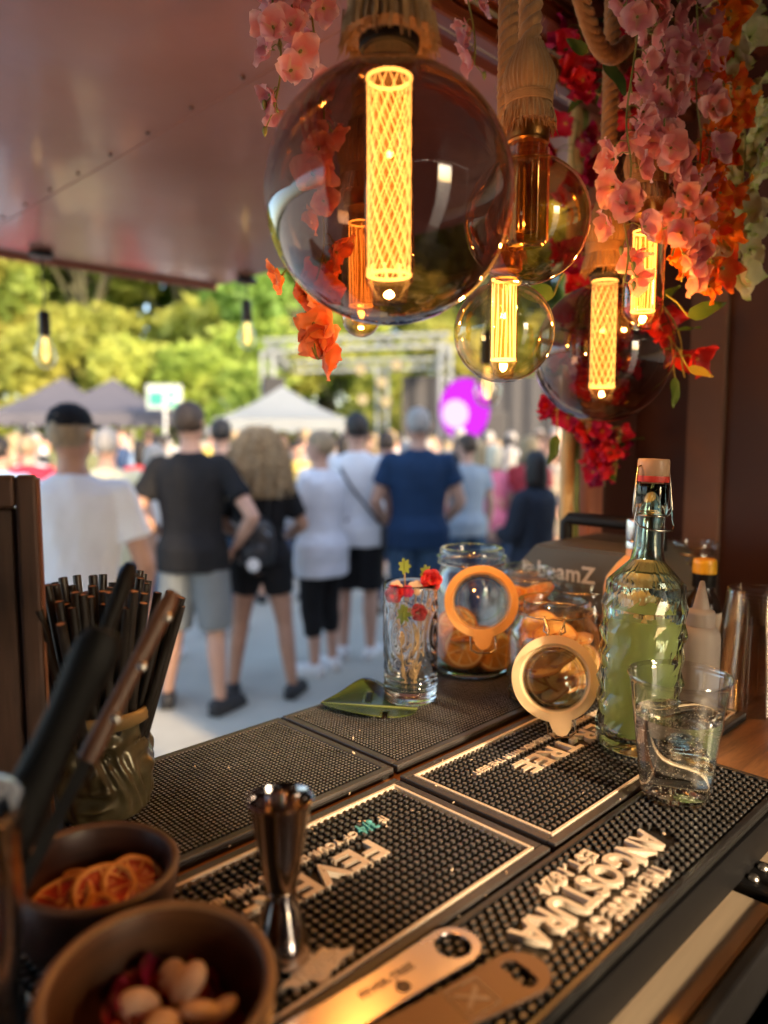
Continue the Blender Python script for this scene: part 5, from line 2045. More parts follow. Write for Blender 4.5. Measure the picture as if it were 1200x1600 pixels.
# --- bitters bottle with yellow cap
m_amberb = pbr('dark_bottle', (.02, .012, .008), .15, coat=.5)
m_ycap = pbr('yellow_cap', (0.75, 0.42, 0.02), 0.4, var=.08)
bt = on(1094, 1052, ZT)
t = thing('bitters_bottle', 'small dark bottle with a yellow cap behind the squeeze bottle', 'bottle', bt)
mb = MB(); mb.lathe([(0, 0), (.024, 0), (.026, .003), (.026, .095), (.022, .112), (.0135, .124), (.0125, .150), (0, .150)], 32)
obj('bottle_glass', mb, m_amberb, t, 40)
mb = MB(); mb.lathe([(.0262, .015), (.0265, .016), (.0265, .094), (.0262, .095)], 32)
obj('label', mb, pbr('paper_label', (.70, .64, .52), .7, var=.08), t, 40)
mb = MB(); mb.lathe([(0, .1506), (.0165, .1506)] + [(.0168 - .0004 * (k % 2), .1516 + k * .0022) for k in range(8)] + [(.0155, .1705), (0, .171)], 48)
obj('cap', mb, m_ycap, t, 40)
mb = MB(); mb.lathe([(.0134, .1295), (.0162, .131), (.0162, .1500), (.0134, .1503)], 32)
obj('neck_band', mb, m_blk, t, 40)

# --- peach coloured bottle with a silver cap behind the green one
pb = on(988, 1082, ZT)
m_peach = pbr('peach_liquid', (0.72, 0.38, 0.16), 0.2, var=.05, coat=.6)
t = thing('liqueur_bottle', 'peach coloured bottle with a silver cap behind the green bottle', 'bottle', pb)
mb = MB(); mb.lathe([(0, 0), (.040, 0), (.0425, .004), (.0425, .145), (.039, .160), (.026, .178), (.0145, .190), (.0135, .222), (0, .222)], 40)
obj('bottle_body', mb, m_peach, t, 40)
mb = MB(); mb.lathe([(.0137, .200), (.0155, .200), (.0155, .208), (.0145, .210), (.0155, .212), (.0155, .236), (.0145, .2385), (0, .239)], 40)
obj('cap', mb, pbr('silver_cap', (.7, .7, .7), .25, 1.0), t, 40)

# --- grey effect machine
m_mach = pbr('machine_grey', (0.085, 0.088, 0.080), 0.5, var=.08, vscale=4, bump=.15, bscale=200)
m_print = pbr('print_light', (0.55, 0.55, 0.53), 0.6)
um, v0m, v1m = 1.045, -.725, -.46
t = thing('effect_machine', 'dark grey beamZ effect machine with a carrying handle at the end of the counter', 'machine', bar(um, -.618, ZC), ROT)
Hm, Wm = .187, .28
mb = MB()
pts = [(-Wm / 2, .010), (-Wm / 2, .118), (-Wm / 2 + .060, Hm - .004), (Wm / 2 - .060, Hm - .004), (Wm / 2, .118), (Wm / 2, .010)]
# profile in (across, z), extruded along the bar
M = Matrix(((0, 0, 1, 0), (1, 0, 0, 0), (0, 1, 0, 0), (0, 0, 0, 1)))
mb.prism(pts, 0, .20, M=M)
bm = bmesh.new(); me_ = mb.mesh('housing', m_mach, None); bm.from_mesh(me_)
bmesh.ops.bevel(bm, geom=bm.edges[:], offset=.004, segments=2, affect='EDGES'); bmesh.ops.recalc_face_normals(bm, faces=bm.faces[:]); bm.to_mesh(me_); bm.free()
link('housing', me_, t)
mb = MB()
mb.tube([(.10, .085, Hm - .008), (.10, .085, Hm + .022), (.10, .078, Hm + .030), (.10, -.078, Hm + .030), (.10, -.085, Hm + .022), (.10, -.085, Hm - .008)], .011, 12)
obj('handle', mb, m_blk, t, 50)
for (x, y) in ((.02, .12), (.02, -.12), (.18, .12), (.18, -.12)):
    mb = MB(); mb.lathe([(0, 0), (.010, 0), (.011, .009), (0, .010)], 14)
    obj('rubber_foot', mb, m_blk, t, 40, loc=(x, y, 0))
# front print, facing -u
Rf = Matrix(((0, 0, -1), (-1, 0, 0), (0, 1, 0)))
me_ = text_mesh('beamZ', .105, .027, .0006, 0, m_print)
o = link('lettering', me_, t, (-.0005, .022, .142)); o.rotation_euler = Rf.to_euler()
mb = MB()
for pp in ([(-.012, -.012), (-.012, .012), (-.001, .003)], [(-.010, -.0135), (.012, -.001), (-.0005, .000)], [(-.009, .0135), (.012, .0015), (.001, .0025)]):
    mb.prism(pp, 0, .0006)
o = obj('logo_mark', mb, m_print, t, None, loc=(-.0005, .092, .1415)); o.rotation_euler = Rf.to_euler()

# ------------------------------------------------------------------ left side
# --- wooden box frame at the left edge
m_dwood = wood('dark_board', (0.022, 0.011, 0.008), (0.075, 0.035, 0.022), stretch=(14, 14, 1.2), rough=.55, bump=.3)
m_litwood = wood('lit_board_edge', (0.13, 0.045, 0.018), (0.24, 0.09, 0.035), stretch=(14, 14, 1.2), rough=.5)  # orange tone paints warm light on the board's side
bx = on(20, 1215, ZC)
t = thing('menu_board', 'dark wooden framed board standing at the left end of the bar', 'board', (-.350, .605, ZC), .40)
mb = MB(); mb.box((0, 0, .150), (.098, .018, .300), bevel=.002)
obj('panel', mb, m_dwood, t, None)
for x in (-.057, .057):
    mb = MB(); mb.box((x, -.002, .1635), (.016, .034, .327), bevel=.003)
    obj('stile', mb, m_dwood if x < 0 else m_dwood, t, None)
mb = MB(); mb.box((0, -.002, .314), (.0975, .034, .026), bevel=.003)
obj('rail', mb, m_dwood, t, None)
mb = MB(); mb.box((.0662, .0, .163), (.002, .030, .322))
obj('edge_strip', mb, m_litwood, t, None)
mb = MB(); mb.box((0, 0, .006), (.15, .07, .012), bevel=.002)
obj('foot', mb, m_dwood, t, None)

# --- tiki mug
m_bronze = pbr('glazed_bronze', (0.045, 0.036, 0.017), 0.30, .40, var=.4, vscale=22, bump=.25, bscale=120, col2=(.20, .17, .09), coat=.5, rvar=.12)
mugp = on(163, 1262, ZT)
t = thing('tiki_mug', 'bronze glazed carved-face mug holding black straws', 'mug', mugp, -.35)


def mug_rel(r, z, a_):
    if r < .02:
        return r
    H = .100
    if z > H * .86 or z < .003:
        return r
    x = ((a_ + PI / 2 + PI) % (2 * PI)) - PI     # 0 faces the bartender
    y = z / H
    env = math.sin(PI * min(1, max(0, y / .9))) ** .5
    g_ = .0020 * math.sin(x * 16 + 5 * math.sin(y * 7 + x * 3)) * env
    g_ += .0016 * mnoise.noise(Vector((math.cos(a_) * 3, math.sin(a_) * 3, z * 60)))
    def bl(cx, cy, sx, sy, h):
        return h * math.exp(-((x - cx) / sx) ** 2 - ((y - cy) / sy) ** 2)
    for q in (-1, 1):
        for off in (0, PI):
            xx = x - off * q if off else x
    f_ = 0
    for cx0 in (0.55, -1.55, 2.6):
        f_ += bl(cx0 - .30, .62, .16, .06, -.0065) + bl(cx0 + .30, .62, .16, .06, -.0065)          # eye sockets
        f_ += bl(cx0 - .30, .62, .08, .03, .0045) + bl(cx0 + .30, .62, .08, .03, .0045)
        f_ += bl(cx0, .74, .55, .045, .0050)                                                        # brow
        f_ += bl(cx0, .50, .10, .13, .0075)                                                         # nose
        f_ += bl(cx0, .26, .34, .055, -.0060) + bl(cx0, .34, .36, .025, .0035) + bl(cx0, .17, .30, .03, .0035)  # mouth
        f_ += bl(cx0 - .72, .45, .14, .2, .0030) + bl(cx0 + .72, .45, .14, .2, .0030)
    return r + .95 * (g_ + f_)


pm = [(0, 0), (.036, 0), (.040, .003)]
for k in range(1, 60):
    z = .003 + .083 * k / 59
    q = k / 59
    pm.append((.0405 + .005 * math.sin(PI * q ** .8) - .002 * q, z))
pm += [(.0405, .087), (.0440, .0885), (.0465, .091), (.0468, .097), (.0460, .1000), (.0440, .1015), (.0420, .1000), (.0395, .094), (.038, .080), (.0375, .012), (0, .010)]
mb = MB(); mb.lathe(pm, 160, fn=mug_rel)
obj('mug_wall', mb, m_bronze, t, 70)
m_rim = pbr('mug_rim', (.22, .15, .06), .3, var=.3, vscale=30, coat=.5, bump=.2, bscale=80)
mb = MB(); mb.lathe([(.0440, .0880), (.0472, .0908), (.0476, .0975), (.0462, .1012), (.0440, .1022), (.0420, .1012)], 80, fn=lambda r, z, a_: r + .0005 * mnoise.noise(Vector((math.cos(a_) * 4, math.sin(a_) * 4, z * 90))))
obj('rim', mb, m_rim, t, 60)

# --- straws
m_straw = pbr('straw_black', (0.018, 0.016, 0.015), 0.40, var=.2, orand=.35, spec=.6)
m_strawi = pbr('straw_mouth', (0.36, 0.21, 0.13), 0.7, var=.2)
sm_ = MB()
rs_ = .0041
sm_.lathe([(rs_ - .0003, 0), (rs_, 0), (rs_, .20), (rs_ - .0005, .2003), (rs_ - .0009, .20), (rs_ - .0009, .001)], 12)
sm_.lathe([(0, .1996), (rs_ - .0008, .1997)], 12, mi=1)
sme = sm_.mesh('straw', [m_straw, m_strawi], 50)
rn = random.Random(17)
for k in range(58):
    q = math.sqrt((k + .5) / 58)
    a_ = k * 2.39996
    fx, fy = .0225 * q * math.cos(a_), .0225 * q * math.sin(a_)
    ln = rn.uniform(.98, 1.09)
    tx = .034 * q * math.cos(a_) + rn.gauss(0, .004)
    ty = .034 * q * math.sin(a_) + rn.gauss(0, .004)
    lean = Vector((tx * 1.9 - fx * .6, ty * 1.9 - fy * .6, .20)).normalized()
    o = link('drinking_straw', sme, None, Vector(mugp) + Vector((fx, fy, .0115)))
    o.rotation_euler = lean.to_track_quat('Z', 'Y').to_euler()
    o.scale = (1, 1, ln * .97)
    tag(o, 'thin black straw standing in the bunch in the carved mug', 'straw', 'black straws in the carved mug')
for k, (dx, dy, L_, lx, ly, lb) in enumerate(((.018, -.006, 1.0, .32, .02, 'outermost black straw leaning furthest right out of the mug'), (.016, .002, .99, .29, .05, 'black straw leaning right, second from the outside of the bunch'))):
    o = link('drinking_straw', sme, None, Vector(mugp) + Vector((dx, dy, .0118)))
    o.rotation_euler = Vector((lx, ly, 1)).normalized().to_track_quat('Z', 'Y').to_euler()
    o.scale = (1, 1, L_)
    tag(o, lb, 'straw', 'black straws in the carved mug')

# --- tall tin with utensils at the lower left
m_tin = pbr('dull_steel', (0.34, 0.31, 0.30), 0.28, 1.0, var=.15)
tp = Vector((-.222, .345, ZT))
t = thing('utensil_cup', 'tall smoky plastic cup of bar tools at the lower left edge', 'cup', tp)
mb = MB(); mb.lathe([(0, .001), (.034, .001), (.037, .004), (.0445, .165), (.0455, .167), (.0455, .170), (.0440, .171), (.0425, .168), (.0355, .008), (0, .006)], 48)
obj('cup_wall', mb, thin_glass('smoky_plastic', (.80, .76, .73), rough=.12, f0=.08, power=2.0, edge=(.45, .41, .38)), t, 50)
m_hand = pbr('knife_handle', (0.004, 0.0038, 0.0038), 0.6, spec=.25, var=.2, bump=.05, bscale=80)
m_handw = wood('brown_handle', (.055, .02, .010), (.15, .06, .025), stretch=(10, 10, 1), rough=.45)


def utensil(name, label, p_top, p_in, wdt, th, mat, rivets=0, start=.55):
    p0, p1 = Vector(p_in), Vector(p_top)
    d_ = (p1 - p0)
    L = d_.length
    z = d_.normalized()
    y = (CAMP - p1); y = (y - z * y.dot(z)).normalized()
    x = y.cross(z)
    M = Matrix((x, y, z)).transposed().to_4x4()
    t = thing(name, label, 'knife' if 'knife' in name else 'bar tool', p0, 0, 'bar tools in the smoky cup')
    mb = MB()
    n = 14
    pts = []
    for k in range(n + 1):
        q = k / n
        pts.append((0, 0, L * (start + (1 - start) * q)))
    wv = [wdt * (.90 + .10 * math.cos(PI * (q_ / n) * 2)) * (1 if q_ < n - 1 else (.92 if q_ == n - 1 else .6)) for q_ in range(n + 1)]
    mb.tube(pts, wv, 16, M=M, flat=th / wdt, up=(0, 1, 0))
    h = obj('handle', mb, mat, t, 60)
    mb = MB()
    mb.box((0, 0, L * start * .5), (wdt * 1.2, .0016, L * (start + .02)), M=M)
    obj('blade', mb, m_blk, t, None)
    for k in range(rivets):
        mb = MB(); mb.lathe([(0, .0008), (.003, .0004), (.0034, -.0005)], 12, M=M @ Matrix.Translation((-wdt * .55, th * .80, L * (start + .10 + .12 * k))) @ Matrix.Rotation(-PI / 2, 4, 'X'))
        obj('rivet', mb, m_steel, h, 60)
    return t


ti = tp + Vector((0, 0, .012))
utensil('bar_knife', 'thick black knife handle sticking out of the smoky cup toward the straws', atd(166, 985, .425), ti + Vector((-.029, -.004, 0)), .0138, .0100, m_hand)
utensil('bar_knife', 'slim brown riveted knife handle crossing in front of the straws', atd(272, 925, .50), ti + Vector((-.022, .022, 0)), .0066, .0050, m_handw, 3, .60)
utensil('bar_spoon', 'thin black tool handle rising behind the thick knife handle', atd(205, 882, .52), ti + Vector((-.012, .018, 0)), .0062, .0055, m_hand)

# --- two wooden bowls
m_bowl1 = wood('bowl_dark', (0.020, 0.008, 0.006), (0.060, 0.024, 0.015), scale=6, stretch=(1, 1, 9), rough=.38, coat=.25)
m_bowl2 = wood('bowl_brown', (0.055, 0.020, 0.008), (0.15, 0.06, 0.022), scale=5, stretch=(1, 1, 9), rough=.42, coat=.15)


def bowl(label, base, Rw, H, mat, tilt, rotz, rimcol):
    t = thing('wooden_bowl', label, 'bowl', base, 0, 'wooden garnish bowls', rot=(tilt[0], tilt[1], rotz))
    pr = [(0, 0), (Rw * .42, 0), (Rw * .50, .002), (Rw * .72, H * .16), (Rw * .90, H * .42), (Rw * .985, H * .72), (Rw, H * .97), (Rw - .0012, H), (Rw - .0048, H), (Rw - .006, H * .97),
          (Rw * .985 - .006, H * .72), (Rw * .90 - .006, H * .42), (Rw * .72 - .006, H * .20), (Rw * .45, .0085), (0, .0075)]
    mb = MB(); mb.lathe(pr, 72, fn=lambda r, z, a_: r * (1 + .014 * math.sin(2 * a_ + 1) + .005 * math.sin(3 * a_)))
    obj('bowl_wall', mb, mat, t, 60)
    mb = MB(); mb.lathe([(Rw - .0010, H * .965), (Rw + .0004, H * .985), (Rw - .0010, H + .0006), (Rw - .0046, H + .0006), (Rw - .0062, H * .98), (Rw - .0058, H * .965)], 72,
                        fn=lambda r, z, a_: r * (1 + .014 * math.sin(2 * a_ + 1) + .005 * math.sin(3 * a_)))
    obj('rim', mb, rimcol, t, 60)
    return t


b1 = Vector((-.196, .478, ZT + .001))
b2 = Vector((-.121, .372, ZT + .001))
bowl('dark wooden bowl of dried blood orange slices next to the mug', b1, .053, .066, m_bowl1, (R(3), R(3), 0), .5, pbr('bowl_rim_dark', (.10, .055, .035), .45, var=.25, vscale=40))
bowl('brown wooden bowl of petals and pale almonds, nearest the camera', b2, .0615, .066, m_bowl2, (R(4), R(-2), 0), 1.2, pbr('bowl_rim_brown', (.24, .13, .06), .45, var=.25, vscale=40))
m_blood = pbr('blood_pulp', (0.40, 0.035, 0.006), 0.35, var=.45, vscale=70, bump=.5, bscale=200)
m_bring = pbr('blood_rind', (0.66, 0.27, 0.05), 0.5, var=.2, vscale=60)
m_bpith = pbr('blood_pith', (0.75, 0.36, 0.10), 0.5, var=.15, vscale=60)
bms = [slice_mesh(.0215, s_, th=.005, warp=.008).mesh('blood_orange_slice', [m_bring, m_blood, m_bpith], 60) for s_ in (21, 22)]
poses = [(rn.uniform(-.014, .014), rn.uniform(-.014, .014), .012 + .0052 * k, rn.uniform(-.15, .15), rn.uniform(-.15, .15), k) for k in range(5)]
poses += [(-.018, -.006, .040, R(26), R(-12), 0), (.008, .002, .043, R(28), R(10), 1), (.024, .012, .043, R(20), R(22), 2), (-.026, .010, .036, R(18), R(-20), 2), (.004, -.020, .038, R(14), R(0), 2)]
for i, p in enumerate(poses):
    o = link('blood_orange_slice', bms[i % 2], None, Vector(b1) + Vector((p[0], p[1], p[2])), (Euler((p[3], p[4], 0)).to_quaternion() @ Quaternion((0, 0, 1), p[5])).to_euler())
    tag(o, 'dried blood orange slice in the dark wooden bowl', 'orange slice', 'blood orange slices in the dark bowl')

# petals and almonds in the front bowl
m_petal = leafy('rose_petal', [(0, (.30, .008, .015)), (.6, (.34, .010, .02)), (1, (.14, .004, .012))], trans=.2, rough=.5, val=.3)
m_petalr = leafy('rose_petal_bright', [(0, (.50, .02, .012)), (1, (.42, .02, .012))], trans=.2, rough=.45, val=.2)
m_alm = pbr('almond_pale', (0.86, 0.64, 0.46), 0.5, var=.12, vscale=60, bump=.15, bscale=150)


def petal_mesh(L, Wd, cup, nx=8, ny=6, curl=.3, point=0.0, wav=.0):
    vs, uvs, fs = [], [], []
    for i in range(nx + 1):
        s_ = i / nx
        wd = Wd * (math.sin(PI * min(1, .04 + s_ ** (.62 - .0) * .93)) ** (.62 + point))
        for j in range(ny + 1):
            q = j / ny * 2 - 1
            x = L * s_
            y = q * wd * .5
            z = cup * (s_ ** 2) * L - curl * L * max(0, s_ - .6) ** 2 * 2 + .35 * abs(q) ** 2 * wd * cup + wav * Wd * math.sin(s_ * 9 + q * 3) * s_
            vs.append((x, y, z)); uvs.append((s_, j / ny))
    for i in range(nx):
        for j in range(ny):
            a_ = i * (ny + 1) + j
            fs.append((a_, a_ + ny + 1, a_ + ny + 2, a_ + 1))
    return vs, fs, uvs


def uv_mesh(name, vs, fs, uvs, mats, mi=None, smooth=True):
    me = bpy.data.meshes.new(name)
    me.from_pydata([tuple(v) for v in vs], [], fs)
    for m_ in (mats if isinstance(mats, (list, tuple)) else [mats]):
        me.materials.append(m_)
    if mi:
        me.polygons.foreach_set('material_index', mi)
    ul = me.uv_layers.new(name='UVMap')
    li = np.empty(len(me.loops), dtype=np.int32)
    me.loops.foreach_get('vertex_index', li)
    ul.data.foreach_set('uv', np.array(uvs, dtype=np.float32)[li].ravel())
    if smooth:
        me.polygons.foreach_set('use_smooth', [True] * len(me.polygons))
    me.update()
    return me


pm1 = uv_mesh('petal', *petal_mesh(.030, .030, .5, wav=.1), m_petal)
pm2 = uv_mesh('petal', *petal_mesh(.026, .028, .35, wav=.15), m_petalr)
am = MB(); am.lathe([(0, -.0042), (.006, -.0034), (.0092, -.0008), (.0092, .0008), (.006, .0034), (0, .0042)], 20)
am.v = [(x * 1.25, y, z) for x, y, z in am.v]
ame = am.mesh('almond', m_alm, 60)
def in_bowl(x, y):
    q = math.hypot(x, y)
    if q > .040:
        x, y = x * .040 / q, y * .040 / q
    return x, y
rn = random.Random(5)
NA = [(.012, .020, .045), (-.012, .008, .040), (.000, .030, .041), (.024, .002, .042), (.006, -.010, .040), (.034, .006, .040), (-.002, -.026, .036), (.020, -.020, .038), (-.022, -.012, .036), (.016, -.034, .036)]
for k, (x, y, z) in enumerate(NA):
    x, y = in_bowl(x, y)
    o = link('almond', ame, None, Vector(b2) + Vector((x, y, z + .001)), (rn.uniform(.1, .6), rn.uniform(-.3, .3), rn.uniform(0, 6)))
    s_ = rn.uniform(.9, 1.2); o.scale = (s_, s_, s_)
    tag(o, 'pale flat almond among the petals in the front bowl', 'almond', 'almonds in the front bowl')
for k in range(34):
    a_, q = k * 2.4, .034 * math.sqrt(rn.random())
    lay = k / 34
    bright = k % 3 == 0
    x, y = q * math.cos(a_), q * math.sin(a_)
    o = link('petal', pm2 if bright else pm1, None, Vector(b2) + Vector((x * .9, y * .9, .013 + .020 * lay)), (rn.uniform(-.5, .5), rn.uniform(-.6, .3), rn.uniform(0, 6)))
    tag(o, 'bright red petal in the brown front bowl' if bright else 'dark crimson petal in the brown front bowl', 'petal', 'petals in the front bowl')

# --- jigger
jg = on(441, 1493, ZT)
m_chrome = pbr('polished_steel', (0.55, 0.50, 0.47), 0.12, 1.0, var=.1, rvar=.05)
t = thing('jigger', 'tall polished steel double jigger standing on the mat', 'jigger', jg)
mb = MB(); mb.lathe([(0, .034), (.0165, .001), (.0185, .0), (.0195, .0012), (.0185, .010), (.0120, .036), (.0088, .044), (.0088, .0458)], 64)
obj('small_cup', mb, m_chrome, t, 40)
mb = MB(); mb.lathe([(.0088, .0458), (.0105, .050), (.0150, .075), (.0205, .1070), (.0222, .1105), (.0225, .1118), (.0217, .1122), (.0208, .1108), (.0190, .1040), (.0140, .075), (.0090, .052), (0, .049)], 64)
obj('large_cup', mb, m_chrome, t, 40)
mb = MB(); mb.lathe([(.0089, .0430), (.0104, .0440), (.0104, .0476), (.0089, .0486)], 48)
obj('waist_band', mb, m_chrome, t, 40)

# --- bottle openers
m_irid = pbr('opener_steel', (0.70, 0.62, 0.62), 0.26, 1.0, var=.06, vscale=5, col2=(.60, .60, .70))
m_brn = pbr('opener_brown', (0.16, 0.095, 0.060), 0.42, .3, var=.12, vscale=20)
m_ink = pbr('engraving', (0.16, 0.13, 0.13), 0.5, .5)
m_pale2 = pbr('pale_print', (0.42, 0.33, 0.25), 0.5)


def opener(label, ctr, direction, mat, Wd, L, z, hole, name='bottle_opener'):
    """flat speed opener; local x runs from the head to the tail"""
    a_ = math.atan2(direction.y, direction.x)
    t = thing(name, label, 'bottle opener', (ctr.x, ctr.y, z), a_, 'flat openers on the mats')
    th = .0026
    out = []
    h = Wd / 2
    for k in range(25):
        an = PI / 2 + PI * k / 24
        out.append((h * math.cos(an) * 1.02, h * math.sin(an)))
    out += [(L * .35, -h * .82), (L * .6, -h * .80), (L - .012, -h * .95), (L, -h * .7), (L, h * .7), (L - .012, h * .95), (L * .6, h * .80), (L * .35, h * .82)]
    bm = bmesh.new()
    vo = [bm.verts.new((x, y, 0)) for x, y in out]
    eo = [bm.edges.new((vo[i], vo[(i + 1) % len(vo)])) for i in range(len(vo))]
    vi = [bm.verts.new((x, y, 0)) for x, y in hole]
    ei = [bm.edges.new((vi[i], vi[(i + 1) % len(vi)])) for i in range(len(vi))]
    bmesh.ops.triangle_fill(bm, use_beauty=True, use_dissolve=False, edges=eo + ei)
    ret = bmesh.ops.extrude_face_region(bm, geom=bm.faces[:])
    bmesh.ops.translate(bm, verts=[v for v in ret['geom'] if isinstance(v, bmesh.types.BMVert)], vec=(0, 0, th))
    bmesh.ops.recalc_face_normals(bm, faces=bm.faces[:])
    me = bpy.data.meshes.new('plate')
    bm.to_mesh(me); bm.free()
    me.materials.append(mat)
    o = link('plate', me, t)
    bv = o.modifiers.new('bevel', 'BEVEL'); bv.width = .0006; bv.segments = 2; bv.limit_method = 'ANGLE'; bv.angle_limit = R(50)
    return t, th


hole1 = [(.0002 + .0122 * math.cos(2 * PI * k / 28), .0128 * math.sin(2 * PI * k / 28)) for k in range(28)]
p_h = on(708, 1480, ZT + .002)
dir1 = on(500, 1615, ZT) - p_h
t, th = opener('pale iridescent steel opener with a round hole lying over two mats', p_h, dir1, m_irid, .0385, .165, ZT + .001, hole1)
lettering('FEVER-TREE', .044, .0062, .0002, (.056, -.004, th + .0001), m_ink, t, rot=(0, 0, PI))
mb = MB()
for k in range(7):
    a_ = 2 * PI * k / 7
    mb.lathe([(0, 0), (.0024, 0), (.0022, .0002), (0, .0002)], 9, M=Matrix.Translation((.052 + .003 * math.cos(a_), .007 + .003 * math.sin(a_), th + .0001)))
mb.box((.052, .0025, th + .0002), (.0014, .006, .0002))
obj('tree_emblem', mb, m_ink, t, None)
p_h2 = on(812, 1523, ZT + .002)
dir2 = on(655, 1612, ZT) - p_h2
hole2 = []
for (cx, cy, a0, a1) in ((.006, .009, 0, PI), (.006, -.009, PI, 2 * PI)):
    pass
hole2 = [(.0065, -.011), (.0065, -.005), (.0040, -.0035), (.0065, -.001), (.0065, .005), (.0042, .0065), (.0065, .009), (.0050, .0125), (-.001, .0135), (-.0055, .0105), (-.0065, 0), (-.0055, -.0105), (-.001, -.0135), (.0045, -.0130)]
t, th = opener('brown flat opener with a toothed slot and a framed X', p_h2, dir2, m_brn, .040, .15, ZT + .001, hole2)
mb = MB()
X0, hs = .040, .0125
for (c, d) in (((X0, hs), (2 * hs, .0009)), ((X0, -hs), (2 * hs, .0009)), ((X0 - hs, 0), (.0009, 2 * hs - .001)), ((X0 + hs, 0), (.0009, 2 * hs - .001))):
    mb.box((c[0], c[1], th + .0003), (d[0], d[1], .0004))
obj('square_frame', mb, m_pale2, t, None)
lettering('X', .0165, .0165, .0003, (X0, 0, th + .0001), m_pale2, t, rot=(0, 0, PI / 2))
# ================================================================== HANGING LAMPS
m_jute = pbr('jute', (0.30, 0.17, 0.075), 0.9, var=.35, vscale=60, stretch=(1, 1, .25), bump=.7, bscale=260, bdist=.002, sheen=.3)
m_jutef = pbr('jute_fibre', (0.36, 0.20, 0.085), 0.9, var=.3, vscale=40)
m_smoke = thin_glass('smoked_bulb_glass', (0.60, 0.44, 0.36), f0=.06, power=3.0, edge=(.34, .22, .17), rough=.015, smudge=.10)
m_ambg = thin_glass('amber_bulb_glass', (0.93, 0.70, 0.42), f0=.06, power=3.0, edge=(.70, .40, .16), rough=.015, smudge=.10)
m_clearg = thin_glass('pale_bulb_glass', (0.95, 0.86, 0.68), f0=.06, power=3.0, edge=(.72, .55, .34), rough=.015, smudge=.10)
m_collar = pbr('collar_brass', (0.46, 0.23, 0.07), 0.3, 1.0, var=.15)
m_collarb = pbr('collar_black', (0.006, 0.005, 0.0045), 0.6, spec=.15)
e_line = emit('filament_line', (1.0, 0.58, 0.17), 1.7)
e_core = emit('filament_glow', (1.0, 0.42, 0.05), 0.17, through=True)
e_end = emit('filament_end', (1.0, 0.62, 0.18), 2.2)
m_tubeg = thin_glass('filament_tube_glass', (0.97, 0.80, 0.58), f0=.06, power=2.5)
m_acry = thin_glass('unlit_filament', (0.80, 0.62, 0.42), f0=.10, power=1.6, rough=.08)


def rope(mb, p0, p1, Rr=.0118, turns_per_m=30, sway=(0, 0), n=8):
    p0, p1 = Vector(p0), Vector(p1)
    L = (p1 - p0).length
    m = max(12, int(L / .0045))
    for s in range(3):
        pts = []
        for k in range(m + 1):
            q = k / m
            c = p0 + (p1 - p0) * q + Vector((sway[0], sway[1], 0)) * math.sin(PI * q)
            a_ = 2 * PI * (turns_per_m * q * L + s / 3)
            pts.append(c + Vector((math.cos(a_), math.sin(a_), 0)) * Rr * .56)
        mb.tube(pts, Rr * .47, n)
    rn = random.Random(int(abs(p0.x) * 1e5))
    for _ in range(int(L * 420)):                 # stray fibres
        q = rn.random()
        c = p0 + (p1 - p0) * q + Vector((sway[0], sway[1], 0)) * math.sin(PI * q)
        a_ = rn.uniform(0, 2 * PI)
        d_ = Vector((math.cos(a_), math.sin(a_), 0))
        tl = rn.uniform(.002, .006)
        mb.tube([c + d_ * Rr * .9, c + d_ * (Rr + tl * .6) + Vector((0, 0, tl)), c + d_ * (Rr + tl) + Vector((0, 0, tl * 1.8 * rn.choice((-1, 1))))], .00022, 3, cap=False)


def tassel(s=1.0, seed=1):
    """bell of combed jute, bound round the middle, frayed below; bottom at z=0"""
    rn = random.Random(seed)
    mb = MB()
    pr = [(.0145, .084), (.0160, .078), (.0215, .068), (.0262, .056), (.0278, .046), (.0262, .036), (.0235, .030), (.0235, .021), (.0262, .014), (.0285, .006), (.0290, .001), (.0200, 0), (0, .002)]
    n = 132
    ph = [rn.gauss(0, .35) for _ in range(n)]
    mb.lathe([(r * s, z * s) for r, z in pr], n, fn=lambda r, z, a_: r * (1 + .035 * math.cos(a_ * 33 + ph[int(a_ / (2 * PI) * n) % n] + z * 40)))
    fr = MB()
    for k in range(150):
        a_ = 2 * PI * rn.random()
        r0 = .0285 * s * rn.uniform(.75, 1.0)
        d_ = Vector((math.cos(a_), math.sin(a_), 0))
        z0 = rn.uniform(.002, .016) * s
        fl = rn.uniform(.001, .006) * s
        fr.tube([d_ * r0 + Vector((0, 0, z0)), d_ * (r0 + fl * .5) + Vector((0, 0, z0 * .3 - .003 * s)), d_ * (r0 + fl) + Vector((0, 0, -rn.uniform(.002, .010) * s))], [.0009 * s, .0007 * s, .0003 * s], 4)
    for k in range(70):                     # loose hairs over the bell
        a_ = 2 * PI * rn.random()
        d_ = Vector((math.cos(a_), math.sin(a_), 0))
        z0 = rn.uniform(.02, .075) * s
        fr.tube([d_ * .0235 * s + Vector((0, 0, z0)), d_ * .030 * s + Vector((0, 0, z0 - .004)), d_ * rn.uniform(.030, .034) * s + Vector((0, 0, z0 - .011))], .0002, 3, cap=False)
    w = MB()
    for j in range(5):
        zz = (.0215 + j * .0022) * s
        w.tube([(.0246 * s * math.cos(a_), .0246 * s * math.sin(a_), zz + .0006 * math.sin(a_ + j)) for a_ in np.linspace(0, 2 * PI, 41)[:-1]], .0013 * s, 6, closed=True)
    return mb, fr, w


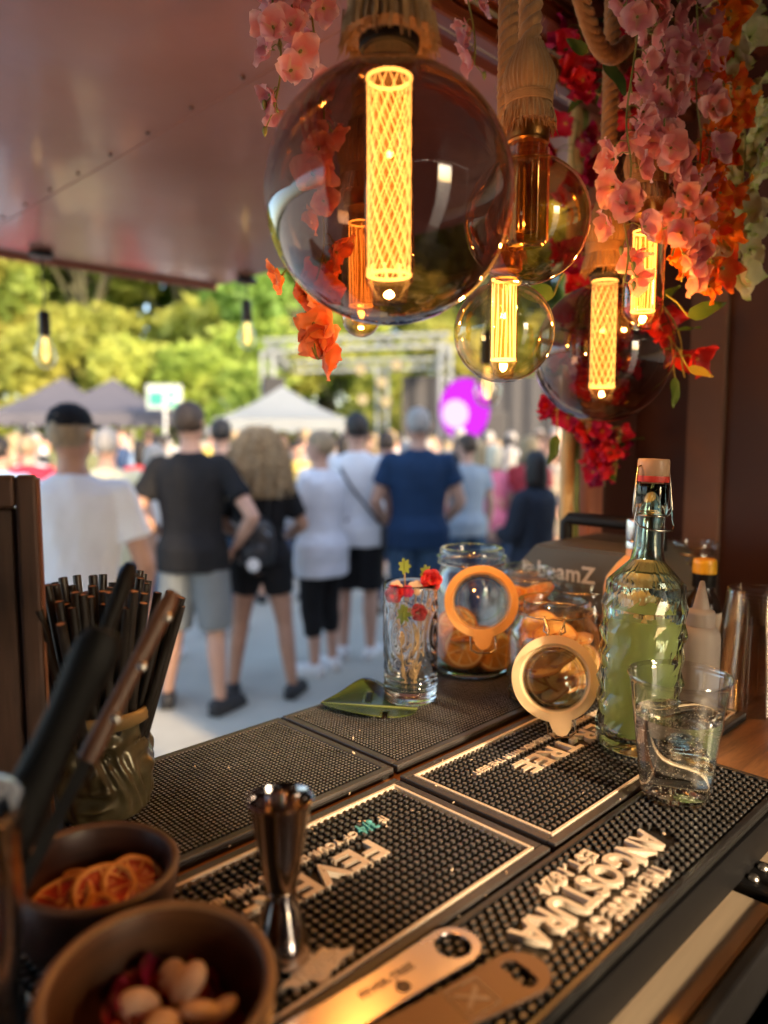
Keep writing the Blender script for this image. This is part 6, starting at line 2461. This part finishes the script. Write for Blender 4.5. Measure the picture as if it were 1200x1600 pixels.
def filament(Rt, L, style, lit):
    """luminous tube hanging from z=0 down to -L"""
    ln, core, ends = MB(), MB(), MB()
    if style == 'lattice':
        nh = 12
        for sg in (-1, 1):
            for h in range(nh):
                pts = []
                for k in range(41):
                    q = k / 40
                    a_ = 2 * PI * h / nh + sg * q * 1.15 * PI
                    pts.append((Rt * math.cos(a_), Rt * math.sin(a_), -L * q))
                ln.tube(pts, .00048, 5)
    else:
        nh = 16
        for h in range(nh):
            a0 = 2 * PI * h / nh
            pts = []
            for k in range(25):
                q = k / 24
                zt_ = -.10 * L * (1 - abs(math.cos(a0 * 2)) * .8) if k == 0 else -L * q
                pts.append((Rt * math.cos(a0 + .10 * math.sin(q * 3 + h)), Rt * math.sin(a0 + .10 * math.sin(q * 3 + h)), zt_ if k == 0 else min(-L * q, -.10 * L * (1 - abs(math.cos(a0 * 2)) * .8) - .001 * k)))
            ln.tube(pts, .00048, 5)
    core.lathe([(Rt * .80, -.002), (Rt * .80, -L + .002)], 24)
    for z, rr in ((-.001, Rt), (-L, Rt)):
        ends.tube([(rr * math.cos(a_), rr * math.sin(a_), z) for a_ in np.linspace(0, 2 * PI, 33)[:-1]], .0016 if Rt > .015 else .0012, 6, closed=True)
    if style == 'lattice':
        for k in range(9):
            a_ = 2 * PI * k / 9
            ends.tube([(Rt * math.cos(a_), Rt * math.sin(a_), -L - .001), (Rt * math.cos(a_), Rt * math.sin(a_), -L + .006)], .0013 if Rt > .015 else .001, 5)
    return ln, core, ends


def hang_lamp(label, c, shape, Rg, glassm, fil, lit, collar, ts=1.0, power=0.0, top=2.349, sway=(0, 0), rope_r=.0118, seed=1, neck=None, tubeL=.1):
    """c: centre of the globe (or of the tube).  The thing's origin is the socket's lower end."""
    rn_ = neck or .0175
    if shape == 'globe':
        zn = math.sqrt(Rg * Rg - (rn_ + .004) ** 2) + .010
    else:
        zn = tubeL / 2
    org = Vector(c) + Vector((0, 0, zn))
    t = thing('hanging_bulb', label, 'lamp', org, seed, 'rope lamps hanging over the bar')
    if shape == 'globe':
        pr = [(rn_ - .001, .006), (rn_, 0.0), (rn_, -.004), (rn_ + .0012, -.0075)]
        a0 = math.asin((rn_ + .004) / Rg)
        for k in range(49):
            a_ = a0 + (PI - a0) * k / 48
            pr.append((Rg * math.sin(a_) if k < 48 else 0, -zn + Rg * math.cos(a_)))
    else:
        pr = [(rn_ - .001, .006), (rn_, 0), (rn_, -.006), (Rg * .94, -.014), (Rg, -.024), (Rg, -tubeL + Rg * .95)]
        for k in range(1, 13):
            a_ = PI / 2 * k / 12
            pr.append((Rg * math.cos(a_) if k < 12 else 0, -tubeL + Rg * .95 - Rg * .95 * math.sin(a_)))
    mb = MB(); mb.lathe(pr, 64)
    obj('bulb_glass', mb, glassm, t, 80)
    if fil:
        style, Rt, L, z0 = fil
        ln, core, ends = filament(Rt, L, style, lit)
        if lit:
            f = obj('filament', ln, e_line, t, 60, loc=(0, 0, z0))
            obj('glow_core', core, e_core, f, 60)
            obj('end_ring', ends, e_end, f, 60)
            tb = MB(); tb.lathe([(Rt * 1.16, .004), (Rt * 1.16, -L - .004), (Rt * .9, -L - .010), (Rt * .8, -L - .022), (0, -L - .023)], 28)
            obj('filament_tube', tb, m_tubeg, t, 60, loc=(0, 0, z0))
        else:
            tb = MB(); tb.lathe([(Rt * 1.1, .004), (Rt * 1.1, -L), (Rt * .9, -L - .004), (0, -L - .004)], 36, fn=lambda r, z, a_: r * (1 + .05 * math.cos(a_ * 12)))
            obj('filament_tube', tb, m_acry, t, 60, loc=(0, 0, z0))
            tb = MB(); tb.lathe([(Rt * .6, .004), (Rt * .6, -L + .01), (0, -L + .008)], 24)
            obj('filament_core', tb, m_acry, t, 60, loc=(0, 0, z0))
    mb = MB()
    mb.lathe([(0, .004), (rn_ + .002, .004), (rn_ + .0035, .006), (rn_ + .0028, .009), (rn_ + .0038, .012), (rn_ + .0028, .015), (rn_ + .0036, .018), (rn_ + .002, .024), (0, .026)], 40)
    obj('socket', mb, m_collar if collar == 'brass' else m_collarb, t, 40)
    tz = .021 if collar == 'brass' else .011
    ta, fr, wr_ = tassel(ts, seed)
    q = obj('jute_tassel', ta, m_jute, t, 60, loc=(0, 0, tz))
    obj('fringe', fr, m_jutef, q, 60)
    obj('binding', wr_, m_jutef, q, 60)
    zt_ = tz + .082 * ts
    rp_ = MB(); rope(rp_, (0, 0, zt_ - .012), (0, 0, top - org.z), rope_r, sway=sway)
    obj('rope', rp_, m_jute, t, 60)
    if lit and power > 0:
        ld = bpy.data.lights.new('lamp_light', 'POINT')
        ld.energy = power
        ld.color = (1.0, 0.58, 0.20)
        ld.shadow_soft_size = .006
        lo = bpy.data.objects.new('lamp_light', ld)
        COL.objects.link(lo)
        lo.parent = t
        lo.location = (0, 0, fil[3] - fil[2] + .004)
    return t


PW = 0.62
hang_lamp('largest smoked globe bulb with a glowing lattice filament, nearest the camera', atd(608, 308, .605), 'globe', .100, m_smoke, ('lattice', .0172, .152, -.016), True, 'black', 1.28, 1.5 * PW, seed=1, rope_r=.014, neck=.0205)
hang_lamp('tube bulb with glowing lines hanging behind the largest globe', atd(564, 430, .93), 'tube', .0235, m_ambg, ('lines', .0145, .100, -.012), True, 'brass', 1.0, .8 * PW, seed=2, tubeL=.150)
hang_lamp('unlit amber globe bulb right of the largest globe', atd(823, 345, .755), 'globe', .0625, m_ambg, ('lines', .0185, .085, -.004), False, 'brass', .92, 0, seed=3)
hang_lamp('small clear globe bulb with glowing straight lines below the unlit amber globe', atd(787, 519, .86), 'globe', .0570, m_clearg, ('lines', .0135, .090, -.004), True, 'brass', .8, 1.0 * PW, seed=4, neck=.0165)
hang_lamp('smoked globe bulb with a lattice filament nearest the end wall', atd(942, 552, 1.09), 'globe', .0990, m_smoke, ('lattice', .0172, .150, -.004), True, 'black', 1.12, 1.0 * PW, seed=5, neck=.0205)
hang_lamp('small tube bulb with glowing lines among the pink garlands', atd(1006, 428, .95), 'tube', .0250, m_ambg, ('lines', .0140, .098, -.012), True, 'brass', 1.0, 1.0 * PW, seed=6, tubeL=.128)
# a loose rope looped under the ceiling
mb = MB()
pA, pB = atd(905, -15, .95), atd(985, 62, 1.0)
pts = []
for s in range(3):
    q_ = []
    for k in range(61):
        q = k / 60
        c = lerp(pA, pB, q) + Vector((0, 0, -.045 * math.sin(PI * q)))
        a_ = 2 * PI * (5 * q + s / 3)
        q_.append(c + Vector((math.cos(a_) * .006, 0, math.sin(a_) * .006)))
    mb.tube([p - pA for p in q_], .0066, 8)
o = obj('hanging_rope', mb, m_jute, None, 60, loc=pA)
tag(o, 'loose loop of jute rope under the ceiling above the pink garlands', 'rope')

# small clear festoon bulbs outside under the hatch
m_fest = thin_glass('festoon_glass', (.97, .95, .88), f0=.07, power=2.5)
e_fest = emit('festoon_wire', (1.0, .62, .22), 1.5)


def festoon(label, p, s=1.2):
    t = thing('festoon_bulb', label, 'lamp', p, 0, 'small bulbs hanging under the hatch')
    t.scale = (s, s, s)
    mb = MB(); mb.lathe([(0, .062), (.010, .062), (.015, .056), (.0165, .0), (.014, -.004), (0, -.004)], 20)
    obj('socket', mb, m_blackmetal, t, 50)
    mb = MB(); mb.lathe([(.0130, -.003), (.014, -.012), (.024, -.035), (.030, -.055), (.0285, -.072), (.020, -.087), (.008, -.0945), (0, -.0955)], 28)
    obj('bulb_glass', mb, m_fest, t, 80)
    mb = MB()
    for k in range(4):
        a_ = k * PI / 2
        mb.tube([(.004 * math.cos(a_), .004 * math.sin(a_), -.01), (.010 * math.cos(a_), .010 * math.sin(a_), -.05), (.004 * math.cos(a_), .004 * math.sin(a_), -.075)], .0009, 5)
    obj('filament', mb, e_fest, t, 60)
    mb = MB(); mb.tube([(0, 0, .06), (.002, 0, .10), (0, 0, (ZH - p.z - .004) / s)], .0025, 8)
    obj('cord', mb, m_blackmetal, t, 60)
    mb = MB(); mb.lathe([(0, 0), (.03, 0), (.034, .006), (.03, .016), (0, .018)], 20, M=Matrix.Translation((0, 0, (ZH - p.z) / s - .019)))
    obj('ceiling_clip', mb, m_blackmetal, t, 50)


festoon('small clear bulb under the hatch at far left', atd(70, 522, 2.5))
festoon('small clear bulb under the hatch left of the largest globe', atd(386, 500, 2.9))
festoon('small clear bulb under the hatch just below the small clear globe', atd(762, 566, 1.9))

# ================================================================== FLOWER GARLANDS
def flower(seed, L, Wd, npet, cup, curl, mat, point=0, wav=.1, centre=None, nx=7, ny=5):
    rn = random.Random(seed)
    vs, fs, uvs, mi = [], [], [], []
    for k in range(npet):
        sc = rn.uniform(.82, 1.12)
        v, f, u = petal_mesh(L * sc, Wd * sc * rn.uniform(.9, 1.1), cup * rn.uniform(.7, 1.3), nx, ny, curl * rn.uniform(.5, 1.6), point, wav)
        M = Matrix.Rotation(2 * PI * k / npet + rn.uniform(-.2, .2), 4, 'Z') @ Matrix.Rotation(-rn.uniform(.15, .65), 4, 'Y') @ Matrix.Rotation(rn.uniform(-.3, .3), 4, 'X')
        o = len(vs)
        vs += [M @ Vector(p) for p in v]; fs += [tuple(i + o for i in q) for q in f]; uvs += u; mi += [0] * len(f)
    o = len(vs)
    cb = MB(); cb.lathe([(0, L * .22), (L * .06, L * .2), (L * .07, L * .05), (L * .05, -L * .15), (0, -L * .25)], 8)
    vs += [Vector(p) for p in cb.v]; fs += [tuple(i + o for i in q) for q in cb.f]; uvs += [(0.0, 0)] * len(cb.v); mi += [1] * len(cb.f)
    return uv_mesh('flower', vs, fs, uvs, [mat, centre], mi)


m_stemg = pbr('stem_green', (0.23, 0.25, 0.06), 0.5, var=.2, vscale=30)
m_pinkp = leafy('petal_pink', [(0, (.72, .52, .36)), (.30, (.76, .32, .36)), (.65, (.80, .40, .44)), (1, (.86, .58, .60))], trans=.55, hue=.02, val=.18)
m_pinkl = leafy('petal_lilac', [(0, (.70, .52, .36)), (.35, (.74, .28, .32)), (.7, (.80, .40, .42)), (1, (.86, .60, .60))], trans=.55, hue=.025, val=.18)
m_orp = leafy('petal_orange', [(0, (.72, .40, .05)), (.35, (.78, .20, .02)), (.7, (.80, .11, .01)), (1, (.80, .30, .03))], trans=.45, hue=.015, val=.2)
m_corp = leafy('petal_coral', [(0, (.80, .42, .16)), (.35, (.84, .30, .10)), (.75, (.86, .26, .10)), (1, (.88, .38, .20))], trans=.45, hue=.015, val=.2)
m_whp = leafy('petal_white', [(0, (.50, .62, .18)), (.4, (.80, .76, .48)), (.75, (.78, .76, .50)), (1, (.55, .66, .22))], trans=.4, hue=.02, val=.15)
m_magp = leafy('petal_magenta', [(0, (.50, .10, .12)), (.3, (.50, .012, .07)), (.7, (.46, .008, .055)), (1, (.55, .02, .10))], trans=.35, hue=.02, val=.3)
m_redp = leafy('petal_red', [(0, (.50, .10, .10)), (.3, (.60, .02, .03)), (1, (.62, .03, .06))], trans=.35, hue=.015, val=.25)
m_gleaf = leafy('garland_leaf', [(0, (.10, .16, .03)), (.5, (.045, .10, .02)), (1, (.06, .11, .025))], trans=.25, hue=.03, val=.35)
m_yleaf = leafy('garland_leaf_yellow', [(0, (.30, .25, .04)), (1, (.42, .30, .04))], trans=.3)
m_fc = pbr('flower_centre', (.62, .42, .08), .6)
m_fcg = pbr('flower_calyx', (.24, .27, .08), .6)
F_pink = [flower(s_, .020, .022, 4, .35, .5, m_pinkp, centre=m_fcg) for s_ in (1, 2, 3)]
F_lil = [flower(s_, .021, .022, 4, .35, .5, m_pinkl, centre=m_fcg) for s_ in (4, 5, 6)]
F_or = [flower(s_, .031, .022, 5, .30, .9, m_orp, point=.25, wav=.18, centre=m_fcg) for s_ in (7, 8, 9)]
F_cor = [flower(s_, .021, .023, 4, .35, .6, m_corp, centre=m_fcg) for s_ in (10, 11, 12)]
F_wh = [flower(s_, .028, .026, 5, .35, .7, m_whp, point=.1, wav=.15, centre=m_fcg) for s_ in (13, 14, 15)]
F_mag = [flower(s_, .027, .027, 4, .45, .3, m_magp, point=.2, wav=.2, centre=m_fc) for s_ in (16, 17, 18)]
F_red = [flower(s_, .032, .026, 4, .35, .4, m_redp, point=.25, wav=.15, centre=m_fc) for s_ in (19, 20)]
me_leaf = uv_mesh('leaf', *petal_mesh(.042, .020, .25, 8, 4, .4, .25, .1), m_gleaf)
me_leafy = uv_mesh('leaf', *petal_mesh(.030, .014, .25, 8, 4, .4, .25, .1), m_yleaf)
bud = MB(); bud.lathe([(0, .005), (.0022, .0035), (.003, 0), (.0018, -.004), (0, -.007)], 8)
me_bud = bud.mesh('bud', m_fcg, 60)


def garland(label, path, flowers, spacing, spread, seed, leaves=0.0, buds=0, scale=1.0, group='artificial flower garlands', leafmesh=None, stem_r=.0012, switch=None):
    rn = random.Random(seed)
    P = [Vector(p) for p in path]
    org = P[0]
    t = thing('flower_garland', label, 'garland', org, 0, group)
    # smooth path
    seg = []
    for i in range(len(P) - 1):
        L = (P[i + 1] - P[i]).length
        m = max(2, int(L / .012))
        for k in range(m):
            seg.append(lerp(P[i], P[i + 1], k / m))
    seg.append(P[-1])
    for it in range(6):
        seg = [seg[0]] + [(seg[i - 1] + seg[i] * 2 + seg[i + 1]) / 4 for i in range(1, len(seg) - 1)] + [seg[-1]]
    sb = MB(); sb.tube([s_ - org for s_ in seg], stem_r, 6)
    acc = 0
    tot = sum((seg[i + 1] - seg[i]).length for i in range(len(seg) - 1))
    run = 0
    nxt = 0
    items = []
    for i in range(len(seg) - 1):
        d_ = (seg[i + 1] - seg[i]).length
        run += d_
        while run >= nxt:
            items.append((seg[i].copy(), run / tot)); nxt += spacing * .72 * rn.uniform(.7, 1.3)
    for (p, q) in items:
        a_ = rn.uniform(0, 2 * PI)
        d_ = Vector((math.cos(a_), math.sin(a_), rn.uniform(-.3, .3)))
        sp = spread * rn.uniform(.35, 1.0)
        c = p + d_ * sp + Vector((0, 0, -.004))
        sb.tube([p - org, lerp(p, c, .5) + Vector((0, 0, .004)) - org, c - org], stem_r * .6, 5)
        fl = flowers if (switch is None or q < switch[0]) else switch[1]
        o = link('flower', rn.choice(fl), t, c - org)
        face = (d_ + (CAMP - c).normalized() * rn.uniform(0, .9) + Vector((0, 0, rn.uniform(-.6, .25)))).normalized()
        o.rotation_euler = (face.to_track_quat('Z', 'Y') @ Quaternion((0, 0, 1), rn.uniform(0, 6))).to_euler()
        s_ = scale * rn.uniform(.9, 1.28)
        o.scale = (s_, s_, s_)
        if rn.random() < leaves:
            ol = link('leaf', leafmesh or me_leaf, t, p - org)
            dl = Vector((math.cos(a_ + 2), math.sin(a_ + 2), rn.uniform(-.7, .2))).normalized()
            ol.rotation_euler = dl.to_track_quat('X', 'Z').to_euler()
            s_ = rn.uniform(.7, 1.2)
            ol.scale = (s_, s_, s_)
    for k in range(buds):
        p = seg[-1 - min(len(seg) - 1, k * 2)]
        e = p + Vector((rn.uniform(-.016, .016), rn.uniform(-.01, .01), -rn.uniform(.004, .016)))
        sb.tube([p - org, e - org], .0007, 5)
        link('bud', me_bud, t, e - org)
    obj('stem', sb, m_stemg, t, 60)
    return t


def G(d, *pts):
    return [atd(x, y, d) for x, y in pts]


garland('pink garland strand at top left, left of two', G(.80, (418, -45), (428, 20), (445, 90), (438, 140), (424, 180)), F_pink, .026, .018, 1, buds=4)
garland('pink garland strand at top left, right of two', G(.82, (478, -40), (486, 30), (500, 70), (478, 120)), F_pink, .025, .018, 2)
garland('pink sprig hanging in front of the brass-edged header', G(.95, (722, -40), (738, 30), (748, 70), (741, 100)), F_pink, .030, .016, 3, buds=2)
garland('pink to orange strand seen through the largest globe', G(.84, (500, 130), (515, 190), (490, 250), (505, 330), (510, 400), (480, 470), (488, 520), (495, 560)), F_pink, .025, .017, 4, switch=(.50, F_cor), scale=1.05)
garland('orange sprig hanging below the left side of the largest globe', G(.84, (455, 425), (470, 455), (480, 490), (488, 520), (478, 545), (498, 562)), F_cor, .027, .014, 41, scale=1.15)
garland('pink strand at top left between the two outer ones', G(.81, (445, -45), (455, 10), (470, 60), (460, 100)), F_pink, .026, .018, 42, scale=1.1)
garland('pink strand hanging in front of the rope right of the dark bulb', G(.87, (985, -40), (1000, 40), (985, 130), (972, 220), (1000, 260), (965, 320), (990, 400), (975, 440)), F_pink, .0215, .020, 5, buds=3)
garland('lilac pink strand, middle of the right-hand bunch', G(.92, (1040, -40), (1045, 60), (1030, 150), (1060, 250), (1075, 320), (1050, 400)), F_lil, .0185, .024, 6)
garland('lilac pink strand, right of the right-hand bunch', G(.95, (1085, -40), (1092, 60), (1085, 150), (1100, 220), (1085, 300), (1075, 410), (1065, 440)), F_lil, .0185, .024, 7)
garland('pink strand at the top of the right-hand bunch', G(.90, (1015, -40), (1022, 40), (1050, 100), (1035, 190), (1040, 280)), F_pink, .020, .022, 8)
garland('orange lily strand at right, outer of two', G(.98, (1130, 20), (1125, 100), (1140, 180), (1130, 260), (1125, 340), (1110, 400), (1090, 455)), F_or, .026, .018, 9)
garland('orange lily strand at right, inner of two', G(.96, (1100, 110), (1112, 200), (1105, 290), (1085, 350), (1100, 420)), F_or, .028, .016, 10, scale=.95)
garland('white-green strand at the right edge, outer of two', G(1.02, (1165, -40), (1155, 60), (1150, 150), (1168, 200), (1160, 290), (1155, 380), (1130, 440)), F_wh, .024, .022, 11)
garland('white-green strand at the right edge, inner of two', G(1.05, (1140, -40), (1150, 30), (1165, 110), (1155, 230), (1145, 330), (1160, 400)), F_wh, .026, .020, 12, scale=.9)
garland('magenta bunch in the dark behind the ropes', G(1.12, (905, 40), (915, 90), (900, 130), (930, 160), (945, 110), (960, 150)), F_mag, .019, .026, 13, leaves=.30)
garland('magenta bunch beneath the loose rope', G(1.15, (960, 30), (940, 75), (965, 110), (985, 150), (985, 210)), F_mag, .021, .022, 14, leaves=.30)
garland('dark magenta vine running down behind the bulbs', G(1.28, (905, 190), (890, 250), (910, 300), (905, 360), (890, 420), (925, 470), (900, 520), (890, 560)), F_mag, .022, .034, 15, leaves=.35)
garland('magenta vine seen through the smoked globe by the end wall', G(1.30, (960, 470), (985, 520), (960, 570), (975, 620), (930, 600), (920, 540)), F_mag, .020, .034, 16, leaves=.15)
garland('magenta bunch hanging under the smoked globe by the post', G(1.32, (880, 640), (915, 662), (950, 680), (975, 655), (965, 700), (962, 745)), F_mag, .0165, .026, 17, leaves=.20)
garland('red bougainvillea spray at right with yellowing leaves', G(1.10, (1030, 470), (1055, 500), (1070, 530), (1062, 575), (1070, 590)), F_red, .030, .020, 18, leaves=.7, scale=.95)
garland('magenta sprays low behind the bottle stopper', G(1.34, (955, 690), (935, 720), (945, 760)), F_mag, .018, .022, 19, leaves=.5)
# loose green leaves that stand out, each on its own twig
for (px, py, d_, rz, lb, mesh_, s_) in ((945, 95, 1.0, -1.1, 'large dark green leaf below the loose rope', me_leaf, 1.35), (918, 82, 1.02, 2.6, 'small green leaf left of the large dark one', me_leaf, .8),
                                        (865, 462, .98, 2.9, 'green leaf beside the small clear globe', me_leaf, 1.3), (870, 680, 1.25, -1.9, 'green leaf at the top of the bamboo pole', me_leaf, 1.2),
                                        (1075, 495, 1.0, .3, 'green leaf at the right of the red spray', me_leaf, 1.2), (1055, 590, 1.05, -1.7, 'green leaf at the bottom of the red spray', me_leaf, 1.0),
                                        (1075, 575, 1.05, -.4, 'yellow leaf at the bottom of the red spray', me_leafy, 1.2)):
    p = atd(px, py, d_)
    t = thing('garland_leaf', lb, 'leaf', p, 0, 'single garland leaves')
    o = link('blade', mesh_, t)
    o.rotation_euler = Euler((-PI / 2 + .35, -rz, 0)).to_matrix().to_euler() if False else (Quaternion((0, 1, 0), -rz) @ Quaternion((1, 0, 0), PI / 2 - .5)).to_euler()
    o.scale = (s_, s_, s_)
    mb = MB()
    e = Vector((-math.cos(rz) * .02, .03, -math.sin(rz) * .02 + .04))
    mb.tube([(0, 0, 0), e * .5 + Vector((0, 0, .004)), e], .0009, 5)
    obj('twig', mb, m_stemg, t, 60)
